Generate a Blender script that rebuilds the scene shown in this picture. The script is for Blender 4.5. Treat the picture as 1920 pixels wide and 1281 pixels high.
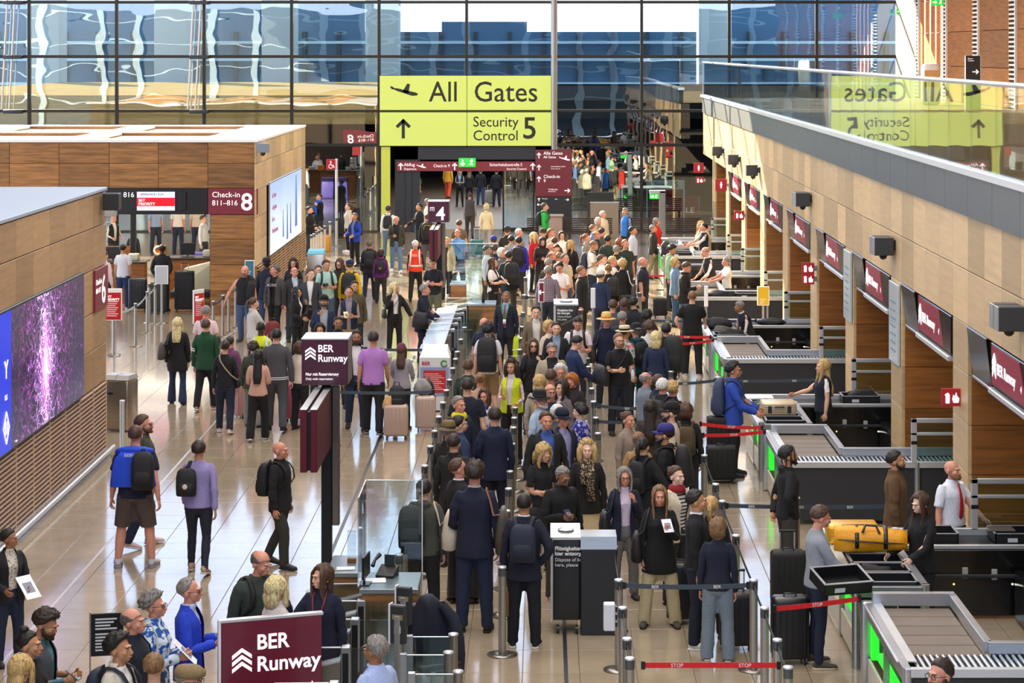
import bpy, bmesh, math, random
import numpy as np
from mathutils import Vector, Matrix, noise as mnoise
random.seed(7)
for _o in list(bpy.data.objects):
 bpy.data.objects.remove(_o)
SC = bpy.context.scene
COL = SC.collection
# ------------------------------------------------------------------ camera
F = 4100.0            # focal length in pixels of the 1920 wide frame
HC = 6.8              # eye height
VX, VY = 1020.0, 95.0  # vanishing point in the frame
cam = bpy.data.cameras.new('camera')
cam.sensor_fit = 'HORIZONTAL'
cam.sensor_width = 36.0
cam.lens = F / 1920.0 * 36.0
cam.shift_x = (960.0 - VX) / 1920.0
cam.shift_y = (VY - 640.5) / 1920.0
cam.clip_start = 0.5
cam.clip_end = 600.0
camo = bpy.data.objects.new('camera', cam)
COL.objects.link(camo)
camo.location = (0, 0, HC)
camo.rotation_euler = (math.radians(90), 0, 0)
SC.camera = camo
# ------------------------------------------------------------------ world, sun, lamps, exposure
SC.view_settings.view_transform = 'Standard'
SC.view_settings.look = 'None'
SC.view_settings.exposure = 0.32
SC.view_settings.gamma = 1.0
SC.view_settings.use_curve_mapping = False
wd = bpy.data.worlds.new('sky')
SC.world = wd
wd.use_nodes = True
_n = wd.node_tree.nodes
_l = wd.node_tree.links
_n.clear()
_out = _n.new('ShaderNodeOutputWorld')
_bg = _n.new('ShaderNodeBackground')
_tc = _n.new('ShaderNodeTexCoord')
_sep = _n.new('ShaderNodeSeparateXYZ')
_rmp = _n.new('ShaderNodeValToRGB')
_l.new(_tc.outputs['Generated'], _sep.inputs[0])
_l.new(_sep.outputs['Z'], _rmp.inputs[0])
_cr = _rmp.color_ramp
_cr.elements[0].position = 0.0
_cr.elements[0].color = (0.84, 0.90, 0.97, 1)
_e = _cr.elements.new(0.09)
_e.color = (0.56, 0.71, 1.0, 1)
_cr.elements[-1].position = 0.6
_cr.elements[-1].color = (0.45, 0.64, 0.92, 1)
_l.new(_rmp.outputs[0], _bg.inputs[0])
_bg.inputs[1].default_value = 2.6
_l.new(_bg.outputs[0], _out.inputs[0])
_sun = bpy.data.lights.new('sun', 'SUN')
_sun.energy = 27.0
_sun.color = (1.0, 0.80, 0.55)
_sun.angle = math.radians(0.53)
_so = bpy.data.objects.new('sun', _sun)
COL.objects.link(_so)
_so.rotation_euler = Vector((1.9, -4.1, -1.94)).to_track_quat('-Z', 'Y').to_euler()
def area_lamp(x, y, z, sx, sy, w, col=(1, 0.95, 0.88)):
 d = bpy.data.lights.new('fill_lamp', 'AREA')
 d.shape = 'RECTANGLE'
 d.size, d.size_y = sx, sy
 d.energy = w
 d.color = col
 o = bpy.data.objects.new('fill_lamp', d)
 COL.objects.link(o)
 o.location = (x, y, z)
 return o
for _y in (12, 26, 40, 54, 68):
 area_lamp(-1.0, _y, 16.2, 14, 9, 1500, (1.0, 0.98, 0.96))  # unseen soft panels added to fill the hall with light
# ------------------------------------------------------------------ helpers
def srgb(h):
 if isinstance(h, tuple):
  return h
 h = h.lstrip('#')
 if len(h) == 3:
  h = ''.join(q * 2 for q in h)
 c = [int(h[i:i + 2], 16) / 255.0 for i in (0, 2, 4)]
 return tuple(x / 12.92 if x <= 0.04045 else ((x + 0.055) / 1.055) ** 2.4 for x in c)
def px(x, y, Y):
 return Vector(((x - VX) * Y / F, Y, HC - (y - VY) * Y / F))
def floor_depth(y):
 return F * HC / (y - VY)
def tag(o, label=None, cat=None, group=None, kind=None):
 if label: o['label'] = label
 if cat: o['category'] = cat
 if group: o['group'] = group
 if kind: o['kind'] = kind
 return o
def empty(name, loc=(0, 0, 0), rz=0.0, label=None, cat=None, group=None):
 o = bpy.data.objects.new(name, None)
 o.empty_display_size = 0.1
 COL.objects.link(o)
 o.location = loc
 o.rotation_euler = (0, 0, rz)
 return tag(o, label, cat, group)
def link(name, me, parent=None):
 o = bpy.data.objects.new(name, me)
 COL.objects.link(o)
 if parent is not None:
  o.parent = parent
 return o
_M = {}
def mat(col, rough=0.5, metal=0.0, emit=0.0, kind='plain', scale=1.0, amt=0.25, bump=0.0, coat=0.0, name=None, spec=0.5):
 col = srgb(col)
 key = (col, rough, metal, emit, kind, scale, amt, bump, coat, spec)
 if key in _M:
  return _M[key]
 m = bpy.data.materials.new(name or 'm_%s' % kind)
 m.use_nodes = True
 nt = m.node_tree
 N, L = nt.nodes, nt.links
 b = N['Principled BSDF']
 b.inputs['Base Color'].default_value = (*col, 1)
 b.inputs['Roughness'].default_value = rough
 b.inputs['Metallic'].default_value = metal
 b.inputs['Specular IOR Level'].default_value = spec
 if coat:
  b.inputs['Coat Weight'].default_value = coat
  b.inputs['Coat Roughness'].default_value = 0.08
 if emit:
  b.inputs['Emission Color'].default_value = (*col, 1)
  b.inputs['Emission Strength'].default_value = emit
 if kind in ('cloth', 'grain', 'stone', 'brushed', 'hair'):
  tc = N.new('ShaderNodeTexCoord')
  mp = N.new('ShaderNodeMapping')
  nz = N.new('ShaderNodeTexNoise')
  oi = N.new('ShaderNodeObjectInfo')
  L.new(tc.outputs['Object'], mp.inputs[0])
  sc = {'cloth': (60, 60, 60), 'grain': (1.2, 1.2, 14), 'stone': (2.5, 2.5, 2.5), 'brushed': (3, 3, 120), 'hair': (160, 160, 14)}[kind]
  mp.inputs['Scale'].default_value = tuple(s * scale for s in sc)
  off = N.new('ShaderNodeVectorMath')
  off.operation = 'SCALE'
  cv = N.new('ShaderNodeCombineXYZ')
  L.new(oi.outputs['Random'], cv.inputs[0])
  L.new(oi.outputs['Random'], cv.inputs[1])
  L.new(oi.outputs['Random'], cv.inputs[2])
  L.new(cv.outputs[0], off.inputs[0])
  off.inputs['Scale'].default_value = 37.0
  L.new(off.outputs[0], mp.inputs['Location'])
  L.new(mp.outputs[0], nz.inputs['Vector'])
  nz.inputs['Scale'].default_value = 1.0
  nz.inputs['Detail'].default_value = 4.0 if kind in ('grain', 'stone') else 2.0
  mx = N.new('ShaderNodeMix')
  mx.data_type = 'RGBA'
  mr = N.new('ShaderNodeMapRange')
  mr.inputs['From Min'].default_value = 0.3
  mr.inputs['From Max'].default_value = 0.7
  L.new(nz.outputs[0], mr.inputs[0])
  L.new(mr.outputs[0], mx.inputs['Factor'])
  mx.inputs['A'].default_value = (*[c * (1 - amt) for c in col], 1)
  mx.inputs['B'].default_value = (*[min(1, c * (1 + amt)) for c in col], 1)
  src = mx.outputs['Result']
  if kind in ('grain', 'stone'):
   hs = N.new('ShaderNodeHueSaturation')
   r2 = N.new('ShaderNodeMapRange')
   L.new(oi.outputs['Random'], r2.inputs[0])
   lo, hi = (0.74, 1.2) if kind == 'grain' else (0.95, 1.05)
   r2.inputs['To Min'].default_value = lo
   r2.inputs['To Max'].default_value = hi
   L.new(r2.outputs[0], hs.inputs['Value'])
   L.new(src, hs.inputs['Color'])
   src = hs.outputs[0]
  L.new(src, b.inputs['Base Color'])
  if bump:
   bp = N.new('ShaderNodeBump')
   bp.inputs['Strength'].default_value = bump
   bp.inputs['Distance'].default_value = 0.003
   L.new(nz.outputs[0], bp.inputs['Height'])
   L.new(bp.outputs[0], b.inputs['Normal'])
 _M[key] = m
 return m
def glass_mat(tint=(0.80, 0.92, 0.92), refl=0.25, wave=0.0, rough=0.0):
 key = ('glass', tint, refl, wave, rough)
 if key in _M:
  return _M[key]
 m = bpy.data.materials.new('glass')
 m.use_nodes = True
 N, L = m.node_tree.nodes, m.node_tree.links
 N.clear()
 o = N.new('ShaderNodeOutputMaterial')
 t = N.new('ShaderNodeBsdfTransparent')
 g = N.new('ShaderNodeBsdfGlossy')
 x = N.new('ShaderNodeMixShader')
 lw = N.new('ShaderNodeLayerWeight')
 lw.inputs['Blend'].default_value = 0.5
 pw = N.new('ShaderNodeMath')
 pw.operation = 'POWER'
 pw.inputs[1].default_value = 5.0
 mr = N.new('ShaderNodeMath')
 mr.operation = 'MULTIPLY_ADD'
 mr.use_clamp = True
 mr.inputs[1].default_value = 1.0 - refl
 mr.inputs[2].default_value = refl
 t.inputs[0].default_value = (*tint, 1)
 g.inputs[0].default_value = (0.95, 0.97, 1, 1)
 g.inputs['Roughness'].default_value = rough
 L.new(lw.outputs['Facing'], pw.inputs[0])
 L.new(pw.outputs[0], mr.inputs[0])
 L.new(mr.outputs[0], x.inputs[0])
 L.new(t.outputs[0], x.inputs[1])
 L.new(g.outputs[0], x.inputs[2])
 L.new(x.outputs[0], o.inputs[0])
 if wave:
  tc = N.new('ShaderNodeTexCoord')
  mp = N.new('ShaderNodeMapping')
  mp.inputs['Scale'].default_value = (0.5, 0.5, 1.1)
  nz = N.new('ShaderNodeTexNoise')
  nz.inputs['Scale'].default_value = 1.0
  nz.inputs['Detail'].default_value = 1.0
  bp = N.new('ShaderNodeBump')
  bp.inputs['Strength'].default_value = 1.0
  bp.inputs['Distance'].default_value = wave
  L.new(tc.outputs['Object'], mp.inputs[0])
  L.new(mp.outputs[0], nz.inputs[0])
  L.new(nz.outputs[0], bp.inputs['Height'])
  L.new(bp.outputs[0], g.inputs['Normal'])
 _M[key] = m
 return m
class MB:
 def __init__(s):
  s.v, s.f, s.m, s.sm = [], [], [], []
 def add(s, vs, fs, mi=0, smooth=False):
  o = len(s.v)
  s.v.extend([tuple(p) for p in vs])
  for f in fs:
   s.f.append(tuple(i + o for i in f))
   s.m.append(mi)
   s.sm.append(smooth)
  return s
 def box(s, x0, x1, y0, y1, z0, z1, mi=0):
  return s.hexa([(x0, y0, z0), (x1, y0, z0), (x1, y1, z0), (x0, y1, z0), (x0, y0, z1), (x1, y0, z1), (x1, y1, z1), (x0, y1, z1)], mi)
 def hexa(s, v, mi=0):
  return s.add(v, [(0, 3, 2, 1), (4, 5, 6, 7), (0, 1, 5, 4), (1, 2, 6, 5), (2, 3, 7, 6), (3, 0, 4, 7)], mi)
 def bbox(s, x0, x1, y0, y1, z0, z1, b=0.01, mi=0):
  bm = bmesh.new()
  bmesh.ops.create_cube(bm, size=1.0)
  for v in bm.verts:
   v.co = Vector(((x0 + x1) / 2 + v.co.x * (x1 - x0), (y0 + y1) / 2 + v.co.y * (y1 - y0), (z0 + z1) / 2 + v.co.z * (z1 - z0)))
  bmesh.ops.bevel(bm, geom=bm.edges[:] , offset=b, segments=2 if b > 0.015 else 1, affect='EDGES', profile=0.5)
  s.bm(bm, mi, b > 0.015)
  return s
 def bm(s, bm, mi=0, smooth=False):
  bm.verts.index_update()
  s.add([v.co for v in bm.verts], [[v.index for v in f.verts] for f in bm.faces], mi, smooth)
  bm.free()
  return s
 def cyl(s, p0, p1, r0, r1=None, n=12, mi=0, cap=True):
  return s.tube([p0, p1], [r0, r0 if r1 is None else r1], n, mi, cap)
 def tube(s, pts, rad, n=8, mi=0, cap=True, flat=1.0):
  pts = [Vector(p) for p in pts]
  if not hasattr(rad, '__len__'):
   rad = [rad] * len(pts)
  vs, fs = [], []
  prev = None
  for i, p in enumerate(pts):
   d = (pts[min(i + 1, len(pts) - 1)] - pts[max(i - 1, 0)])
   d = d.normalized() if d.length > 1e-9 else Vector((0, 0, 1))
   if prev is None:
    a = Vector((1, 0, 0)) if abs(d.x) < 0.8 else Vector((0, 1, 0))
    u = (a - d * a.dot(d)).normalized()
   else:
    u = (prev - d * prev.dot(d)).normalized()
   prev = u
   w = d.cross(u)
   for k in range(n):
    t = 2 * math.pi * k / n
    vs.append(p + (u * math.cos(t) + w * math.sin(t) * flat) * rad[i])
  for i in range(len(pts) - 1):
   for k in range(n):
    a, b = i * n + k, i * n + (k + 1) % n
    fs.append((a, b, b + n, a + n))
  s.add(vs, fs, mi, n > 5)
  if cap:
   s.add(vs[:n], [tuple(range(n - 1, -1, -1))], mi)
   s.add(vs[-n:], [tuple(range(n))], mi)
  return s
 def lathe(s, prof, c=(0, 0, 0), n=20, mi=0):
  vs, fs = [], []
  for r, z in prof:
   for k in range(n):
    t = 2 * math.pi * k / n
    vs.append((c[0] + r * math.cos(t), c[1] + r * math.sin(t), c[2] + z))
  for i in range(len(prof) - 1):
   for k in range(n):
    a, b = i * n + k, i * n + (k + 1) % n
    fs.append((a, b, b + n, a + n))
  return s.add(vs, fs, mi, True)
 def ball(s, c, r, mi=0, seg=12, ring=8):
  r = (r, r, r) if not hasattr(r, '__len__') else r
  vs, fs = [], []
  for i in range(ring + 1):
   ph = math.pi * i / ring
   for k in range(seg):
    t = 2 * math.pi * k / seg
    vs.append((c[0] + r[0] * math.sin(ph) * math.cos(t), c[1] + r[1] * math.sin(ph) * math.sin(t), c[2] - r[2] * math.cos(ph)))
  for i in range(ring):
   for k in range(seg):
    a, b = i * seg + k, i * seg + (k + 1) % seg
    fs.append((a, b, b + seg, a + seg))
  return s.add(vs, fs, mi, True)
 def prism(s, poly, axis, a, b, mi=0):
  def P(q, t):
   r = [q[0], q[1]]
   r.insert(axis, t)
   return tuple(r)
  n = len(poly)
  vs = [P(q, a) for q in poly] + [P(q, b) for q in poly]
  fs = [tuple(range(n - 1, -1, -1)), tuple(range(n, 2 * n))] + [(k, (k + 1) % n, (k + 1) % n + n, k + n) for k in range(n)]
  return s.add(vs, fs, mi)
 def sheet(s, pts, th, mi=0):
  return s
 def mesh(s, name, mats):
  me = bpy.data.meshes.new(name)
  me.from_pydata(s.v, [], s.f)
  for m in (mats if isinstance(mats, (list, tuple)) else [mats]):
   me.materials.append(m)
  me.polygons.foreach_set('material_index', s.m)
  me.polygons.foreach_set('use_smooth', s.sm)
  me.validate()
  me.update()
  bm = bmesh.new()
  bm.from_mesh(me)
  bmesh.ops.recalc_face_normals(bm, faces=bm.faces)
  bm.to_mesh(me)
  bm.free()
  return me
 def build(s, name, mats, parent=None, loc=None, rot=None):
  o = link(name, s.mesh(name, mats), parent)
  if loc is not None:
   o.location = loc
  if rot is not None:
   o.rotation_euler = rot
  return o
def copy_tree(o, parent=None):
 c = o.copy()
 COL.objects.link(c)
 c.parent = parent
 for ch in list(o.children):
  copy_tree(ch, c)
 return c
_TXT = {}
def text_mesh(txt, size, depth=0.004, align='LEFT', bold=0.0):
 key = (txt, size, depth, align, bold)
 if key in _TXT:
  return _TXT[key]
 cu = bpy.data.curves.new('lettering', 'FONT')
 cu.body = txt
 cu.size = size
 cu.extrude = depth / 2
 cu.align_x = align
 cu.resolution_u = 3
 cu.offset = bold
 cu.space_line = 0.95
 o = bpy.data.objects.new('tmp_text', cu)
 COL.objects.link(o)
 dg = bpy.context.evaluated_depsgraph_get()
 dg.update()
 me = bpy.data.meshes.new_from_object(o.evaluated_get(dg))
 bpy.data.objects.remove(o)
 bpy.data.curves.remove(cu)
 _TXT[key] = me
 return me
def lettering(txt, parent, loc, size, m, rot=(math.pi / 2, 0, 0), align='LEFT', bold=0.0, sx=1.0, depth=0.004, name='lettering'):
 if '\n' in txt:
  for i, ln in enumerate(txt.split('\n')):
   lettering(ln, parent, (loc[0], loc[1], loc[2] - i * size * .95), size, m, rot, align, bold, sx, depth, name)
  return
 me = text_mesh(txt, size, depth, align, bold).copy()
 me.materials.clear()
 me.materials.append(m)
 o = link(name, me, parent)
 o.location = loc
 o.rotation_euler = rot
 o.scale = (sx, 1, 1)
 return o
# ------------------------------------------------------------------ the setting
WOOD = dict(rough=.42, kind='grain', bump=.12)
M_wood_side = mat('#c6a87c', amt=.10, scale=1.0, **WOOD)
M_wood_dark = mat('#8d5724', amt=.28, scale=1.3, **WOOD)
M_wood_red = mat('#8f6436', amt=.42, scale=1.2, **WOOD)
M_wood_l = mat('#b9966f', amt=.14, scale=1.0, **WOOD)
M_joint = mat('#3a2a1c', .7)
M_alu = mat('#b9bcc0', .32, .85, kind='brushed', amt=.08)
M_alu_l = mat('#d4d7da', .35, .6, kind='brushed', amt=.05)
M_steel = mat('#8f8b86', .28, .9, kind='brushed', amt=.1)
M_black = mat('#17171a', .35)
M_char = mat('#2b2d31', .45)
M_white = mat('#e9e9ea', .5)
M_maroon = mat('#5a1526', .38)
M_maroon_lit = mat('#6a1f2c', .4, emit=.28)
M_text = mat('#f3eef0', .5, emit=.55)
M_text_d = mat('#22251c', .5)
M_gap = mat('#101012', .8)
M_frame = mat('#3b3f45', .4, .5)
M_coping = mat('#dfe2e6', .3, .3)
floor = MB().box(-30, 16, -12, 122, -.25, -.011).build('floor', mat('#5a4a38', .5))
tag(floor, kind='structure')
M_stone = mat('#aa9a82', .15, kind='stone', amt=.09, coat=.6, scale=1.2, spec=.7)
TW, TD = .625, .90
tile_me = MB().bbox(-TW / 2 + .003, TW / 2 - .003, -TD / 2 + .003, TD / 2 - .003, -.013, 0, .003).mesh('floor_tile', M_stone)
X0, Y0 = -.255 + .02, 23.9
cells = []
for j in range(-14, 66):
 for i in range(-40, 26):
  cx, cy = X0 + (i + .5) * TW, Y0 + (j + .5) * TD
  if cx < -21 or cx > 11.5:
   continue
  cells.append((cx, cy))
seen = sorted([c for c in cells if 23.0 < c[1] and -3.6e9 < 0 and 0 <= VX + c[0] * F / c[1] <= 1920 and -7.2 < c[0] < 3.3], key=lambda c: c[1])
single = set(seen[:300])
for c in seen[:300]:
 o = link('floor_tile', tile_me, floor)
 o.location = (c[0], c[1], 0)
mb = MB()
for c in cells:
 if c not in single:
  a, b = TW / 2 - .003, TD / 2 - .003
  mb.add([(c[0] - a, c[1] - b, 0), (c[0] + a, c[1] - b, 0), (c[0] + a, c[1] + b, 0), (c[0] - a, c[1] + b, 0),
    (c[0] - a, c[1] - b, -.012), (c[0] + a, c[1] - b, -.012), (c[0] + a, c[1] + b, -.012), (c[0] - a, c[1] + b, -.012)], [(0, 1, 2, 3), (0, 4, 5, 1), (1, 5, 6, 2), (2, 6, 7, 3), (3, 7, 4, 0)])
tag(mb.build('far_tiles', M_stone, floor), kind='stuff')
for x, w, m in ((-2.88, .05, M_char), (.24, .045, M_frame), (-6.02, .035, M_alu_l)):
 MB().box(x - w / 2, x + w / 2, 18, 76, -.004, .002).build('floor_strip', m, floor)
ceil = MB().box(-30, 20, -6, 82.2, 16.6, 17.0).box(8.5, 20, 17, 82, 10.5, 10.8).build('ceiling', mat('#a98a66', .6, kind='grain', amt=.2))  # lower slab over the gallery is unseen, added to shade the upper wall
tag(ceil, kind='structure')
BAY = 5.24
YK = [28.36 + BAY * k for k in range(-1, 9)]         # far edge of each opening
WX = 5.5
wr = MB()
wr.box(WX + .03, WX + .4, 17, 75.7, 3.23, 4.66)
for y in YK:
 wr.box(WX + .03, 11, y + .03, y + 1.04, 0, 3.23)
wr.box(11, 11.2, 17, 76, 0, 4.6)
wr.box(WX + .4, 11.2, 17, 75.7, 3.4, 3.6)
wall_r = tag(wr.build('wall_right', M_joint), kind='structure')
PW = 1.048
pan = MB().bbox(-.022, .03, -PW / 2 + .006, PW / 2 - .006, 0, .702, .004).mesh('wall_panel', M_wood_side)
k = 0
y = YK[0] - 3 * BAY / 5 - PW * 3
y0 = 28.36 - PW * 10
while y0 < 75:
 for z in (3.234, 3.948):
  o = link('wall_panel', pan, wall_r)
  o.location = (WX + .02, y0 + PW / 2, z)
 y0 += PW
pil = MB().bbox(-.022, .03, -PW / 2 + .006, PW / 2 - .006, 0, .640, .004).mesh('pillar_panel', M_wood_side)
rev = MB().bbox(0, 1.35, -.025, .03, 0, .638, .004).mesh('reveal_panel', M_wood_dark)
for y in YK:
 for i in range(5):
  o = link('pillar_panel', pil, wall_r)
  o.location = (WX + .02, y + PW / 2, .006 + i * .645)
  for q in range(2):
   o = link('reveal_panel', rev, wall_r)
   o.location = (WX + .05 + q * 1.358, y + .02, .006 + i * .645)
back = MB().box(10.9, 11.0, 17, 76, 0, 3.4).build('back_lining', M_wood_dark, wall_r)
gal = MB().box(WX + .1, 20, 17, 75.7, 4.70, 5.16).box(20, 20.2, -10, 82, 0, 17).build('floor_gallery', mat('#9a8468', .3))
tag(gal, kind='structure')
fas = tag(MB().box(WX - .02, WX + .12, 17, 75.7, 4.67, 5.2).build('trim_1', M_gap), kind='structure')
fpan = MB().bbox(-.025, .02, -.775, .775, 0, .535, .004).mesh('fascia_panel', mat('#5a6064', .42, .35, kind='brushed', amt=.1))
y = 18.0
YP = []
while y < 75.2:
 o = link('fascia_panel', fpan, fas)
 o.location = (WX - .03, y, 4.665)
 YP.append(y)
 y += 1.56
MB().box(WX - .09, WX + .16, 17.2, 75.75, 5.2, 5.28).build('coping', M_coping, fas)
bal = empty('glass_balustrade', (WX, 46, 5.28), 0, 'long glass balustrade with bright handrail along the gallery edge', 'balustrade')
M_bglass = glass_mat((.86, .93, .90), .10, .0015)
gp = MB().box(-.01, .01, -.77, .77, 0, 1.09).mesh('glass_pane', M_bglass)
for y in YP:
 o = link('glass_pane', gp, bal)
 o.location = (0, y - 46, 0)
MB().tube([(0, -29, 1.115), (0, 29.7, 1.115)], .034, 10).build('handrail', mat('#e8eaec', .22, .6), bal)
mb = MB()
mb.box(-.012, .012, 29.66, 29.72, 0, 1.1)
mb.build('end_post', M_alu, bal)
UX = 13.2
wu = tag(MB().box(UX + .05, UX + .3, 40, 82, 4.8, 16.6).build('wall_upper', M_joint), kind='structure')
M_wood_or = mat('#c47414', .6, kind='grain', amt=.18, spec=.2)  # sunlit bay in brighter orange, shaded bays browner: light put into the colour
M_wood_br = mat('#96601f', .6, kind='grain', amt=.26, spec=.2)
M_louv = mat('#e8e6e0', .5)
yy = 77.6
def upan(y0, y1, z0, z1, m, name='cladding_panel', d=.06):
 return MB().bbox(UX - d, UX + .05, y0 + .01, y1 - .01, z0 + .008, z1 - .008, .006).build(name, m, wu)
SECT = []
y1 = 77.5
for n in range(7):
 lou = (y1 - 1.0, y1)
 SECT.append(lou)
 mb = MB()
 z = 5.2
 while z < 9.6:
  mb.box(UX - .10, UX + .04, lou[0] + .08, lou[1] - .12, z, z + .055)
  z += .13
 tag(mb.build('louvre_slats', M_louv, wu), kind='stuff')
 MB().box(UX - .02, UX + .05, lou[0], lou[1], 5.16, 9.6).build('louvre_back', M_gap, wu)
 MB().box(UX - .12, UX + .05, lou[0] - .06, lou[0] + .06, 5.16, 9.6).build('louvre_frame', M_white, wu)
 a, b = lou[0] - 4.24, lou[0] - .06
 zz = [5.16, 6.3, 7.4, 8.5, 9.6]
 if n == 0:
  w = (b - a) / 4
  for q in range(4):
   for z0, z1 in zip(zz, zz[1:]):
    upan(a + q * w + .07, a + (q + 1) * w - .07, z0, z1, M_wood_or)
   MB().box(UX - .08, UX + .05, a + q * w - .06, a + q * w + .06, 5.16, 9.6).build('light_strip', mat('#fff0d0', .4, emit=.9), wu)
 else:
  for z0, z1 in zip(zz, zz[1:]):
   upan(a, b, z0, z1, M_wood_br)
 y1 -= BAY
MB().box(UX - .05, UX + .05, 40, 78, 9.6, 16.6).build('upper_cladding', M_wood_br, wu)
MB().box(UX - .02, UX + .6, 77.5, 82, 4.8, 16.6).build('white_corner', mat('#b5a78c', .6), wu)
wbk = tag(MB().box(-70, 70, -15, -14.6, 0, 10.2).build('wall_back', mat('#27323b', .4)), kind='structure')  # unseen back wall, kept low and dark to tame the facade reflections
mb = MB()
for x in (-61, -54, -50, -45.5, -41, -36, -33, -27, -23.5, -18, -14.6, -9, -6.2, -1.5, 2.8, 5.6, 10, 13.2, 17, 22, 27, 33, 41, 52):
 mb.box(x - .28, x + .28, -14.6, -14.2, 0, 10.2)
for z in (2.6, 5.2, 7.4, 9.4):
 mb.box(-70, 70, -14.62, -14.5, z, z + .14)
tag(mb.build('reflection_ribs', mat('#8fa3ac', .5), wbk), kind='stuff')  # pale ribs added to put vertical streaks into the facade reflections
FY = 82.0
fac = empty('window_1', (0, FY, 0))
tag(fac, kind='structure')
COLX = [-22.4 + 3.28 * i for i in range(12)]
COLX = [(c, ) for c in COLX]
mx0 = (711 - VX) * FY / F            # mullion at pixel 711
XS = [mx0 + 3.28 * i for i in range(-6, 8)]
ZS = [0.0, 3.26, 4.54, 6.58, 8.62, 10.7, 12.8, 14.9, 16.6]
M_mull = mat('#34332f', .4, .6)
mull = MB().bbox(-.055, .055, -.10, .12, 0, 16.6, .008).mesh('mullion', M_mull)
DOOR0, DOOR1 = (740 - VX) * FY / F, (1003 - VX) * FY / F
for x in XS:
 if DOOR0 - .2 < x < DOOR1 and abs(x - mx0) > .5:
  me = MB().bbox(-.055, .055, -.10, .12, 3.26, 16.6, .008).mesh('mullion', M_mull)
 else:
  me = mull
 o = link('mullion', me, fac)
 o.location = (x, 0, 0)
for z in ZS[1:-1]:
 MB().bbox(XS[0], 13.75, -.09, .10, z - .055, z + .055, .01).build('transom', M_mull, fac)
for i, (xa, xb) in enumerate(zip(XS, XS[1:])):
 for j, (za, zb) in enumerate(zip(ZS, ZS[1:])):
  if j == 0 and xa > DOOR0 - 1.2 and xb < DOOR1 + 1.2:
   continue
  if xa > 13.5:
   continue
  xb2 = min(xb, 13.75)
  xa2 = xa
  if j == 0 and DOOR1 - .3 < xb < DOOR1 + 3.6 and xa < DOOR1:
   xa2 = 1.05
  low = j == 0
  g = glass_mat((.80, .88, .89), .18, .0022) if low else glass_mat((.84, .92, .95) if j < 4 else (.95, .97, .98), .13 if j < 4 else .06, .004)
  MB().box(xa2 + .06, xb2 - .06, -.012, .012, za + .06, zb - .06).build('glass_pane', g, fac)
MB().cyl((.38, -.32, 0), (.38, -.32, 16.6), .12, n=16).build('steel_column', mat('#9c9a96', .3, .7), fac)
for x in (-20.0, -13.05):
 for dx in (0, .28):
  MB().tube([(x + dx - .25, -.35, 0 + 4.6), (x + dx, -.35, 9.5), (x + dx + .1, -.35, 16.5)], .035, 8).build('tie_rod', mat('#cfc6ba', .3, .6), fac)
 for z in ZS[2:6]:
  MB().bbox(x - .2, x + .5, -.40, -.08, z - .09, z + .05, .02).build('rod_bracket', M_frame, fac)
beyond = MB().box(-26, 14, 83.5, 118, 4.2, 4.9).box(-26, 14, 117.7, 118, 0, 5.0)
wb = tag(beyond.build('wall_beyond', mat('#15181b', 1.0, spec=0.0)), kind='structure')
MB().box(-26, -6.2, 83.3, 118, 4.0, 5.1).build('reflection_slab', mat('#86704a', 1.0, kind='grain', amt=.15, spec=0.0), wb)  # tan slab stands in for a warm reflection in the facade glass
pier = MB().box(-60, 60, 128, 129, 0, 7.9).box(-60, -10.5, 128.2, 129, 7.9, 9.6).box(9.5, 60, 128.2, 129, 7.9, 10.2).box(-6, -1, 128.2, 129, 7.9, 8.5)
pw = tag(pier.build('wall_pier', mat('#2f5876', .25, .1)), kind='structure')
colm = MB().bbox(-.9, .9, -1.0, 1.0, 0, 13, .05).mesh('pier_column', mat('#9aa09c', .7))
for x in (-27.5, -20.5, -14.6, -8.9, 9.4):
 o = link('pier_column', colm, pw)
 o.location = (x, 121, 0)
mb = MB()
for x in range(-38, 22, 2):
 mb.box(x - .12, x + .12, 127.5, 127.95, 0, 7.9)
tag(mb.build('pier_fins', mat('#1c2c38', .4, .3), pw), kind='stuff')
for z in (1.6, 3.2, 4.8, 6.2, 7.2):
 MB().box(-40, 22, 127.3, 127.7, z, z + .16).build('pier_rail', mat('#8fa6b2', .4, .3), pw)
BX = -7.4
def side_panels(parent, ya, yb, rows, skip, m):
 n = int(round((yb - ya) / PW))
 for zi, (za, zb) in enumerate(zip(rows, rows[1:])):
  me = MB().bbox(-.03, .02, -PW / 2 + .005, PW / 2 - .005, .007, zb - za - .007, .004).mesh('wall_panel', m)
  for q in range(n):
   yc = yb - (q + .5) * PW
   if skip(yc, (za + zb) / 2):
    continue
   o = link('wall_panel', me, parent)
   o.location = (BX - .01, yc, za)
bl = tag(MB().box(-16, BX - .04, 14, 36.86, .0, 4.44).build('wall_left', M_joint), kind='structure')
MB().bbox(-16.2, BX + .03, 14, 36.92, 4.44, 4.5, .01).build('roof_sheet', mat('#a3b3c9', .5), bl)
rows6 = [1.25, 1.89, 2.5, 3.2, 3.89, 4.43]
side_panels(bl, 18.0, 36.9, rows6, lambda y, z: (27.3 < y < 35.0 and 1.3 < z < 3.22) or y < 21, M_wood_l)
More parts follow.
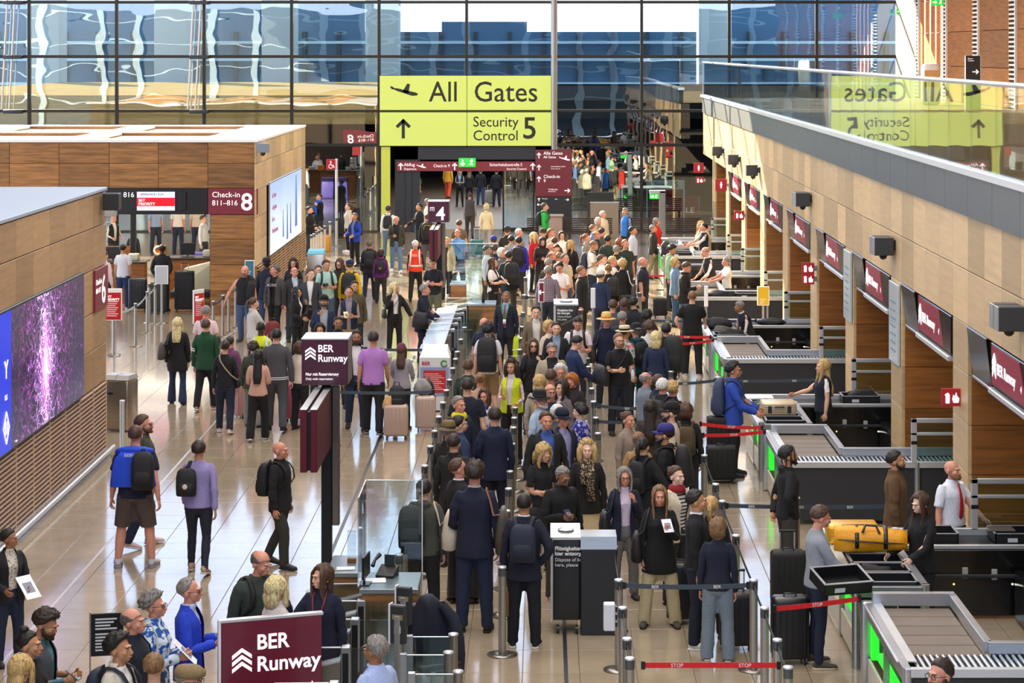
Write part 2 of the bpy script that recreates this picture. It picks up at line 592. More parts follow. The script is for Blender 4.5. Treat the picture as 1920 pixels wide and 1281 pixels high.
def louvre(parent, ya, yb, z0, z1, n, m, mb_):
 MB().box(BX - .16, BX - .10, ya, yb, z0, z1).build('plinth_back', M_gap, parent)
 for q in range(n):
  z = z0 + (q + .5) * (z1 - z0) / n
  MB().hexa([(BX - .015, ya, z - .002), (BX + .03, ya, z - .016), (BX + .03, yb, z - .016), (BX - .015, yb, z - .002), (BX - .015, ya, z + .016), (BX + .03, ya, z + .004), (BX + .03, yb, z + .004), (BX - .015, yb, z + .016)]).build('louvre_slat', m, parent)
 y = yb
 while y > max(ya, 24):
  MB().box(BX - .09, BX + .025, y - .03, y + .03, z0, z1).build('louvre_post', mb_, parent)
  y -= PW
louvre(bl, 20, 36.86, .08, 1.25, 17, mat('#b59a86', .4, .2), M_wood_l)
MB().tube([(BX + .16, 20, .14), (BX + .16, 36.8, .14)], .035, 8).build('bumper_rail', M_alu_l, bl)
MB().bbox(BX + .0, BX + .10, 20, 36.85, .0, .10, .01).build('kick_plate', M_alu, bl)
b8y0, b8y1 = 56.3, 67.7
w8 = MB()
w8.box(-20, -8.61, b8y0 + .04, b8y0 + .4, 2.58, 4.44)
w8.box(-8.61, BX - .04, b8y0 + .04, b8y0 + 1.2, 0, 4.44)
w8.box(BX - .5, BX - .04, b8y0 + .04, b8y1, 0, 4.44)
w8.box(-20, BX - .04, b8y1 - .3, b8y1, 2.7, 4.44)
wall8 = tag(w8.build('wall_island', M_joint), kind='structure')
def f8(pxl):
 return (pxl - VX) * b8y0 / F
colx = [-140, -75, 18, 111, 205, 297, 390, 482]
def front_panel(xa, xb, za, zb, m):
 return MB().bbox(f8(xa) + .005, f8(xb) - .005, b8y0 - .02, b8y0 + .03, za + .004, zb - .004, .004).build('front_panel', m, wall8)
for xa, xb in zip(colx, colx[1:]):
 front_panel(xa, xb, 3.26, 3.9, M_wood_red)
 front_panel(xa, xb, 3.9, 4.43, M_wood_red)
zz = [0, .62, 1.29, 1.95, 2.58]
for za, zb in zip(zz, zz[1:]):
 front_panel(394, 482, za, zb, M_wood_red)
front_panel(390, 482, 2.58, 3.26, M_maroon)
side_panels(wall8, b8y0, b8y1, [1.25, 1.89, 2.5, 3.2, 3.89, 4.43], lambda y, z: 58.7 < y < 66.2 and 1.3 < z < 3.22, M_wood_side)
louvre(wall8, b8y0 + .1, b8y1, .08, 1.25, 15, mat('#b08a5c', .45), M_wood_side)
roof = MB()
gx = [(-19.5, -16.4), (-15.6, -12.6), (-11.8, -9.0)]
gy = [(57.4, 61.2), (62.4, 66.4)]
xs = [-20.2] + [v for p in gx for v in p] + [BX + .03]
ys = [b8y0 - .06] + [v for p in gy for v in p] + [b8y1 + .03]
for i in range(len(xs) - 1):
 for j in range(len(ys) - 1):
  if i % 2 == 1 and j % 2 == 1:
   continue
  roof.box(xs[i], xs[i + 1], ys[j], ys[j + 1], 4.44, 4.5)
roof.build('roof_sheet', mat('#eceae6', .5), wall8)
for xa, xb in gx:
 for ya, yb in gy:
  mb = MB()
  y = ya
  while y < yb:
   mb.box(xa, xb, y, y + .10, 4.36, 4.42)
   y += .24
  tag(mb.build('grille_bars', mat('#d9cbb4', .5), wall8), kind='stuff')
  MB().box(xa, xb, ya, ya + .05, 4.42, 4.505).box(xa, xb, yb - .05, yb, 4.42, 4.505).build('grille_rim', M_wood_red, wall8)
# ------------------------------------------------------------------ signs, screens, lamps and cameras
RX = (math.pi / 2, 0, 0)                 # lettering that faces the camera
RR = (math.pi / 2, 0, -math.pi / 2)      # lettering on the right side, facing -X
RL = (math.pi / 2, 0, math.pi / 2)       # lettering on the left side, facing +X
M_yel = mat('#b8c862', .5, emit=.46)
M_grn = mat('#2fae3c', .5, emit=.9)
M_red = mat('#b3121c', .45)
M_redsign = mat('#9c1c26', .45, emit=.15)
M_orange_d = mat('#2c2c26', .5)
def arrow(mb, x, y, z, s, ang=0, w=.16, mi=0, plane='xz', d=.012):
 P = []
 def bar(a, b, t):
  a, b = Vector(a), Vector(b)
  n = (b - a).normalized()
  q = Vector((-n.y, n.x)) * t / 2
  P.append([a + q, b + q, b - q, a - q])
 bar((0, -.5), (0, .46), w); bar((-.36, .12), (.05, .52), w); bar((.36, .12), (-.05, .52), w)
 c, sn = math.cos(ang), math.sin(ang)
 for poly in P:
  pts = [((p.x * c - p.y * sn) * s, (p.x * sn + p.y * c) * s) for p in poly]
  if plane == 'xz':
   mb.prism([(x + u, z + v) for u, v in pts], 1, y - d, y, mi)
  else:
   mb.prism([(y - u, z + v) for u, v in pts], 0, x - d, x, mi)
def plane_icon(mb, x, y, z, s, mi=0, d=.012, flip=1):
 body = [(-.95, .34), (-.78, .38), (-.62, .20), (.62, -.16), (.92, -.10), (1.0, .02), (.80, .10), (-.60, .36), (-.85, .48)]
 body = [(-1, .18), (-.86, .22), (-.62, .08), (.55, -.30), (.92, -.26), (.98, -.14), (.80, -.05), (-.55, .26), (-.95, .30)]
 wing = [(-.18, .02), (.18, .62), (.38, .58), (.26, -.14)]
 tail = [(-.98, .20), (-1.12, .40), (-.98, .42), (-.72, .22)]
 wing2 = [(.05, -.10), (.52, -.52), (.66, -.46), (.36, -.16)]
 for poly in (body, wing, tail):
  mb.prism([(x + flip * px_ * s, z + pz * s) for px_, pz in poly], 1, y - d, y, mi)
ga = empty('gates_sign', ((876 - VX) * FY / F, FY - .22, 3.22), 0, 'big glowing yellow-green sign for all gates and security control', 'sign')
sxm = F / FY
def sz(y): return HC - (y - VY) / sxm - 3.22
def sxx(x): return (x - 876) / sxm
for xa, xb in ((713, 875.5), (876.5, 1036)):
 for ya, yb in ((142, 206), (210.5, 273)):
  MB().bbox(sxx(xa), sxx(xb), -.05, .05, sz(yb), sz(ya), .01).build('light_panel', M_yel, ga)
MB().box(sxx(712), sxx(1037), .03, .08, sz(274), sz(141)).build('back_frame', M_frame, ga)
lettering('All', ga, (sxx(805), -.052, sz(190)), 1.08, M_text_d, RX, bold=.004, sx=.92)
lettering('Gates', ga, (sxx(888), -.052, sz(190)), 1.08, M_text_d, RX, bold=.004, sx=.95)
lettering('Security\nControl', ga, (sxx(887), -.052, sz(237)), .54, M_text_d, RX, bold=.002, sx=.97)
lettering('5', ga, (sxx(979), -.052, sz(259)), 1.14, M_text_d, RX, bold=.012)
mb = MB(); plane_icon(mb, sxx(760), -.052, sz(172), .50); mb.build('aircraft_symbol', M_text_d, ga)
mb = MB(); arrow(mb, sxx(757), -.052, sz(242), .68, 0, .17); mb.build('arrow_symbol', M_text_d, ga)
MB().bbox((715 - VX) / sxm, (732 - VX) / sxm, FY - .12, FY - .02, 0, 3.2, .01).build('gate_light_post', mat('#b9c24e', .5, emit=.28), None)
tag(bpy.data.objects['gate_light_post'], 'tall yellow-green light strip left of the gate passage', 'light strip')
po = tag(MB().box(-5.58, -4.72, FY - .10, FY + 1.2, 0, 3.2).box(-.32, -.02, FY - .10, FY + 1.2, 0, 3.2).box(-5.58, -.02, FY - .10, FY + 1.2, 2.72, 3.2).build('door_1', M_frame), kind='structure')
for x in (-5.2, -4.95):
 MB().box(x - .015, x + .015, FY - .12, FY - .08, 0, 2.7).build('frame_rib', M_black, po)
dl = MB().box(-1.52, -.40, FY + .30, FY + .33, .12, 2.6)
dl.build('door_glass', glass_mat((.75, .85, .88), .18), po)
for x0, x1, z0, z1 in ((-1.56, -1.50, 0, 2.68), (-.42, -.36, 0, 2.68), (-1.56, -.36, 0, .14), (-1.56, -.36, 2.58, 2.68)):
 MB().bbox(x0, x1, FY + .27, FY + .36, z0, z1, .008).build('door_stile', M_black, po)
band = empty('overhead_sign', (-2.92, FY - .16, 2.46), 0, 'maroon strip sign hanging across the head of the passage', 'sign')
MB().bbox(-2.58, 2.58, -.05, .05, -.17, .19, .01).build('sign_board', mat('#7a2a33', .4, emit=.25), band)
def bandx(x): return (x - VX) * FY / F + 2.92
for x in (752, 853, 999):
 mb = MB(); arrow(mb, bandx(x), -.052, 0, .24, 0, .16); mb.build('arrow_symbol', M_text, band)
mb = MB(); plane_icon(mb, bandx(791), -.052, .0, .17); mb.build('aircraft_symbol', M_text, band)
lettering('Abflug', band, (bandx(758), -.052, .02), .16, M_text, RX)
lettering('Departure', band, (bandx(758), -.052, -.12), .11, M_text, RX)
lettering('Check-in 9', band, (bandx(813), -.052, -.02), .155, M_text, RX, sx=.9)
lettering('Sicherheitskontrolle 5', band, (bandx(918), -.052, .02), .16, M_text, RX, sx=.86)
lettering('Security Control', band, (bandx(950), -.052, -.12), .11, M_text, RX)
ex = empty('exit_sign', (-2.87, FY - .34, 2.62), 0, 'green lit emergency exit sign over the maroon strip of the passage', 'sign')
MB().bbox(-.32, .32, -.05, .05, -.17, .17, .01).build('sign_box', M_grn, ex)
def runman(mb, x, y, z, s):
 mb.ball((x + .05 * s, y, z + .42 * s), (.09 * s, .012, .09 * s), 0, 8, 6)
 for a, b in (((.02, .3), (-.06, 0)), ((.02, .28), (.24, .16)), ((.02, .28), (-.2, .2)), ((-.06, 0), (.14, -.14)), ((.14, -.14), (.08, -.4)), ((-.06, 0), (-.12, -.22)), ((-.12, -.22), (-.34, -.26))):
  mb.tube([(x + a[0] * s, y, z + a[1] * s), (x + b[0] * s, y, z + b[1] * s)], .045 * s, 6)
mb = MB(); arrow(mb, -.17, -.052, 0, .22, math.pi, .18); runman(mb, .16, -.055, 0, .28); mb.build('exit_symbol', mat('#f4fff4', .5, emit=1.2), ex)
pyl = empty('info_pylon', (.36, FY - .35, 0), 0, 'tall pylon by the passage, maroon above and charcoal below', 'sign')
MB().bbox(-.68, .68, -.12, .12, 1.36, 3.10, .015).build('upper_board', mat('#6c2530', .4, emit=.2), pyl)
MB().bbox(-.68, .68, -.12, .12, 0, 1.36, .015).build('lower_board', M_char, pyl)
for x, z, a in ((-.55, 2.88, 0), (-.55, 2.43, 0), (-.55, 2.0, 0), (-.55, 1.24, 0), (-.55, 1.06, math.pi / 2), (.5, 1.58, -math.pi / 2), (.5, 1.24, -math.pi / 2)):
 mb = MB(); arrow(mb, x, -.122, z, .2 if z > 1.4 else .12, a, .16); mb.build('arrow_symbol', M_text, pyl)
mb = MB(); plane_icon(mb, .42, -.122, 2.76, .2); mb.build('aircraft_symbol', M_text, pyl)
for t, x, z, q in (('Alle Gates', -.38, 2.92, .17), ('All Gates', -.38, 2.79, .125), ('Sicherheitskontrolle 5', -.1, 2.46, .06), ('Security Control', -.1, 2.38, .05), ('Check-in\n9', -.38, 2.05, .17), ('Treffpunkt', -.2, 1.60, .08), ('Meeting Point', -.2, 1.53, .05), ('Terminal', -.45, 1.26, .06), ('Exit', .05, 1.24, .06), ('P', -.42, 1.02, .08)):
 lettering(t, pyl, (x, -.122, z), q, M_text, RX)
def sign_post(x, Y, zc, w, label, lab2, kind):
 r = empty('sign_post', (x, Y, 0), 0, label, 'sign')
 MB().bbox(-.065, .065, -.065, .065, .03, zc - w / 2 - .04, .01).build('post', mat('#23262c', .35, .4), r)
 MB().bbox(.065, .16, -.05, .05, .9, zc - w / 2 - .04, .01).build('post_cover', M_steel, r)
 MB().bbox(-.28, .28, -.28, .28, 0, .03, .01).build('foot_plate', M_steel, r)
 MB().bbox(-.05, .05, -.05, .05, zc - w / 2 - .06, zc - w / 2 + .02, .01).build('neck', M_black, r)
 c = MB().bbox(-w / 2, w / 2, -w / 2, w / 2, zc - w / 2, zc + w / 2, .012).build('sign_cube', mat('#4a1f33', .32, coat=.3), r)
 MB().bbox(-w / 2 - .004, w / 2 + .004, -w / 2 - .004, w / 2 + .004, zc + w / 2 - .01, zc + w / 2 + .008, .003).build('cube_lid', M_alu_l, r)
 MB().bbox(w / 2 - .02, w / 2 + .006, -w / 2 + .01, w / 2 - .01, zc - w / 2 + .01, zc + w / 2 - .01, .003).build('cube_side', M_steel, r)
 return r
def chevrons(mb, x, y, z, s, n=3):
 for i in range(n):
  zz = z + i * s * .34
  mb.prism([(x - s * .5, zz), (x, zz + s * .36), (x + s * .5, zz), (x + s * .5, zz + s * .2), (x, zz + s * .56), (x - s * .5, zz + s * .2)], 1, y - .006, y)
r1 = sign_post(-2.70, 27.2, 2.965, .57, 'near sign cube on a dark post offering a reserved runway lane', '', 'runway')
W_ = .57 / 2
mb = MB(); chevrons(mb, -.175, -W_, 2.99, .13); mb.build('chevron_symbol', M_text, r1)
lettering('BER\nRunway', r1, (-.085, -W_ - .002, 3.09), .125, M_text, RX, bold=.002, sx=.92)
lettering('Nur mit Reservierung', r1, (-.235, -W_ - .002, 2.80), .052, M_text, RX, bold=.001, sx=.88)
lettering('Only with reservation', r1, (-.235, -W_ - .002, 2.745), .043, M_text, RX, sx=.88)
def swing(r, x0, y0, y1, z0, z1):
 for dx in (-.075, .045):
  MB().bbox(x0 + dx - .035, x0 + dx + .045, y1, y0, z0, z1, .006).build('swing_panel', M_maroon, r)
  MB().bbox(x0 + dx - .036, x0 + dx + .046, y1 - .004, y0, z1 - .006, z1 + .006, .003).build('panel_rim', M_alu_l, r)
 MB().bbox(x0 - .03, x0 + .01, y1 + .02, y0, z0 + .02, z1 - .03, .004).build('panel_core', M_black, r)
swing(r1, -.03, -.08, -1.75, 1.885, 2.62)
r2 = sign_post(-2.62, 54.5, 2.80, .52, 'far sign cube with a big white four on its post', '', 'four')
lettering('4', r2, (-.06, -.262, 2.60), .46, M_text, RX, bold=.006)
mb = MB(); mb.box(-.21, -.10, -.268, -.262, 2.90, 2.915)
for x in (-.20, -.155, -.11):
 mb.box(x - .006, x + .006, -.268, -.262, 2.82, 2.90)
mb.build('gate_symbol', M_text, r2)
swing(r2, -.03, -.08, -1.75, 1.75, 2.48)
r = empty('sign_pole', ((631 - VX) * 76.8 / F, 76.8, 0), 0, 'slim grey pole with a small maroon wheelchair sign', 'sign')
MB().cyl((0, 0, 0), (0, 0, 3.0), .05, n=10).build('pole', M_alu_l, r)
MB().bbox(-.36, .04, -.04, .04, 2.62, 2.98, .01).build('sign_board', M_redsign, r)
mb = MB(); mb.ball((-.2, -.045, 2.90), (.025, .01, .025)); mb.tube([(-.2, -.045, 2.87), (-.19, -.045, 2.78), (-.11, -.045, 2.77), (-.08, -.045, 2.69)], .013, 6)
mb.tube([(-.2 + .07 * math.cos(t), -.045, 2.74 + .07 * math.sin(t)) for t in np.linspace(1.8, 6.4, 10)], .010, 6); mb.build('wheelchair_symbol', M_text, r)
r = empty('exit_post', ((1242 - VX) * 69 / F, 69.0, 0), 0, 'grey angled post carrying a small green exit lamp', 'sign')
MB().bbox(-.10, .10, -.08, .08, 0, 2.38, .015).build('post', mat('#7e8387', .4, .4), r)
MB().bbox(-.42, .10, -.08, .08, 2.30, 2.40, .015).build('arm', M_alu, r)
MB().bbox(-.40, -.11, -.05, .05, 2.12, 2.28, .01).build('exit_lamp', M_grn, r)
mb = MB(); arrow(mb, -.33, -.052, 2.2, .10, -math.pi / 2, .2); runman(mb, -.2, -.052, 2.2, .13); mb.build('exit_symbol', mat('#f4fff4', .5, emit=1.2), r)
for (X, Y, Z, t) in ((12.6, 70, 8.35, 'green exit lamp hanging at the gallery wall, right one'), (13.3, 81.3, 8.25, 'green exit lamp hanging at the facade corner')):
 r = empty('exit_lamp', (X, Y, Z), 0, t, 'sign')
 MB().bbox(-.20, .20, -.04, .04, -.11, .11, .01).build('lamp_box', M_grn, r)
 MB().box(-.012, .012, -.012, .012, .11, .5).build('hanger', M_alu, r)
 mb = MB(); arrow(mb, -.1, -.042, 0, .13, -math.pi / 2, .2); runman(mb, .09, -.042, 0, .17); mb.build('exit_symbol', mat('#f4fff4', .5, emit=1.2), r)
r = empty('gallery_sign', ((1824 - VX) * 61 / F, 61, 5.16), 0, 'charcoal arrow sign standing behind the gallery glass', 'sign')
MB().bbox(-.20, .20, -.05, .05, .0, 1.5, .01).build('sign_board', M_char, r)
MB().bbox(-.215, -.20, -.055, .055, 0, 1.51, .003).build('sign_edge', M_alu_l, r)
MB().bbox(.20, .215, -.055, .055, 0, 1.51, .003).build('sign_edge', M_alu_l, r)
mb = MB(); arrow(mb, .06, -.052, 1.05, .17, -math.pi / 2, .16); mb.build('arrow_symbol', M_text, r)
lettering('Event\nCenter', r, (-.15, -.052, 1.40), .06, M_text, RX)
r = empty('gallery_kiosk', ((1745 - VX) * 66 / F, 66, 5.16), 0, 'rounded white kiosk standing on the gallery', 'kiosk')
MB().bbox(-.28, .28, -.2, .2, 0, 1.25, .12).build('cabinet', M_white, r)
MB().bbox(-.22, .22, -.215, -.19, .55, 1.05, .01).build('display', mat('#caa56a', .3), r)
M_scr = mat('#7a1f33', .25, emit=.30)
M_dark_scr = mat('#0c0c0f', .16)
nm = ['4.1', '4.2', '4.3', '4.4', '4.5', '4.6', '4.7', '4.8', '4.9', '4.9']
for n, y in enumerate(YK[1:9]):
 y = y - .0
 if y > 70:
  continue
 who = ['nearest', 'second', 'third', 'fourth', 'fifth', 'sixth', 'seventh', 'eighth'][n]
 r = empty('lane_display', (WX - .0, y, 2.60), 0, 'dark screen and maroon runway screen in the %s portal from the front' % who, 'screen')
 MB().prism([(-1.60, .60), (-3.15, .60), (-3.55, .13), (-1.60, .13)], 0, -.022, .02).build('lit_screen', M_scr, r)
 MB().bbox(-.015, .08, -4.12, -1.52, .10, .62, .01).build('screen_case', M_dark_scr, r)
 lettering('BER Runway', r, (-.024, -1.92, .28), .20, M_text, RR, bold=.001)
 lettering('4', r, (-.024, -3.22, .26), .12, M_text, RR)
 mb = MB()
 for i in range(3):
  z = .22 + i * .075
  mb.prism([(-1.66, z), (-1.76, z + .10), (-1.86, z), (-1.86, z + .05), (-1.76, z + .15), (-1.66, z + .05)], 0, -.03, -.021)
 mb.build('chevron_symbol', M_text, r)
 MB().bbox(-.05, .08, -4.05, -1.50, .0, .07, .01).build('light_bar', M_alu_l, r)
 q = MB().bbox(-.01, .03, -.62, .62, -.62, .02, .01)
 o = q.build('side_screen', M_dark_scr, r); o.location = (-.03, -.72, .62); o.rotation_euler = (0, -.13, 0)
 q = MB().bbox(-.02, .045, -.62, .62, -.65, -.61, .006)
 o = q.build('screen_rim', M_alu, r); o.location = (-.03, -.72, .62); o.rotation_euler = (0, -.13, 0)
def box_pair(loc, s, label, two=True):
 r = empty('wall_sensor', loc, 0, label, 'sensor box')
 for i in range(2 if two else 1):
  MB().bbox(-.34 * s, -.04 * s, -.20 * s - i * .26 * s, .02 * s - i * .26 * s, -.14 * s, .14 * s, .01).build('sensor_housing', mat('#3a3d42', .4, .3), r)
  MB().bbox(-.35 * s, -.335 * s, -.20 * s - i * .26 * s, .02 * s - i * .26 * s, -.14 * s, .14 * s, .004).build('front_plate', M_alu, r)
 MB().bbox(-.06 * s, .02, -.4 * s, .04 * s, -.05 * s, .10 * s, .008).build('bracket', M_black, r)
 MB().ball((-.17 * s, -.22 * s, -.16 * s), .065 * s, 0, 10, 6).build('camera_dome', M_black, r)
 return r
for i, (x, y) in enumerate(((1356, 283), (1387, 299), (1423, 319), (1518, 372), (1672, 458), (1912, 590))):
 Y = F * WX / (x - VX)
 box_pair((WX, Y, HC - (y - VY) * Y / F), 1.0, ['sixth', 'fifth', 'fourth', 'third', 'second', 'nearest'][i] + ' grey sensor box from the front on the right wall', i > 2)
r = empty('wall_sensor', (BX + .02, 36.5, 4.30), 0, 'dark sensor box at the top corner of the near left block', 'sensor box')
MB().bbox(.03, .30, -.12, .14, -.16, .12, .012).build('sensor_housing', M_char, r)
MB().bbox(.06, .24, -.125, .10, -.26, -.16, .01).build('camera_head', M_alu_l, r)
MB().tube([(.16, -.06, -.26), (.17, -.1, -.36), (.08, -.1, -.36)], .012, 6).build('cable', M_white, r)
r = empty('wall_sensor', (f8(488), b8y0, 4.42), 0, 'grey sensor box at the corner of the far left block', 'sensor box')
MB().bbox(-.08, .24, -.18, .02, -.24, -.0, .012).build('sensor_housing', mat('#7d8794', .4), r)
MB().ball((.08, -.1, -.26), .07, 0, 10, 6).build('camera_dome', M_black, r)
for d in (-.02, .05, .12):
 MB().cyl((d, -.08, 0), (d, -.08, .16), .006, n=5).build('spike', M_alu, r)
def wall_sign(x, y, w, h, label, sym):
 Y = F * (WX + .0) / (x + 17 - VX)
 X = (x - VX) * Y / F
 z = HC - (y - VY) * Y / F
 r = empty('wall_sign', (X, Y, z), 0, label, 'sign')
 MB().bbox(-w / 2, w / 2, -.02, .02, -h / 2, h / 2, .006).build('sign_board', M_redsign, r)
 MB().box(w / 2, w / 2 + .06, -.015, .015, -.05, .05).build('bracket', M_alu, r)
 mb = MB()
 if sym == 'fire':
  mb.tube([(-.055, -.026, -.075), (-.055, -.026, .04), (-.055, -.026, .06)], [.028, .028, .012], 8)
  mb.tube([(-.055, -.026, .055), (-.09, -.026, .03)], .008, 5)
  mb.build('extinguisher_symbol', M_text, r)
  mb = MB()
  mb.prism([(.02, -.07), (.09, -.07), (.10, -.01), (.07, .02), (.06, .07), (.035, .01), (.02, .04), (.005, -.02)], 1, -.028, -.02)
  mb.build('flame_symbol', M_text, r)
 else:
  mb.ball((0, -.024, .075), (.022, .008, .022), 0, 8, 6)
  mb.prism([(-.035, .045), (.035, .045), (.025, -.03), (.012, -.10), (-.012, -.10), (-.025, -.03)], 1, -.028, -.02)
  mb.build('figure_symbol', M_text, r)
 return r
wall_sign(1784, 745, .27, .235, 'red fire extinguisher sign beside the second portal from the front', 'fire')
wall_sign(1515, 503, .25, .22, 'upper red fire sign of a pair on a middle pillar', 'fire')
wall_sign(1515, 523, .25, .22, 'lower red fire sign of a pair on a middle pillar', 'fire')
wall_sign(1386, 404, .27, .25, 'red fire sign on a sunlit far pillar', 'fire')
wall_sign(1352, 347, .34, .36, 'red toilet sign on the pillar near the far end', 'man')
wall_sign(1310, 315, .34, .34, 'maroon toilet sign at the very end of the right wall', 'man')
wall_sign(1312, 338, .26, .22, 'small red fire sign under the last toilet sign', 'fire')
for k, (x, y0, y1) in enumerate(((1593, 470, 600), (1681, 530, 680))):
 Y = F * WX / (x - VX)
 r = empty('notice_board', (WX - .04, Y, HC - (y1 - VY) * Y / F), 0, 'tall pale glazed notice on the %s pillar' % ('fourth', 'third')[k], 'notice')
 h = (y1 - y0) * Y / F
 MB().bbox(-.015, .03, -.42, .42, 0, h, .008).build('board', mat('#b9c3c4', .3, coat=.4), r)
 mb = MB()
 for q in range(7):
  mb.box(-.02, -.014, -.25 + .03 * (q % 2), .25, h * (.15 + .1 * q), h * (.15 + .1 * q) + .03)
 tag(mb.build('print', mat('#6f8896', .5), r), kind='stuff')
scr = empty('advert_screen', (BX + .02, 31.15, 1.31), 0, 'big glowing advert screen with violet network lines on the near left block', 'screen')
MB().bbox(-.02, .03, -3.80, 3.80, -.04, 1.95, .01).build('screen_frame', M_black, scr)
def screen_material(name, mode):
 m = bpy.data.materials.new(name)
 m.use_nodes = True
 N, L = m.node_tree.nodes, m.node_tree.links
 b = N['Principled BSDF']
 tc = N.new('ShaderNodeTexCoord')
 sp = N.new('ShaderNodeSeparateXYZ')
 L.new(tc.outputs['Object'], sp.inputs[0])
 def math_(op, a, c=None, clamp=False):
  n = N.new('ShaderNodeMath'); n.operation = op; n.use_clamp = clamp
  for i, v in enumerate((a, c)):
   if v is None: continue
   if isinstance(v, (int, float)): n.inputs[i].default_value = v
   else: L.new(v, n.inputs[i])
  return n.outputs[0]
 if mode == 'net':
  vo = N.new('ShaderNodeTexVoronoi'); vo.feature = 'DISTANCE_TO_EDGE'; vo.inputs['Scale'].default_value = 3.2
  nz = N.new('ShaderNodeTexNoise'); nz.inputs['Scale'].default_value = 2.0; nz.inputs['Detail'].default_value = 3
  ad = N.new('ShaderNodeVectorMath'); ad.operation = 'ADD'
  mp = N.new('ShaderNodeMapping'); mp.inputs['Scale'].default_value = (1, 1, 1.0)
  L.new(tc.outputs['Object'], mp.inputs[0]); L.new(mp.outputs[0], nz.inputs[0])
  L.new(mp.outputs[0], ad.inputs[0]); L.new(nz.outputs['Color'], ad.inputs[1]); L.new(ad.outputs[0], vo.inputs['Vector'])
  line = math_('SUBTRACT', 1.0, math_('MULTIPLY', vo.outputs['Distance'], 34.0, True), True)
  v2 = N.new('ShaderNodeTexVoronoi'); v2.feature = 'DISTANCE_TO_EDGE'; v2.inputs['Scale'].default_value = 6.5
  L.new(ad.outputs[0], v2.inputs['Vector'])
  line2 = math_('SUBTRACT', 1.0, math_('MULTIPLY', v2.outputs['Distance'], 30.0, True), True)
  lines = math_('MAXIMUM', line, math_('MULTIPLY', line2, .7))
  yc = math_('ABSOLUTE', math_('SUBTRACT', sp.outputs['Y'], 1.1))
  mid = math_('SUBTRACT', 1.0, math_('MULTIPLY', yc, .45), True)
  mid2 = math_('POWER', mid, 1.8)
  sp2 = N.new('ShaderNodeTexNoise'); sp2.inputs['Scale'].default_value = 9; sp2.inputs['Detail'].default_value = 4; L.new(tc.outputs['Object'], sp2.inputs[0])
  dots = math_('MULTIPLY', math_('SUBTRACT', sp2.outputs[0], .62, True), 5.0, True)
  hz = math_('ABSOLUTE', math_('SUBTRACT', sp.outputs['Z'], .85))
  core = math_('POWER', math_('SUBTRACT', 1.0, math_('MULTIPLY', math_('ADD', math_('MULTIPLY', yc, 1.1), math_('MULTIPLY', hz, .5)), 1.0, True), True), 2.0)
  val = math_('ADD', math_('MULTIPLY', lines, math_('ADD', math_('MULTIPLY', mid2, 1.3), .22)), math_('ADD', math_('MULTIPLY', dots, .45), math_('MULTIPLY', core, 1.0)))
  rp = N.new('ShaderNodeValToRGB'); L.new(val, rp.inputs[0])
  c = rp.color_ramp; c.elements[0].color = (.012, .008, .03, 1); c.elements[1].position = 1.0; c.elements[1].color = (1, .85, 1, 1)
  for p, col in ((.2, (.09, .03, .14, 1)), (.42, (.42, .06, .40, 1)), (.68, (.62, .30, .95, 1))):
   e = c.elements.new(p); e.color = col
  col = rp.outputs[0]
 else:
  nz = N.new('ShaderNodeTexNoise'); nz.inputs['Scale'].default_value = .8
  L.new(tc.outputs['Object'], nz.inputs[0])
  t = math_('ADD', math_('MULTIPLY', sp.outputs['Z'], .45), math_('MULTIPLY', nz.outputs[0], .4))
  rp = N.new('ShaderNodeValToRGB'); L.new(t, rp.inputs[0])
  c = rp.color_ramp; c.elements[0].position = .25; c.elements[0].color = (.85, .92, 1, 1); c.elements[1].position = 1; c.elements[1].color = (.45, .58, .90, 1)
  col = rp.outputs[0]
 L.new(col, b.inputs['Emission Color']); b.inputs['Emission Strength'].default_value = 1.3 if mode == 'net' else .9
 b.inputs['Base Color'].default_value = (.02, .02, .03, 1); b.inputs['Roughness'].default_value = .2
 return m
MB().box(.028, .036, -2.85, 3.76, 0, 1.91).build('picture', screen_material('network_picture', 'net'), scr)
MB().box(.028, .036, -3.76, -1.02, 0, 1.91).build('blue_strip', mat('#1733c8', .3, emit=.7), scr).location = (.004, 0, 0)
lettering('Y', scr, (.045, -1.42, 1.02), .34, M_text, RL, bold=.008)
lettering('os', scr, (.045, -1.40, .72), .16, M_text, RL)
mb = MB()
for d in (0, .1):
 q = [(-1.32 + d * .0, .12), (-1.16, .34), (-1.32, .56), (-1.48, .34)]
for a, b in zip(q, q[1:] + q[:1]):
 mb.tube([(.045, a[0], a[1]), (.045, b[0], b[1])], .012, 4)
for s in (-.05, .05):
 mb.tube([(.045, -1.32 + s, .25), (.045, -1.32 + s, .43)], .012, 4)
mb.build('diamond_symbol', M_text, scr)
lettering('www', scr, (.045, -.80, .05), .05, M_text, RL)
s6 = empty('counter_sign', (BX + .02, 36.35, 2.5), 0, 'maroon counter sign with a white six on the near left block', 'sign')
MB().bbox(-.01, .03, -.52, .52, .005, .695, .006).build('sign_board', M_maroon_lit, s6)
lettering('6', s6, (.032, -.02, .10), .66, M_text, RL, bold=.006)
lettering('Check-in', s6, (.032, -.48, .44), .13, M_text, RL)
lettering('601-617', s6, (.032, -.48, .30), .12, M_text, RL)
sc2 = empty('advert_screen', (BX + .02, 62.45, 1.31), 0, 'bright white and pale blue advert screen on the far left block', 'screen')
MB().bbox(-.02, .03, -3.80, 3.80, -.04, 1.95, .01).build('screen_frame', M_alu, sc2)
MB().box(.028, .036, -3.76, 3.76, 0, 1.91).build('picture', screen_material('pale_picture', 'pale'), sc2)
mb = MB()
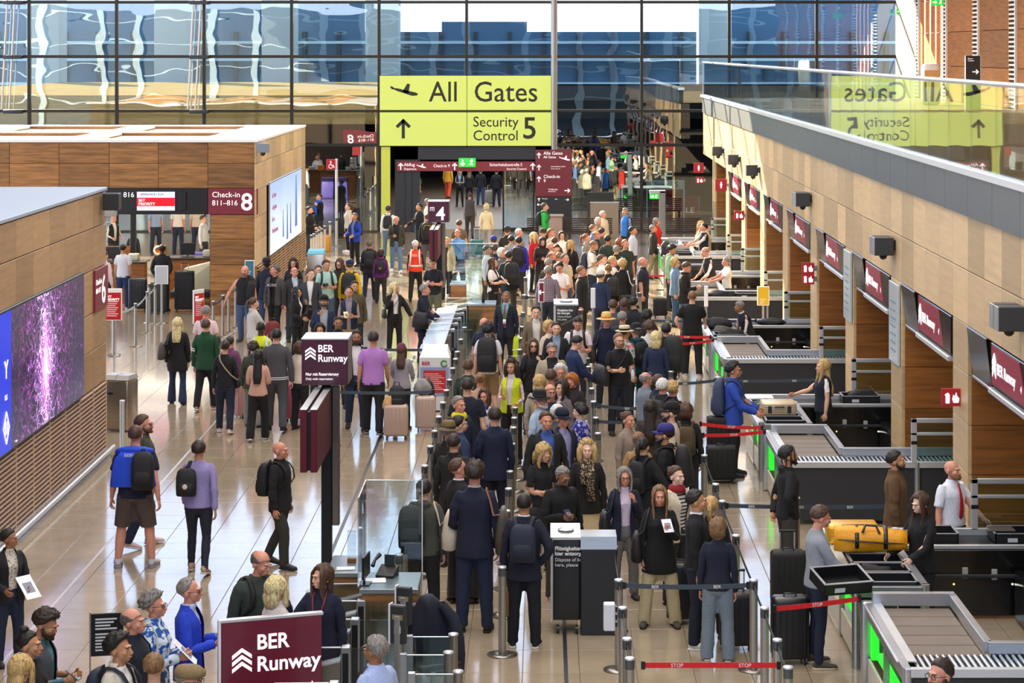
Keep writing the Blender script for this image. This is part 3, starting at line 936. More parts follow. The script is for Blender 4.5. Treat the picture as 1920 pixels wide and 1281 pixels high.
for y, z, s in ((-.9, .25, .6), (.1, .1, .8), (.9, .2, .7), (2.3, .3, 1.2)):
 mb.prism([(y - .25 * s, z), (y + .25 * s, z), (y + .12 * s, z + .9 * s), (y + .04 * s, z + 1.3 * s), (y - .08 * s, z + 1.25 * s), (y - .12 * s, z + .9 * s)], 0, .038, .042)
mb.build('printed_figures', mat('#4f6fa8', .5, emit=.5), sc2)
for i, t in enumerate(('Ihr Partner', 'in Flugreisen', 'für ein', 'Weiterkommen')):
 lettering(t, sc2, (.04, -3.4, 1.5 - i * .32), .20, mat('#a04a70', .5, emit=.3), RL)
c8 = empty('counter_sign', (f8(436), b8y0 - .05, 2.58), 0, 'maroon counter sign with a white eight on the far left block', 'sign')
MB().bbox(-.62, .66, -.02, .03, .01, .67, .006).build('sign_board', M_maroon_lit, c8)
lettering('8', c8, (.22, -.022, .12), .62, M_text, RX, bold=.008)
lettering('Check-in', c8, (-.52, -.022, .45), .20, M_text, RX)
lettering('811–816', c8, (-.52, -.022, .24), .19, M_text, RX)
bs = MB().bbox(-.72, .72, -.03, .03, -.3, .3, .006).build('back_sign', M_maroon_lit, wall8, (-8.1, b8y1 + .04, 2.95), (0, 0, math.pi))
lettering('8', bs, (.28, -.032, -.2), .55, M_text, RX, bold=.006)
lettering('Check-in\n811–816', bs, (-.6, -.032, .05), .2, M_text, RX)
tv = empty('counter_display', (f8(292), b8y0 - .06, 2.60), 0, 'counter screen showing a red band above the open check-in front', 'screen')
MB().bbox(f8(197) - f8(292), f8(390) - f8(292), -.0, .06, .0, .66, .006).build('dark_fascia', M_black, tv)
MB().bbox(f8(257) - f8(292), f8(330) - f8(292), -.03, .01, .06, .60, .006).build('screen_case', M_char, tv)
MB().box(f8(258) - f8(292), f8(329) - f8(292), -.036, -.03, .09, .57).build('screen_white', mat('#cfc8f0', .3, emit=.7), tv)
MB().box(f8(258) - f8(292), f8(329) - f8(292), -.040, -.034, .20, .42).build('screen_red', mat('#d01020', .3, emit=.7), tv)
lettering('816', tv, (f8(232) - f8(292), -.005, .43), .19, M_text, RX)
lettering('SKY\nPRIORITY', tv, (f8(261) - f8(292), -.042, .32), .10, M_text, RX, bold=.002)
lettering('AIRFRANCE / KLM', tv, (f8(264) - f8(292), -.042, .48), .075, mat('#30304a', .5), RX)
MB().bbox(f8(338) - f8(292), f8(350) - f8(292), -.06, .0, .10, .56, .01).build('speaker', M_black, tv)
# ------------------------------------------------------------------ control lanes along the right wall
M_belt = mat('#6f6257', .55, kind='stone', amt=.08)
M_roll = mat('#c9ccd0', .25, .85)
M_green = mat('#25e02a', .5, emit=1.0)
M_machine = mat('#0d0d0f', .22, coat=.3)
M_lane_glass = glass_mat((.72, .86, .82), .12)
TZ = .90
def lane(Y0, n):
 who = ['nearest', 'second', 'third', 'fourth', 'fifth'][n]
 r = empty('control_lane', (0, Y0, 0), 0, '%s control lane from the front, silver belt tables with black machine' % who, 'conveyor')
 def B(nm, m, *b, bev=.006, par=None):
  return MB().bbox(*b, bev).build(nm, m, par or r)
 B('side_rail', M_alu, 3.42, 3.50, .0, 2.50, TZ - .12, TZ + .02)
 B('top_plate', M_alu_l, 3.40, 3.60, .25, 2.48, TZ - .01, TZ + .012)
 B('front_rail', M_alu_l, 3.44, 8.6, -.02, .05, TZ - .08, TZ + .01)
 for x in (3.47, 5.35, 7.3):
  MB().cyl((x, .015, 0), (x, .015, TZ), .045, n=12).build('post', M_alu, r)
 for xa, xb in ((3.52, 5.31), (5.40, 7.26), (7.35, 8.6)):
  B('front_panel', M_char, xa, xb, .01, .03, .06, TZ - .09)
 B('back_corner_post', M_alu, 3.38, 3.52, 2.42, 2.54, 0, TZ + .03, bev=.03)
 B('back_rail', M_alu, 3.50, 4.38, 2.44, 2.52, TZ - .02, TZ + .12)
 B('inner_rail', M_alu, 4.32, 4.40, .62, 2.5, TZ - .02, TZ + .10)
 B('inner_rail', M_alu, 4.36, 8.6, .58, .66, TZ - .02, TZ + .10)
 bed = B('belt_bed', M_black, 3.55, 4.34, .05, 2.45, TZ - .14, TZ - .06)
 for i in range(5):
  B('belt', M_belt, 3.58, 4.32, .62 + i * .365, .62 + i * .365 + .345, TZ - .07, TZ - .035, bev=.012)
 x = 3.60
 roll = MB().cyl((0, .06, 0), (0, .57, 0), .021, n=8).mesh('roller', M_roll)
 while x < 6.6:
  o = link('roller', roll, r); o.location = (x, 0, TZ - .035); x += .062
 B('roller_bed', M_black, 3.55, 8.6, .05, .58, TZ - .14, TZ - .07)
 B('green_light', M_green, 3.52, 3.60, .5, 2.3, .36, .42)
 B('return_shelf', mat('#2c6a34', .5), 3.55, 4.1, .3, 6.0, .30, .34)
 B('green_light', M_green, 3.52, 3.60, 3.6, 5.9, .36, .42)
 for ya, yb in ((.1, 1.2), (1.25, 2.38), (3.3, 4.5), (4.55, 5.95)):
  B('lower_panel', mat('#cfc8bd', .4), 3.44, 3.47, ya, yb, .05, .34)
  B('panel_frame', M_alu, 3.43, 3.49, ya - .03, ya + .02, 0, TZ - .1)
 B('green_side', M_green, 3.47, 3.55, 2.30, 2.40, .34, TZ - .14)
 for x in (3.44, 4.20):
  MB().cyl((x, 3.24, 0), (x, 3.24, TZ + .02), .05, n=12).build('post', M_alu, r)
 B('tray_front_rail', M_alu, 3.48, 4.16, 3.20, 3.27, TZ - .12, TZ + .0)
 B('tray_side_rail', M_alu_l, 3.38, 3.52, 3.25, 6.05, TZ - .12, TZ - .02)
 B('tray_side_rail', M_alu, 4.16, 4.24, 3.25, 5.4, TZ - .10, TZ + .02)
 B('tray_bed', M_black, 3.5, 4.18, 3.26, 6.05, TZ - .20, TZ - .10)
 B('feed_bed', M_black, 4.16, 8.6, 5.42, 6.05, TZ - .20, TZ - .06)
 B('feed_rail', M_alu_l, 4.2, 8.6, 5.36, 5.42, TZ - .08, TZ - .03)
 B('feed_rail', M_alu_l, 3.4, 8.6, 6.05, 6.12, TZ - .10, TZ + .02)
 B('corner_shelf', M_white, 3.40, 3.9, 5.75, 6.12, TZ - .02, TZ + .01)
 B('machine_panel', M_machine, 4.24, 8.6, 5.30, 5.36, .04, TZ - .08)
 B('machine_panel', M_machine, 4.40, 8.6, .66, .70, .04, TZ - .05)
 B('machine_box', M_machine, 5.6, 8.6, 2.2, 5.2, .04, .62, bev=.03)
 B('machine_box', M_machine, 6.6, 8.6, .75, 2.1, .04, .70, bev=.03)
 for x, z in ((5.0, .62), (5.35, .60), (5.9, .55)):
  B('warning_label', mat('#a9a9a4', .5), x, x + .07, 5.285, 5.30, z - .13, z)
 for x, y, c in ((4.9, 5.29, '#ffd060'), (5.6, 5.29, '#f0f0e0'), (6.0, 5.29, '#40ff60')):
  MB().ball((x, y, .42), .012, 0, 8, 6).build('status_lamp', mat(c, .4, emit=2.5), r)
 B('cable_duct', M_char, 4.5, 6.4, 5.26, 5.30, .50, .54)
 for y in (.0, 6.08):
  g = MB()
  g.bbox(5.26, 5.34, y - .03, y + .03, TZ, 1.53, .006).bbox(5.26, 6.6, y - .03, y + .03, 1.47, 1.53, .006).bbox(5.26, 6.6, y - .03, y + .03, 1.29, 1.33, .006)
  g.build('screen_frame', M_alu_l, r)
  MB().box(5.34, 6.6, y - .006, y + .006, TZ, 1.29).build('screen_glass', M_lane_glass, r)
  MB().box(5.34, 6.6, y - .006, y + .006, 1.33, 1.47).build('screen_glass', M_lane_glass, r)
  MB().bbox(5.255, 5.345, y - .034, y - .03, 1.16, 1.21, .002).build('clip', M_black, r)
 return r
LY = [20.85 + 10.48 * i for i in range(5)]
for i, y in enumerate(LY):
 lane(y, i)
M_tray = mat('#141416', .45)
def tray(x, y, z, w=.60, d=.42, h=.13, rot=0, label='', group=None, tilt=0):
 r = empty('luggage_tray', (x, y, z), rot, label, 'tray', group)
 r.rotation_euler = (tilt, 0, rot)
 mb = MB()
 t = .012
 mb.box(-w / 2, w / 2, -d / 2, d / 2, 0, t)
 for a in ((-w / 2, -w / 2 + t, -d / 2, d / 2), (w / 2 - t, w / 2, -d / 2, d / 2), (-w / 2, w / 2, -d / 2, -d / 2 + t), (-w / 2, w / 2, d / 2 - t, d / 2)):
  mb.box(*a, 0, h)
 mb.build('tray_shell', M_tray, r)
 mb = MB()
 for a in ((-w / 2 - .01, -w / 2 + .018, -d / 2 - .01, d / 2 + .01), (w / 2 - .018, w / 2 + .01, -d / 2 - .01, d / 2 + .01), (-w / 2, w / 2, -d / 2 - .01, -d / 2 + .018), (-w / 2, w / 2, d / 2 - .018, d / 2 + .01)):
  mb.box(*a, h, h + .008)
 mb.build('tray_rim', mat('#a8acb2', .35, .5), r)
 MB().box(-.16, -.04, -d / 2 - .004, -d / 2, .03, .08).build('tray_label', mat('#c9ced6', .5), r)
 return r
def lump(name, x, y, z, sx, sy, sz, m, label, cat, seed=0, rot=0, group=None):
 bm = bmesh.new()
 bmesh.ops.create_icosphere(bm, subdivisions=3, radius=1)
 for v in bm.verts:
  n = mnoise.noise(v.co * 1.7 + Vector((seed, seed * 2.3, 0))) * .35 + mnoise.noise(v.co * 4.5 + Vector((seed, 3, 0))) * .14
  v.co *= 1 + n
  v.co = Vector((v.co.x * sx, v.co.y * sy, max(-.45, v.co.z) * sz + .45 * sz))
 o = MB().bm(bm, 0, True).build(name, m, None, (x, y, z), (0, 0, rot))
 return tag(o, label, cat, group)
A = LY[0]
tray(3.83, A + 3.50, TZ - .10, label='empty black tray at the front end of the nearest lane')
tray(3.83, A + 3.98, TZ - .10, label='black tray holding a dark jacket on the nearest lane')
lump('folded_jacket', 3.74, A + 3.98, TZ - .085, .20, .14, .10, mat('#1c1a1e', .8), 'dark jacket bunched up in a tray on the nearest lane', 'jacket', 2)
tray(3.83, A + 4.44, TZ - .10, label='third black tray on the nearest lane under the yellow bag')
tray(5.75, A + 5.74, TZ - .06, .62, .46, label='black tray on the feed belt beside the red-tied man')
tray(4.75, A + 5.74, TZ - .06, .5, .46, label='black tray on the feed belt behind the long-haired woman')
tb = tag(MB().bbox(-.16, .16, -.11, .11, 0, .02, .006).build('tablet_computer', mat('#5a5552', .2, coat=.4)), 'grey tablet lying on a tray by the red-tied man', 'tablet')
tb.location = (5.55, A + 5.72, TZ + .075)
def rounded_loft(rows, n=20, ex=3.2):
 R = [((cx, cy, z), (rx_, 0, 0), (0, ry_, 0)) for z, rx_, ry_, cx, cy in rows]
 return R
def duffel(x, y, z, rot):
 r = empty('duffel_bag', (x, y, z), rot, 'big yellow duffel bag with black straps lying on the nearest lane', 'bag')
 M_y = mat('#e09a10', .55, kind='cloth', amt=.12, bump=.3)
 bm = bmesh.new()
 bmesh.ops.create_cube(bm, size=2)
 bmesh.ops.subdivide_edges(bm, edges=bm.edges[:], cuts=7, use_grid_fill=True)
 for v in bm.verts:
  p = v.co.copy()
  q = p.copy()
  l = math.hypot(p.y, p.z)
  if l > 1e-6:
   m_ = max(abs(p.y), abs(p.z))
   f = (m_ / l) ** .75
   q.y, q.z = p.y * f, p.z * f
  end = 1 - .16 * abs(p.x) ** 3
  nn = mnoise.noise(p * 2.2) * .07
  v.co = Vector((q.x * .42, q.y * .19 * end * (1 + nn), (q.z * .145 * end * (1 + nn)) * (1 - .18 * q.x) + .15))
 MB().bm(bm, 0, True).build('bag_body', M_y, r)
 for x_ in (-.16, .17):
  MB().tube([(x_, .196 * math.cos(t), .15 + .155 * math.sin(t)) for t in np.linspace(-.5, math.pi + .5, 15)], .024, 6, flat=.25).build('compression_strap', M_black, r)
 MB().tube([(-.38, -.15, .17), (-.20, -.20, .17), (0, -.205, .16), (.2, -.20, .15), (.38, -.15, .14)], .022, 6, flat=.3).build('side_strap', M_black, r)
 MB().tube([(-.10, -.17, .26), (-.06, -.13, .34), (.06, -.12, .33), (.10, -.16, .25)], .016, 6).build('carry_handle', M_black, r)
 MB().tube([(-.33, .0, .305), (-.1, .02, .310), (.1, .02, .305), (.33, .0, .28)], .008, 6).build('zip', mat('#55524e', .6), r)
 MB().ball((.28, -.10, .30), (.045, .012, .016), 0, 10, 6).build('round_badge', M_white, r)
 MB().ball((.40, 0, .145), (.03, .13, .10), 0, 12, 8).build('end_cap', M_black, r)
duffel(3.80, A + 4.62, TZ + .06, -.10)
def hardcase(x, y, z, w, d, h, col, label, rot=0, clasp=True, group=None):
 r = empty('hard_case', (x, y, z), rot, label, 'case', group)
 m = mat(col, .32, .35, kind='brushed', amt=.06)
 MB().bbox(-w / 2, w / 2, -d / 2, d / 2, 0, h, min(.035, h * .3)).build('shell', m, r)
 mb = MB()
 for i in range(5):
  zz = h * (.18 + .16 * i)
  mb.bbox(-w / 2 + .03, w / 2 - .03, -d / 2 - .006, d / 2 + .006, zz, zz + h * .05, .003)
 tag(mb.build('ribs', m, r), kind='stuff')
 for s in (-1, 1):
  MB().bbox(s * w * .28 - .03, s * w * .28 + .03, -d / 2 - .018, -d / 2, h * .25, h * .75, .006).build('latch', M_char, r)
 MB().tube([(-.07, -d / 2, h * .62), (-.07, -d / 2 - .03, h * .70), (.07, -d / 2 - .03, h * .70), (.07, -d / 2, h * .62)], .010, 6).build('handle', M_char, r)
 return r
hardcase(3.72, A + 5.55, TZ - .02, .62, .42, .22, '#e0a51c', 'yellow hard case behind the yellow duffel bag')
Bq = LY[1]
hardcase(3.80, Bq + 4.15, TZ + .0, .56, .42, .22, '#cdb99a', 'champagne metal case with ribs on the second lane')
tray(3.83, Bq + 3.55, TZ - .10, label='empty black tray in front of the champagne case')
tray(3.80, Bq + 4.2, TZ - .10, label='black tray under the champagne case on the second lane')
lump('folded_jacket', 3.66, Bq + 5.0, TZ - .09, .22, .22, .13, mat('#3c4038', .8), 'dark sports jacket with lime lines behind the champagne case', 'jacket', 5)
for i in range(2):
 MB().tube([(-.2, -.12 + .1 * i, .10), (-.08, -.13 + .1 * i, .16), (.06, -.13 + .1 * i, .165), (.18, -.10 + .1 * i, .12)], .008, 6).build('lime_piping', mat('#b8e01c', .6), bpy.data.objects['folded_jacket.001'])
tray(5.35, Bq + 5.74, TZ - .06, .62, .44, label='black tray piled with coats on the second feed belt')
lump('coat_heap', 5.4, Bq + 5.74, TZ - .04, .26, .17, .15, mat('#15151a', .75), 'black coats heaped in a tray near the second portal', 'coat', 8)
Cq = LY[2]
tray(3.85, Cq + 3.6, TZ - .10, .66, .46, label='black tray under the black coat on the third lane')
lump('coat_heap', 3.85, Cq + 3.6, TZ - .08, .28, .18, .14, mat('#101014', .7), 'black coat heaped in the front tray of the third lane', 'coat', 11)
lump('jacket_heap', 3.78, Cq + 4.5, TZ - .1, .22, .2, .12, mat('#4a4c40', .8), 'olive jacket lying under the hands of the grey-haired agent', 'jacket', 12)
lump('coat_heap', 3.75, Cq + 5.5, TZ - .1, .30, .2, .16, mat('#121216', .7), 'black coat at the rear of the third lane', 'coat', 13)
lump('bag_heap', 4.95, Cq + 5.74, TZ - .06, .3, .16, .1, mat('#17171b', .7), 'flat black bag on the third feed belt', 'bag', 14)
Dq = LY[3]
lump('bag_heap', 3.72, Dq + .35, TZ - .04, .26, .18, .16, mat('#6b6758', .8), 'grey holdall on the fourth lane near the black-haired man', 'bag', 15)
lump('coat_heap', 4.3, Dq + .3, TZ - .04, .40, .16, .12, mat('#14161a', .7), 'dark coat before the seated white-shirted agent', 'coat', 16)
tray(4.9, Dq + .32, TZ - .05, label='black tray on the fourth lane beside the seated agent')
hardcase(3.95, Dq + 3.8, TZ + .02, .75, .5, .40, '#1d1b1b', 'big black case standing before the bald agent on the fourth lane')
lump('bag_heap', 3.55, LY[4] + .3, TZ - .04, .2, .16, .3, mat('#25252a', .7), 'black rucksack with white straps on the far lane', 'bag', 17)
tray(3.9, LY[4] + .3, TZ - .03, .7, .5, label='grey tray on the far lane in the sunlight')
# ------------------------------------------------------------------ queue posts and belts, gates, desks, bins
M_post = mat('#a6a29c', .30, .75, kind='brushed', amt=.06)
M_beltc = mat('#3c4852', .6, kind='cloth', amt=.06)
M_beltr = mat('#d01a22', .55)
post_me = {}
def queue_post(X, Y, label, group, r=.045, base=.17, h=1.0, m=None):
 key = (r, base, h, m)
 o = empty('queue_post', (X, Y, 0), 0, label, 'barrier post', group)
 if key not in post_me:
  post_me[key] = (MB().cyl((0, 0, .015), (0, 0, h - .10), r, n=16).mesh('pole', m or M_post), MB().lathe([(0, .028), (base * .55, .026), (base, .012), (base, 0), (0, 0)], n=24).mesh('base_plate', M_steel),
      MB().cyl((0, 0, h - .11), (0, 0, h - .012), r * 1.03, n=16).mesh('belt_head', mat('#55585c', .4, .4)), MB().lathe([(r * 1.08, h - .02), (r * 1.08, h - .004), (r * .9, h), (0, h)], n=16).mesh('cap', M_alu_l))
 for nm, me in zip(('pole', 'base_plate', 'belt_head', 'cap'), post_me[key]):
  link(nm, me, o)
 return o
ORD = ['nearest','second','third','fourth','fifth','sixth','seventh','eighth','ninth','tenth','eleventh','twelfth','thirteenth','fourteenth','fifteenth','sixteenth']
LINES = {'outer left': (-1.67, [25.2, 26.6, 28.2, 29.3, 30.6, 32.1, 33.4, 34.7, 36.1, 37.4, 38.6, 40.0, 41.2, 42.2, 44.0, 45.9]),
         'inner left': (-.47, [24.6, 26.3, 27.6, 29.0, 30.2, 31.0, 32.3, 33.7, 34.6, 35.6, 42.5, 44.2, 46.0, 48.5, 52.0, 56.0]),
         'middle': (.82, [20.9, 21.6, 22.8, 24.0, 25.6, 33.2, 34.6, 36.2, 37.6, 39.0, 40.2, 41.3, 45.0, 49.0]),
         'right': (2.30, [20.6, 21.56, 22.8, 24.0, 26.2, 28.2, 29.3, 31.4, 33.5, 39.6, 47.5, 52.5, 58.0])}
for nm, (X, ys) in LINES.items():
 for i, Y in enumerate(ys):
  queue_post(X, Y, '%s silver barrier post from the front in the %s row' % (ORD[i], nm), 'posts of the %s row' % nm)
def belt(p0, p1, m, label, sag=.03, txt=None, h=.052, name='barrier_belt', cat='barrier belt', group=None):
 p0, p1 = Vector(p0), Vector(p1)
 d = p1 - p0
 L_ = d.length
 o = empty(name, p0, math.atan2(d.y, d.x), label, cat, group)
 n = 10
 vs, fs = [], []
 for i in range(n + 1):
  t = i / n
  z = (p1.z - p0.z) * t - sag * 4 * t * (1 - t)
  for y in (-.002, .002):
   for dz in (-h / 2, h / 2):
    vs.append((L_ * t, y, z + dz))
 for i in range(n):
  a = i * 4
  for q, w in ((0, 1), (1, 3), (3, 2), (2, 0)):
   fs.append((a + q, a + w, a + w + 4, a + q + 4))
 MB().add(vs, fs).build('webbing', m, o)
 if txt:
  k = max(1, int(L_ / .62))
  for i in range(k):
   t = (i + .5) / k
   z = (p1.z - p0.z) * t - sag * 4 * t * (1 - t)
   lettering(txt, o, (L_ * t, -.004, z - .017), .05, mat('#e9eaec', .6), RX, 'CENTER', depth=.002)
 for t in (0, 1):
  MB().bbox(L_ * t - .02, L_ * t + .02, -.012, .012, (p1.z - p0.z) * t - .04, (p1.z - p0.z) * t + .04, .004).build('belt_clip', M_black, o)
 return o
def along(X, ys, label):
 for i, (a, b) in enumerate(zip(ys, ys[1:])):
  if b - a < 2.2:
   belt((X + .0, a + .05, .93), (X, b - .05, .93), M_beltc, label % ORD[i], .02, group='belts of the waiting lanes')
for nm, (X, ys) in LINES.items():
 along(X, ys, '%s grey belt from the front between posts of the ' + nm + ' row')
Z_ = .93
belt((.88, 24.0, Z_), (2.24, 24.0, Z_), M_beltc, 'grey belt with letters across the lane before the cream-trousered woman', .02, 'BER')
belt((2.36, 28.2, Z_), (4.9, 28.2, Z_), M_beltc, 'grey belt with letters behind the man in a black hoodie', .02, 'BER')
queue_post(3.28, 28.4, 'single silver post on the belt behind the braided man', None)
belt((1.95, 38.6, Z_), (3.05, 38.9, Z_), M_beltc, 'dark belt across the aisle behind the white-haired man', .03, 'BER')
belt((3.15, 38.9, Z_), (4.9, 39.0, Z_), M_beltc, 'grey belt with letters behind the long-haired blonde agent', .02, 'BER')
queue_post(3.10, 38.9, 'single silver post behind the man with the blue rucksack', None)
belt((2.3, 47.5, Z_), (4.6, 47.5, Z_), M_beltc, 'pale belt across the lane behind the man in a black T-shirt', .02, 'BER')
belt((.85, 36.2, Z_), (1.9, 36.0, Z_), M_beltc, 'lower grey belt in front of the bearded man with a bottle', .04, 'BER')
belt((.85, 34.6, Z_), (1.9, 34.8, Z_), M_beltc, 'second grey belt below the bearded man', .03, 'BER')
belt((-.42, 45.6, Z_), (.75, 48.2, Z_), M_beltc, 'sagging grey belt behind the plaid-shirted man', .08)
belt((-.40, 52, Z_), (2.2, 52.4, Z_), M_beltc, 'grey belt across the far crowd', .03)
belt((-3.55, 43.0, Z_), (-1.75, 43.0, Z_), M_beltc, 'grey belt before the blonde woman in white', .02)
belt((-3.62, 37.6, Z_), (-1.9, 37.6, Z_), M_beltc, 'grey belt behind the man in pink', .02)
queue_post(-3.6, 43.0, 'silver post at the belt left of the blonde woman in white', None, .035)
queue_post(-3.66, 37.6, 'silver post at the belt left of the man in pink', None, .035)
belt((2.42, 22.95, .94), (3.36, 23.30, .96), M_beltr, 'red stop belt in front of the man in a grey sweater', .01, 'STOP')
belt((.95, 20.95, .91), (2.25, 20.95, .91), M_beltr, 'red stop belt at the bottom of the picture', .0, 'STOP')
belt((2.42, 33.3, .94), (3.38, 33.5, .96), M_beltr, 'lower red stop belt before the man with the blue rucksack', .02, 'STOP')
belt((2.45, 34.2, .96), (3.40, 34.1, .92), M_beltr, 'upper red stop belt before the man with the blue rucksack', .02, 'STOP')
belt((2.55, 43.8, .92), (3.42, 44.2, .94), M_beltr, 'lower red stop belt behind the short-haired man in black', .02, 'STOP')
belt((2.45, 45.0, .94), (3.42, 44.9, .92), M_beltr, 'upper red stop belt behind the short-haired man in black', .02, 'STOP')
belt((2.45, 57.4, .90), (3.3, 57.4, .90), M_beltr, 'short red stop belt beside the bald man in a polo shirt', .02)
for x, y in ((213, 665), (254, 650), (276, 624), (291, 608), (280, 606)):
 Y = floor_depth(y)
 queue_post((x - VX) * Y / F, Y, 'slim silver post before the left counters, %s from the front' % ORD[[213, 254, 276, 291, 280].index(x)], 'posts before the left counters', .034, .16)
pts = [(213, 665), (254, 650), (276, 624), (291, 608)]
for a, b in zip(pts, pts[1:]):
 Ya, Yb = floor_depth(a[1]), floor_depth(b[1])
 belt(((a[0] - VX) * Ya / F, Ya, Z_), ((b[0] - VX) * Yb / F, Yb, Z_), mat('#a8b6bd', .6), '%s pale belt from the front before the left counters' % ORD[pts.index(a)], .05, group='belts before the left counters')
for x, y in ((400, 645), (418, 632), (429, 625), (442, 615)):
 Y = floor_depth(y)
 queue_post((x - VX) * Y / F, Y, 'slim silver post left of the man in black sleeveless shirt, %s from the left' % ORD[[400, 418, 429, 442].index(x)], 'posts by the sleeveless man', .034, .16)
pp = [(400, 645), (418, 632), (429, 625)]
for a, b in zip(pp, pp[1:]):
 Ya, Yb = floor_depth(a[1]), floor_depth(b[1])
 belt(((a[0] - VX) * Ya / F, Ya, Z_), ((b[0] - VX) * Yb / F, Yb, Z_), M_beltc, '%s grey belt left of the man in a black sleeveless shirt' % ORD[pp.index(a)], .04, group='belts by the sleeveless man')
for x, y in ((584, 500), (589, 497), (594, 492), (598, 489), (603, 486), (609, 480), (619, 471), (631, 462)):
 Y = floor_depth(y)
 queue_post((x - VX) * Y / F, Y, '%s slim pale post from the left beside the far left block' % ORD[[584, 589, 594, 598, 603, 609, 619, 631].index(x)], 'posts beside the far left block', .04, .17, m=mat('#cbbfae', .4, .4))
MB().bbox(-.22, .22, -.15, .15, 0, .55, .03).build('litter_box', mat('#d8921c', .5), None, ((607 - VX) * 74 / F, 74, 0))
tag(bpy.data.objects['litter_box'], 'small amber box behind the pale posts', 'box')
def board(x, y0, y1, w, Y, label, m, band=None, lines=0, txt=None, rot=0.0):
 X = (x - VX) * Y / F
 z0, z1 = HC - (y1 - VY) * Y / F, HC - (y0 - VY) * Y / F
 r = empty('board_sign', (X, Y, 0), rot, label, 'sign')
 MB().cyl((0, .02, .01), (0, .02, z1 - .05), .028, n=10).build('stand', M_alu, r)
 MB().lathe([(0, .028), (.09, .026), (.16, .012), (.16, 0), (0, 0)], (0, .02, 0), 20).build('base_plate', M_steel, r)
 MB().bbox(-w / 2, w / 2, -.02, .02, z0, z1, .008).build('frame', M_white, r)
 MB().box(-w / 2 + .02, w / 2 - .02, -.026, -.018, z0 + .02, z1 - (.09 if band else .02)).build('poster', m, r)
 if txt:
  lettering(txt, r, (-w / 2 + .05, -.028, z1 - .20), .07, M_text, RX, bold=.002)
 if lines:
  mb = MB()
  for i in range(lines):
   z = z1 - .30 - i * .045
   if z > z0 + .05:
    mb.box(-w / 2 + .06, w / 2 - .08 - .03 * (i % 3), -.029, -.026, z, z + .016)
  tag(mb.build('small_print', mat('#f2e4e4', .6), r), kind='stuff')
 return r
board(212, 541, 601, .40, floor_depth(668), 'red priority sign standing before the left counters', mat('#b81418', .45), True, 8, 'SKY\nPRIORITY')
board(372, 543, 606, .38, 52.2, 'narrow red priority sign turned sideways near the wood pier', mat('#c23030', .45), True, 8, 'SKY\nPRIORITY', rot=1.0)
board(303, 498, 533, .33, 54.5, 'blank grey board seen from behind on a post before the dark-suited man', mat('#b9bcbf', .5))
board(468, 488, 530, .25, 56.0, 'blue notice behind the sleeveless man', mat('#3f6f8c', .5), None, 6)
board(1015, 529, 567, .13, 47.8, 'narrow maroon arrow sign at the sagging belt', M_maroon_lit, rot=.15)
o = [q for q in bpy.data.objects if q.get('label', '').startswith('narrow maroon arrow')][0]
mb = MB(); arrow(mb, 0, -.03, HC - (548 - VY) * 47.8 / F, .12, math.pi / 2, .18); mb.build('arrow_symbol', M_text, o)
board(1431, 537, 573, .28, 50.3, 'yellow notice on a slim post between the far lanes', mat('#d8b428', .45), None, 5)
board(1324, 536, 575, .09, 49.5, 'white edge-on board by the black T-shirted man', M_white)
board(1112, 540, 578, .10, 46.5, 'pale edge-on board beside the liquids bin', M_white)
def at_floor(x, y):
 Y = floor_depth(y); return ((x - VX) * Y / F, Y, 0)
def waste_station(loc, label, rot):
 r = empty('waste_station', loc, rot, label, 'bin')
 MB().bbox(-.25, .25, -.22, .22, .02, .92, .04).build('cabinet', mat('#a79c8c', .28, .85, kind='brushed', amt=.12), r)
 for i in range(2):
  MB().hexa([(-.25 + .26 * i, -.22, .92), (-.01 + .26 * i, -.22, .92), (-.01 + .26 * i, .22, .92), (-.25 + .26 * i, .22, .92), (-.24 + .26 * i, -.16, 1.0), (-.02 + .26 * i, -.16, 1.0), (-.02 + .26 * i, .16, 1.0), (-.24 + .26 * i, .16, 1.0)]).build('lid', M_alu_l, r)
 MB().ball((-.10, -.222, .68), (.07, .012, .022), 0, 12, 6).build('slot', M_gap, r)
 lettering('GLAS', r, (.10, -.223, .45), .07, M_white, (math.pi / 2, math.pi / 2, 0))
waste_station(at_floor(226, 806), 'stainless waste station with two lids by the near left block', -.25)
r = empty('floor_post', at_floor(229, 838), 0, 'short silver bollard before the waste station', 'post')
MB().cyl((0, 0, 0), (0, 0, .78), .04, n=12).build('pole', M_alu_l, r); MB().lathe([(.045, .78), (.045, .8), (0, .8)]).build('cap', M_white, r)
r = empty('steel_kiosk', ((593 - VX) * 60.5 / F, 60.5, 0), 0, 'brushed steel kiosk at the corner of the far left block', 'kiosk')
MB().bbox(-.24, .24, -.2, .2, 0, 1.18, .03).build('cabinet', mat('#b7b4ae', .3, .8), r); MB().hexa([(-.24, -.2, 1.18), (.24, -.2, 1.18), (.24, .2, 1.18), (-.24, .2, 1.18), (-.22, -.1, 1.26), (.22, -.1, 1.26), (.22, .2, 1.30), (-.22, .2, 1.30)]).build('sloped_top', mat('#5fb0c8', .3), r)
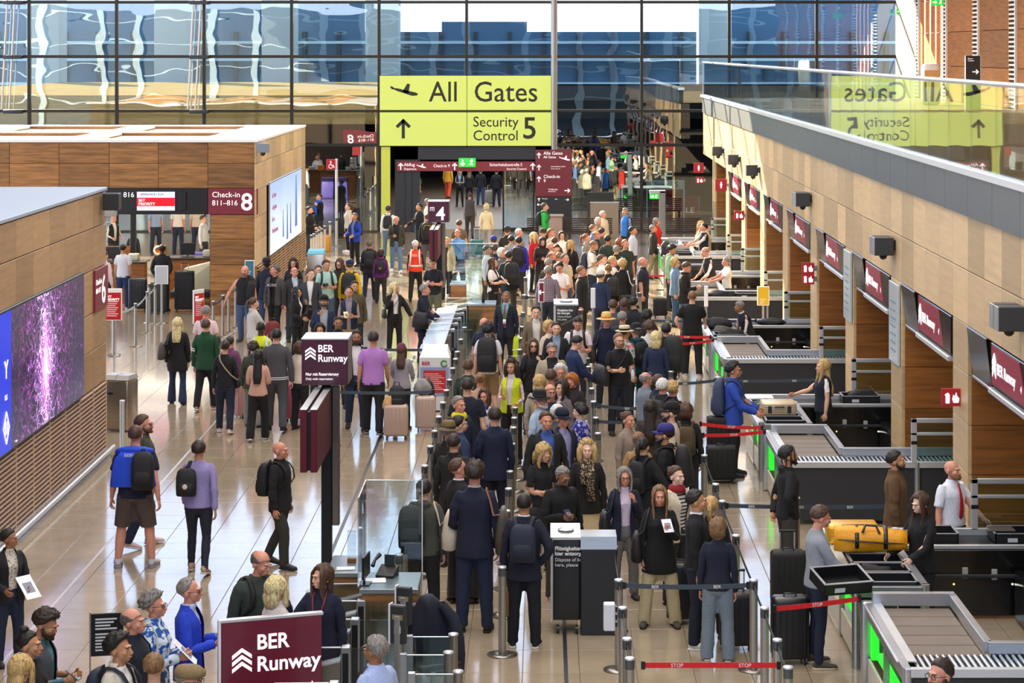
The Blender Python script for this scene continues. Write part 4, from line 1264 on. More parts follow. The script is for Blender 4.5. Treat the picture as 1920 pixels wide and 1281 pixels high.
def liquids_bin(X, Y, label, flip):
 r = empty('liquids_bin', (X, Y, 0), 0, label, 'bin')
 MB().bbox(-.36, -.02, -.24, .24, .16, 1.10, .02).build('trolley', mat('#1e1f22', .4), r)
 MB().bbox(-.37, -.34, -.25, .25, .14, 1.13, .008).build('trolley_edge', M_alu_l, r)
 MB().hexa([(-.37, -.25, 1.10), (-.02, -.25, 1.10), (-.02, .25, 1.16), (-.37, .25, 1.16), (-.37, -.25, 1.13), (-.02, -.25, 1.13), (-.02, .25, 1.19), (-.37, .25, 1.19)]).build('sloped_lid', M_alu_l, r)
 MB().lathe([(.09, 1.165), (.10, 1.175), (.08, 1.168), (.06, 1.10)], (-.19, 0, 0), 20).build('lid_ring', M_alu, r)
 lettering('Flüssigkeiten bitte', r, (-.32, -.245, .98), .062, M_white, RX, bold=.002, sx=1 if flip else .5)
 lettering('hier entsorgen', r, (-.32, -.245, .92), .062, M_white, RX, bold=.002, sx=1 if flip else .5)
 lettering('Dispose of liquids', r, (-.32, -.245, .85), .056, M_white, RX, sx=1 if flip else .5)
 lettering('here, please', r, (-.32, -.245, .79), .056, M_white, RX, sx=1 if flip else .5)
 for x in (-.3, -.08):
  MB().cyl((x, -.20, .05), (x + .03, -.20, .05), .05, n=12).build('castor', M_black, r)
 if flip:
  MB().bbox(-.02, .40, -.30, .10, .0, 1.00, .012).build('outer_panel', mat('#232427', .45), r)
  MB().hexa([(-.02, -.30, 1.0), (.40, -.30, 1.0), (.40, .10, 1.0), (-.02, .10, 1.0), (-.02, -.26, 1.14), (.40, -.26, 1.14), (.40, .12, 1.14), (-.02, .12, 1.14)]).build('hood', M_steel, r)
 return r
Y = floor_depth(1192)
liquids_bin((1092 - VX) * Y / F, Y + .30, 'near charcoal liquids bin with a taller steel-hooded half', True)
Y = floor_depth(668)
b2 = liquids_bin((1078 - VX) * Y / F + .1, Y, 'far charcoal liquids bin behind the white-shirted man', False)
b2.scale = (1.55, 1, 1.05)
r = empty('notice_bin', ((817 - VX) * 41.4 / F, 41.4, 0), 0, 'white disposal box with a big red notice and recycling ring', 'bin')
MB().bbox(-.30, .28, -.24, .30, .02, 1.02, .01).build('box', mat('#d9dadd', .4), r)
MB().hexa([(-.30, -.24, 1.02), (.28, -.24, 1.02), (.28, .30, 1.02), (-.30, .30, 1.02), (-.24, -.10, 1.14), (.22, -.10, 1.14), (.22, .30, 1.20), (-.24, .30, 1.20)]).build('hood', mat('#e6e8ea', .3), r)
MB().box(-.28, .26, -.246, -.24, .30, .84).build('blue_board', mat('#8f9cc4', .5), r)
MB().box(-.22, .20, -.252, -.246, .36, .78).build('red_notice', mat('#c0282a', .5), r)
mb = MB()
for i in range(9):
 mb.box(-.20, .17 - .05 * (i % 3), -.256, -.252, .42 + i * .036, .43 + i * .036)
tag(mb.build('small_print', mat('#f4dada', .6), r), kind='stuff')
lettering('BER', r, (-.25, -.246, .88), .095, mat('#b8202a', .5), RX, bold=.002)
MB().tube([(.17 + .055 * math.cos(t), -.25, .91 + .055 * math.sin(t)) for t in np.linspace(.5, 5.9, 18)], .014, 6).build('recycling_ring', mat('#3f8a46', .5), r)
M_gglass = glass_mat((.82, .90, .92), .08)
def flap_gate(X, Y, label, group, wing_l=True, wide=.55):
 r = empty('flap_gate', (X, Y, 0), 0, label, 'gate', group)
 MB().bbox(-.045, .045, -.05, .05, 0, 1.0, .008).build('gate_post', M_alu, r)
 MB().box(-.03, .03, -.055, -.05, .1, .94).build('sensor_strip', M_black, r)
 MB().hexa([(-.75, -.06, .0), (-.05, -.06, .0), (-.05, .06, .0), (-.75, .06, .0), (-.60, -.06, .72), (-.05, -.06, .86), (-.05, .06, .86), (-.60, .06, .72)]).build('housing', mat('#a29c92', .3, .8, kind='brushed', amt=.1), r)
 MB().hexa([(-.62, -.065, .72), (-.05, -.065, .86), (-.05, .065, .86), (-.62, .065, .72), (-.62, -.065, .74), (-.05, -.065, .88), (-.05, .065, .88), (-.62, .065, .74)]).build('housing_lid', M_alu_l, r)
 MB().bbox(-wide, -.05, -.006, .006, .28, .98, .003).build('glass_wing', M_gglass, r)
 MB().bbox(.05, .42, -.006, .006, .28, .98, .003).build('glass_wing', M_gglass, r)
 MB().tube([(-wide, -.0, .98), (-.05, 0, .985)], .008, 6).build('wing_edge', M_alu_l, r)
 return r
for i, Y in enumerate((20.1, 21.3, 22.35, 23.1, 23.85)):
 flap_gate(-1.93, Y, '%s steel flap gate with glass wings in the near gate row' % ORD[i], 'flap gates of the near row')
for i, Y in enumerate((45.6, 46.6, 47.5, 48.4, 49.3, 50.3, 51.4)):
 flap_gate(-1.9 + .03 * i, Y, '%s steel flap gate with glass wings in the far gate row' % ORD[i], 'flap gates of the far row')
for i, (Y, X) in enumerate(((20.4, -1.2), (21.05, -1.32), (21.7, -1.30))):
 r = empty('glass_barrier', (X, Y, 0), 0, '%s low glass barrier from the front with two steel posts by the near desk' % ORD[i], 'barrier', 'glass barriers by the near desk')
 MB().bbox(-.07, -.0, -.03, .03, 0, 1.0, .006).build('post', M_alu, r)
 MB().cyl((.40, 0, 0), (.40, 0, 1.0), .045, n=14).build('round_post', M_steel, r)
 MB().lathe([(.05, 1.0), (.05, 1.015), (0, 1.015)], (.40, 0, 0)).build('post_cap', M_alu_l, r)
 MB().bbox(0, .36, -.006, .006, .1, .98, .002).build('glass_sheet', M_gglass, r)
 MB().tube([(0, 0, .98), (.36, 0, .98)], .007, 6).build('glass_edge', M_alu_l, r)
for x, y, Y, lb in ((757, 1101, 22.1, 'rear scanner stand with a dark tilted head by the near desk'), (746, 1135, 21.4, 'front scanner stand with a dark tilted head by the near desk')):
 z = HC - (y - VY) * Y / F
 r = empty('scanner_stand', ((x - VX) * Y / F, Y, 0), -.35, lb, 'scanner')
 MB().bbox(-.03, .03, -.03, .03, 0, z - .1, .006).build('stand', M_alu, r)
 MB().bbox(-.08, .08, -.02, .05, z - .38, z, .012).build('scanner_head', M_char, r)
 MB().bbox(-.09, -.075, -.03, .06, z - .39, z + .012, .004).build('head_edge', M_white, r)
 MB().box(-.05, .06, -.026, -.02, z - .14, z - .09).build('card_slot', mat('#8a7a5c', .4), r)
 MB().box(-.03, .04, -.026, -.02, z - .27, z - .20).build('scan_window', mat('#b9b9b4', .3), r)
def service_desk(x0, x1, y0, y1, z, label):
 r = empty('service_desk', ((x0 + x1) / 2, (y0 + y1) / 2, 0), 0, label, 'desk')
 w, d = (x1 - x0) / 2, (y1 - y0) / 2
 MB().bbox(-w, w, -d, d, z - .04, z, .01).build('desk_top', mat('#5d6b74', .3), r)
 MB().bbox(-w + .02, w - .02, -d + .02, d - .02, 0, z - .04, .008).build('desk_body', M_wood_red, r)
 MB().bbox(-w - .003, w + .003, -d - .003, -d + .01, z - .045, z + .003, .003).build('top_edge', M_alu, r)
 return r
service_desk(-1.95, -1.33, 23.12, 23.9, 1.10, 'right service desk with a grey top and wooden body by the gates')
service_desk(-2.38, -2.0, 23.85, 24.7, 1.10, 'left service desk with a leaflet stand by the sign post')
r = empty('glass_screen', (-1.97, 23.7, 1.10), 0, 'tall glass screen at the left end of the right desk', 'glass screen')
MB().bbox(-.008, .008, -.5, .48, .01, .95, .003).build('glass_sheet', M_gglass, r); MB().bbox(-.012, .012, -.5, .48, 0, .02, .003).build('clamp_rail', M_alu, r)
MB().tube([(0, -.5, .95), (0, .48, .95)], .009, 6).build('glass_edge', M_alu_l, r)
r = empty('glass_screen', (-1.66, 24.22, 0), 0, 'wide glass screen behind the telephone', 'glass screen')
MB().bbox(-.30, .31, -.008, .008, .02, 2.04, .003).build('glass_sheet', M_gglass, r); MB().bbox(-.30, .31, -.02, .02, 0, .03, .004).build('clamp_rail', M_alu, r)
MB().tube([(-.3, 0, 2.04), (.31, 0, 2.04), (.31, 0, .03)], .008, 6).build('glass_edge', M_alu_l, r)
r = empty('desk_phone', (-1.70, 23.70, 1.10), -.3, 'black desk telephone with its handset up on the right desk', 'telephone')
MB().hexa([(-.10, -.09, 0), (.10, -.09, 0), (.10, .09, 0), (-.10, .09, 0), (-.10, -.09, .03), (.10, -.09, .03), (.10, .09, .11), (-.10, .09, .11)]).build('phone_base', M_black, r)
MB().tube([(-.14, -.07, .12), (-.14, 0, .17), (-.12, .09, .21)], [.024, .016, .024], 8).build('handset', M_black, r)
MB().bbox(-.06, .06, .07, .085, .10, .22, .004).build('display', M_char, r)
r = empty('computer_monitor', (-1.90, 23.35, 1.10), 1.45, 'black computer monitor seen from the side on the right desk', 'monitor')
MB().bbox(-.17, .17, -.012, .012, .08, .32, .006).build('screen', M_black, r); MB().box(-.03, .03, .01, .03, .0, .25).build('stand', M_black, r); MB().bbox(-.09, .09, -.05, .08, 0, .012, .004).build('foot', M_black, r)
tag(MB().bbox(-.13, .13, -.10, .10, 0, .006, .002).build('paper_sheet', M_white, None, (-1.83, 23.5, 1.102), (0, 0, .1)), 'white sheets beside the telephone', 'paper')
tag(MB().bbox(-.10, .10, -.07, .07, 0, .006, .002).build('paper_sheet', M_white, None, (-2.18, 24.05, 1.102), (0, 0, .1)), 'white leaflets at the front of the left desk', 'paper')
r = empty('leaflet_stand', (-2.14, 24.35, 1.10), 0, 'clear leaflet stand with a wooden foot on the left desk', 'stand')
MB().bbox(-.05, .05, -.03, .03, 0, .05, .006).build('wooden_foot', M_wood_dark, r); MB().bbox(-.05, .05, -.004, .004, .05, .36, .002).build('clear_plate', M_gglass, r)
r = empty('steel_bowl_post', (-1.62, 19.75, 0), 0, 'steel post with a round dish left of the man in a pale blue shirt', 'post')
MB().cyl((0, 0, 0), (0, 0, 1.0), .03, n=10).build('pole', M_alu, r); MB().lathe([(.0, .99), (.10, 1.0), (.11, 1.03), (.10, 1.035), (.09, 1.01), (0, 1.0)], n=20).build('dish', M_alu_l, r)
r = empty('scan_counter', (0, 0, 0), 0, 'long sloping pale counter of the far gates', 'counter')
MB().hexa([(-2.45, 43.0, .84), (-1.98, 43.0, .92), (-1.98, 50.2, .92), (-2.45, 50.2, .84), (-2.45, 43.0, .88), (-1.98, 43.0, .97), (-1.98, 50.2, .97), (-2.45, 50.2, .88)]).build('counter_top', mat('#ccd8ea', .25, coat=.3), r)
MB().bbox(-2.38, -2.02, 43.1, 50.1, 0, .84, .01).build('counter_body', M_steel, r)
for i in range(6):
 MB().bbox(-2.47, -2.43, 43.4 + i * 1.1, 44.0 + i * 1.1, .78, .90, .01).build('edge_clip', M_alu, r)
for x0, x1, y0, y1, z, lb in ((-2.3, -1.9, 53.4, 54.2, 1.1, 'small far desk with a white top beside the sign post'), (-1.75, -1.1, 50.0, 50.8, 1.0, 'small far desk behind the steward in a dark suit')):
 service_desk(x0, x1, y0, y1, z, lb)
r = empty('glass_screen', (-1.75, 54.4, 0), 0, 'tall glass screen of the far gate desks', 'glass screen')
MB().bbox(-.62, .60, -.008, .008, .02, 2.0, .003).build('glass_sheet', M_gglass, r); MB().bbox(-.62, .60, -.02, .02, 0, .03, .004).build('clamp_rail', M_alu, r)
MB().tube([(-.62, 0, 2.0), (.6, 0, 2.0)], .010, 6).build('glass_edge', M_alu_l, r)
r = empty('water_bottle', (-1.40, 50.4, 1.0), 0, 'dark bottle on the small far desk', 'bottle')
MB().lathe([(0, 0), (.035, 0), (.035, .18), (.012, .25), (.012, .30), (0, .30)], n=12).build('bottle_body', mat('#1f2a26', .2), r)
r = empty('standing_sign', (-2.62, 21.0, 0), .33, 'large maroon standing sign inviting to reserve the runway lane', 'sign')
MB().bbox(-.49, .49, -.03, .03, .0, 1.35, .008).build('board', mat('#6b0f2c', .35, coat=.3), r)
MB().bbox(-.51, .505, -.035, .035, 1.345, 1.375, .004).build('top_edge', M_alu_l, r)
MB().bbox(-.515, -.49, -.035, .035, 0, 1.37, .004).build('side_edge', M_white, r)
mb = MB(); chevrons(mb, -.29, -.032, .86, .19); mb.build('chevron_symbol', M_text, r)
lettering('BER', r, (-.15, -.034, 1.07), .20, M_text, RX, bold=.004, sx=.95)
lettering('Runway', r, (-.15, -.034, .86), .20, M_text, RX, bold=.004, sx=.98)
lettering('Jetzt reservieren!', r, (-.19, -.034, .66), .085, M_text, RX, bold=.002)
r = empty('notice_board', ((201 - VX) * 20.6 / F, 20.6, 0), .2, 'black notice board on a stand among the seated-bag travellers', 'sign')
MB().bbox(-.15, .15, -.012, .012, 1.10, 1.50, .004).build('board', M_black, r); MB().bbox(-.165, -.15, -.016, .016, .0, 1.52, .004).build('stand_edge', M_alu, r)
mb = MB()
for i in range(10):
 mb.box(-.11, .09 - .03 * (i % 3), -.016, -.012, 1.44 - i * .03 - (.02 if i > 3 else 0), 1.455 - i * .03 - (.02 if i > 3 else 0))
tag(mb.build('small_print', mat('#d8d8dc', .6), r), kind='stuff')
r = empty('small_sign', ((497 - VX) * 21.9 / F, 21.9, 0), 0, 'small maroon chevron sign between the green-shirted man and the blonde woman', 'sign')
MB().bbox(-.13, .11, -.012, .012, 1.12, 1.42, .006).build('board', M_maroon, r); MB().bbox(-.14, .12, -.004, .016, 1.11, 1.43, .006).build('rim', M_alu_l, r); MB().cyl((.05, .03, 0), (.05, .03, 1.2), .02, n=8).build('stand', M_alu, r)
mb = MB(); chevrons(mb, -.05, -.014, 1.28, .08); mb.build('chevron_symbol', M_text, r)
lettering('BER', r, (-.10, -.014, 1.16), .06, M_text, RX)
r = empty('office_chair', ((812 - VX) * 22.6 / F, 22.6, 0), .4, 'black swivel chair behind the near desk with star foot', 'chair')
MB().bbox(-.24, .24, -.24, .22, .44, .52, .03).build('seat', M_black, r); MB().bbox(-.22, .22, .18, .25, .55, 1.05, .03).build('backrest', M_black, r); MB().cyl((0, 0, .08), (0, 0, .45), .03).build('column', M_alu, r)
for i in range(5):
 t = i * 2 * math.pi / 5
 MB().tube([(0, 0, .10), (.28 * math.cos(t), .28 * math.sin(t), .05)], [.025, .018], 6).build('leg', M_black, r)
mb = MB()
vs, fs = [], []
R = []
for z, w, d, dx in ((.30, .14, .04, .08), (.34, .19, .06, .06), (.46, .22, .08, .04), (.6, .23, .10, .02), (.78, .215, .11, .0), (.92, .19, .12, -.01), (1.02, .15, .12, -.03), (1.09, .10, .10, -.05), (1.14, .06, .05, -.06), (1.15, .02, .02, -.06)):
 R.append(((dx, .2, z), (w, 0, 0), (0, d, 0)))
def ring_loft(R, n=18):
 vs, fs = [], []
 for c, u, v in R:
  for k in range(n):
   t = 2 * math.pi * k / n
   vs.append(tuple(c[i] + u[i] * math.cos(t) + v[i] * math.sin(t) for i in range(3)))
 m_ = len(R)
 for i in range(m_ - 1):
  for k in range(n):
   a, b = i * n + k, i * n + (k + 1) % n
   fs.append((a, b, b + n, a + n))
 fs.append(tuple(range(n - 1, -1, -1))); fs.append(tuple(range((m_ - 1) * n, m_ * n)))
 return vs, fs
jk = empty('hung_jacket', ((822 - VX) * 22.6 / F, 22.55, 0), .35, 'navy jacket with a pale stripe hung over the chair back', 'jacket')
vs, fs = ring_loft(R, 28)
vs = [(v[0] + .05 * mnoise.noise(Vector((v[0] * 9, v[1] * 9, v[2] * 3))), v[1] + .05 * mnoise.noise(Vector((v[0] * 11 + 7, v[1] * 8, v[2] * 3))), v[2]) for v in vs]
MB().add(vs, fs, 0, True).build('jacket_body', mat('#151a2c', .8, kind='cloth', amt=.15, bump=.3), jk)
MB().tube([(.08, .1, 1.05), (.17, .04, .92), (.22, .0, .72), (.235, .0, .55), (.23, .0, .36)], [.05, .066, .062, .058, .052], 10).build('sleeve', mat('#151a2c', .8, kind='cloth', amt=.15, bump=.3), jk)
MB().tube([(.238, .015, .60), (.237, .012, .57)], .058, 10).build('cuff_stripe', M_alu_l, jk)
def checkin_desk(X, Y, label):
 r = empty('counter_desk', (X, Y, 0), 0, label, 'desk')
 MB().bbox(-.85, .85, -.35, .05, 0, 1.08, .012).build('desk_front', M_wood_dark, r)
 MB().bbox(-.88, .88, -.40, .35, 1.08, 1.12, .01).build('desk_top', mat('#3a2c22', .35), r)
 MB().bbox(-.3, .1, .12, .15, 1.16, 1.48, .008).build('monitor', M_black, r); MB().cyl((-.1, .16, 1.12), (-.1, .16, 1.25), .02).build('monitor_foot', M_black, r)
 MB().bbox(.35, .62, -.1, .2, 1.12, 1.30, .02).build('ticket_printer', mat('#b8b4a4', .5), r)
 return r
checkin_desk(-11.6, 59.2, 'left dark wood check-in desk in the open block')
checkin_desk(-9.75, 60.3, 'right dark wood check-in desk in the open block')
r = empty('bag_scale', (-9.3, 58.3, 0), 0, 'cream baggage machine behind the dark-suited man', 'machine')
MB().bbox(-.62, .62, -.35, .5, .25, .42, .03).build('belt_bed', mat('#2a2a2c', .5), r); MB().hexa([(-.6, .1, .42), (.5, .1, .42), (.5, .9, .42), (-.6, .9, .42), (-.35, .3, .95), (.5, .25, 1.15), (.5, .9, 1.15), (-.35, .9, .95)]).build('hood', mat('#c8bfa0', .45), r); MB().cyl((.72, .5, 0), (.72, .5, 1.5), .24, n=18).build('drum', mat('#e0d6a0', .4), r)
MB().bbox(.55, .9, .3, .7, 1.5, 1.68, .02).build('yellow_box', mat('#e6b81e', .5), r)
r = empty('office_divider', (-11.55, 61.5, 0), 0, 'dark upright divider in the open check-in block', 'divider')
MB().bbox(-.07, .07, -.07, .07, 0, 2.56, .008).build('post', M_black, r); MB().bbox(-1.4, -.07, -.04, .04, 0, 1.3, .01).build('lower_board', M_wood_dark, r)
for i, (x, c, lb) in enumerate(((-9.95, '#5a4fa8', 'violet crate'), (-9.3, '#4f47a0', 'second violet crate'))):
 o = tag(MB().bbox(-.28, .28, -.2, .2, 0, .95, .03).build('baggage_crate', mat(c, .45), None, (x, 63.4, 0)), lb + ' standing deep inside the open check-in block', 'crate')
r = empty('tape_dispenser', (-10.65, 60.35, 1.12), 0, 'white tape roll on a wooden holder upon the right check-in desk', 'dispenser')
MB().bbox(-.1, .22, -.1, .1, 0, .3, .01).build('holder', M_wood_or, r)
vs = MB(); vs.tube([(-.08, -.12 + .0, .17 + .0)] + [(-.08 + .11 * math.cos(t) + .11, -.13, .17 + .11 * math.sin(t)) for t in np.linspace(math.pi, 3 * math.pi, 14)], .035, 8); vs.build('tape_roll', mat('#e8e2d0', .5), r)
for X, Y, lb in ((-11.0, 66.0, 'left'), (-9.3, 66.0, 'right')):
 pass
for y in (58.5, 63.5):
 area_lamp(-11, y, 2.9, 3.5, 3, 80, (1, .93, .8))  # unseen fill lights added inside the open block
area_lamp(-2.6, 95, 3.9, 5, 22, 900, (.92, .96, 1))  # unseen fill light added to brighten the passage
area_lamp(8.2, 29, 3.1, 2.5, 16, 150, (1, .88, .7)); area_lamp(8.2, 52, 3.1, 2.5, 22, 340, (1, .86, .66))  # unseen fill lights added to brighten the portal reveals
def bench(X, Y, w, label):
 r = empty('slat_bench', (X, Y, 0), 0, label, 'bench')
 for i in range(7):
  MB().bbox(-w / 2, w / 2, .30 - .0 * i, .33, .42 + i * .075, .47 + i * .075, .006).build('back_slat', mat('#3c2c24', .5), r)
 for i in range(4):
  MB().bbox(-w / 2, w / 2, -.2 + i * .12, -.10 + i * .12, .40, .43, .006).build('seat_slat', mat('#3c2c24', .5), r)
 for s in (-1, 0, 1):
  MB().bbox(s * (w / 2 - .1) - .03, s * (w / 2 - .1) + .03, -.2, .32, 0, .40, .006).build('leg', M_char, r)
bench(.9, 76.5, 3.0, 'left dark slatted bench before the facade glass')
bench(4.2, 76.5, 2.6, 'right dark slatted bench before the facade glass')
r = empty('info_desk', (.22, 76.0, 0), 0, 'beige desk in front of the info pylon', 'desk')
MB().bbox(-.40, .42, -.25, .25, 0, 1.05, .02).build('desk_body', mat('#a48f86', .5), r); MB().bbox(-.44, .46, -.29, .29, 1.05, 1.10, .01).build('desk_top', mat('#b7a49a', .4), r)
r = empty('back_panel', (2.2, 79.2, 0), 0, 'beige framed panel behind the elderly couple', 'panel')
MB().bbox(-.52, .50, -.04, .04, 0, 1.3, .01).build('panel', mat('#9a8c78', .5), r); MB().bbox(-.54, .52, -.05, .05, 1.28, 1.32, .008).build('top_rail', M_alu_l, r)
r = empty('trade_banner', (4.6, FY + .8, 0), 0, 'grey banner of a cleaning firm behind the facade glass', 'banner')
MB().bbox(-.72, .72, -.01, .01, 1.55, 1.90, .004).build('cloth', mat('#9fb0b2', .6), r); MB().cyl((-.7, .05, 0), (-.7, .05, 1.9), .02).build('pole', M_alu, r); MB().cyl((.7, .05, 0), (.7, .05, 1.9), .02).build('pole', M_alu, r)
lettering('Sasse', r, (-.42, -.014, 1.66), .24, mat('#2a3a52', .5), RX); lettering('S', r, (.34, -.014, 1.63), .30, mat('#1f2a3c', .5), RX, bold=.01)
MB().box(-.44, .18, -.014, -.010, 1.60, 1.63).build('underline', mat('#1f2a3c', .5), r)
r = empty('red_machine', (5.3, FY + 2.6, 0), 0, 'dark red machine with white letters behind the glass near the right wall', 'machine')
MB().bbox(-1.1, .7, -.3, .4, .1, 1.2, .06).build('machine_body', mat('#5e1018', .4), r); MB().bbox(-.9, -.2, -.35, .3, 1.2, 1.5, .05).build('seat_block', mat('#8a1a22', .4), r); lettering('LE', r, (.15, -.31, .55), .30, M_white, RX, sx=1.2)
for x in (-.8, .45):
 MB().cyl((x, -.32, .14), (x, -.26, .14), .14, n=14).build('wheel', M_black, r)
bx = empty('belt_box', (.69, 22.80, .90), 0, 'white box fixed to a post beside the near liquids bin', 'box')
MB().bbox(-.07, .05, -.06, .06, -.14, .14, .01).build('box_body', mat('#d9dce4', .35), bx)
for q in (-.08, 0, .08):
 MB().bbox(.05, .075, -.03, .03, q - .025, q + .025, .004).build('clip', M_black, bx)
# ------------------------------------------------------------------ people: one rest figure, skinned in numpy
AR = math.radians(28)                 # arms hang 28 degrees off the body in the rest figure
SA, CA = math.sin(AR), math.cos(AR)
SHO, EL, WR = 0.163, 0.285, 0.255      # shoulder x, upper arm, forearm
SH_Z = 1.392
def armp(s, t):                        # point at distance t down the arm of side s
 return np.array((s * (SHO + SA * t), 0.012, SH_Z - CA * t))
J = {0: (0, 0, .95), 1: (0, .005, 1.04), 2: (0, .005, 1.22), 3: (0, .012, 1.47), 4: (0, .0, 1.55)}
J = {k: np.array(v, float) for k, v in J.items()}
for s, k in ((1, 5), (-1, 6)):
 J[k] = armp(s, 0); J[k + 2] = armp(s, EL); J[k + 4] = armp(s, EL + WR)
 J[k + 6] = np.array((s * .092, .005, .915)); J[k + 8] = np.array((s * .098, .0, .495)); J[k + 10] = np.array((s * .10, .022, .085))
PAR = {1: 0, 2: 1, 3: 2, 4: 3, 5: 2, 6: 2, 7: 5, 8: 6, 9: 7, 10: 8, 11: 0, 12: 0, 13: 11, 14: 12, 15: 13, 16: 14}
SEG = [(0, (0, 0, .86), (0, 0, 1.0), .15), (1, (0, 0, 1.06), (0, 0, 1.18), .15), (2, (0, 0, 1.26), (0, .01, 1.42), .14),
       (2, (-.10, .01, 1.41), (.10, .01, 1.41), .07), (3, (0, .01, 1.475), (0, 0, 1.53), .06), (4, (0, -.01, 1.59), (0, 0, 1.68), .09)]
for s, k in ((1, 5), (-1, 6)):
 SEG += [(k, armp(s, .05), armp(s, EL - .02), .052), (k + 2, armp(s, EL + .02), armp(s, EL + WR - .02), .042), (k + 4, armp(s, EL + WR + .02), armp(s, EL + WR + .17), .04),
   (k + 6, (s * .092, 0, .84), (s * .098, 0, .53), .08), (k + 8, (s * .098, 0, .46), (s * .10, .02, .12), .055), (k + 10, (s * .10, .03, .05), (s * .103, -.12, .02), .05)]
def weights(V):
 W = np.zeros((len(V), 17))
 for b, a, c, r in SEG:
  a, c = np.array(a, float), np.array(c, float)
  d = c - a
  t = np.clip(((V - a) @ d) / (d @ d), 0, 1)
  dist = np.linalg.norm(V - (a + t[:, None] * d), axis=1) / r
  w = 1.0 / (0.02 + dist ** 5)
  side = 0
  if b in (5, 7, 9, 11, 13, 15): side = 1
  if b in (6, 8, 10, 12, 14, 16): side = -1
  if side:
   w *= np.clip(0.5 + side * V[:, 0] / 0.03, 0, 1)
  W[:, b] = np.maximum(W[:, b], w)
 W[W < W.max(axis=1, keepdims=True) * 0.03] = 0
 return W / W.sum(axis=1, keepdims=True)
def rings_mesh(rings, n=16, ex=2.0):
 vs, fs = [], []
 for c, u, v in rings:
  c, u, v = np.array(c, float), np.array(u, float), np.array(v, float)
  for k in range(n):
   t = 2 * math.pi * k / n
   ct, st = math.cos(t), math.sin(t)
   e = 2.0 / ex
   vs.append(c + u * math.copysign(abs(ct) ** e, ct) + v * math.copysign(abs(st) ** e, st))
 m = len(rings)
 for i in range(m - 1):
  for k in range(n):
   a, b = i * n + k, i * n + (k + 1) % n
   fs.append((a, b, b + n, a + n))
 fs.append(tuple(range(n - 1, -1, -1)))
 fs.append(tuple(range((m - 1) * n, m * n)))
 return vs, fs
def torso_rings(rows):
 return [((0, cy, z), (rx, 0, 0), (0, ry, 0)) for z, rx, ry, cy in rows]
def limb(pts, rad, n=12):
 pts = [np.array(p, float) for p in pts]
 R = []
 for i, p in enumerate(pts):
  d = pts[min(i + 1, len(pts) - 1)] - pts[max(i - 1, 0)]
  d = d / np.linalg.norm(d)
  u = np.array((0, 1.0, 0)) if abs(d[1]) < .9 else np.array((1.0, 0, 0))
  u = u - d * (u @ d); u /= np.linalg.norm(u)
  w = np.cross(d, u)
  r = rad[i]
  ra, rb = r if hasattr(r, '__len__') else (r, r)
  R.append((p, u * ra, w * rb))
 return rings_mesh(R, n)
def ell(c, r, n=14, m=9):
 vs, fs = [], []
 R = []
 for i in range(m + 1):
  ph = math.pi * (i + .02) / (m + .04)
  R.append(((c[0], c[1], c[2] - r[2] * math.cos(ph)), (r[0] * math.sin(ph), 0, 0), (0, r[1] * math.sin(ph), 0)))
 return rings_mesh(R, n)
def remesh(parts, voxel, ratio, smooth=2, keep=None):
 mb = MB()
 for vs, fs in parts:
  mb.add(vs, fs)
 me = mb.mesh('tmp', [])
 o = link('tmp', me)
 md = o.modifiers.new('r', 'REMESH')
 md.mode = 'VOXEL'
 md.voxel_size = voxel
 if smooth:
  sm = o.modifiers.new('s', 'SMOOTH')
  sm.iterations = smooth
  sm.factor = .5
 dg = bpy.context.evaluated_depsgraph_get()
 dg.update()
 me2 = bpy.data.meshes.new_from_object(o.evaluated_get(dg))
 o.modifiers.clear()
 o.data = me2
 if keep is not None:
  V = np.empty(len(me2.vertices) * 3); me2.vertices.foreach_get('co', V); V = V.reshape(-1, 3)
  k = keep(V)
  g = o.vertex_groups.new(name='k')
  g.add(np.nonzero(~k)[0].tolist(), 1.0, 'REPLACE')
  g.add(np.nonzero(k)[0].tolist(), 0.12, 'REPLACE')
 out = []
 for rt in (ratio if hasattr(ratio, '__len__') else [ratio]):
  o.modifiers.clear()
  dm = o.modifiers.new('d', 'DECIMATE')
  dm.ratio = rt
  if keep is not None:
   dm.vertex_group = 'k'
  dg.update()
  m3 = bpy.data.meshes.new_from_object(o.evaluated_get(dg))
  out.append(grab(m3))
  bpy.data.meshes.remove(m3)
 bpy.data.objects.remove(o)
 bpy.data.meshes.remove(me)
 bpy.data.meshes.remove(me2)
 return out
def grab(me):
 V = np.empty(len(me.vertices) * 3); me.vertices.foreach_get('co', V); V = V.reshape(-1, 3)
 me.calc_loop_triangles()
 T = np.empty(len(me.loop_triangles) * 3, int); me.loop_triangles.foreach_get('vertices', T)
 return V, T.reshape(-1, 3)
def tri(parts):
 V, T = [], []
 o = 0
 for vs, fs in parts:
  V += list(vs)
  for f in fs:
   for i in range(1, len(f) - 1):
    T.append((f[0] + o, f[i] + o, f[i + 1] + o))
  o += len(vs)
 return np.array(V, float), np.array(T, int)
def join(*vt):
 V, T, o = [], [], 0
 for v, t in vt:
  V.append(v); T.append(t + o); o += len(v)
 return np.vstack(V), np.vstack(T)
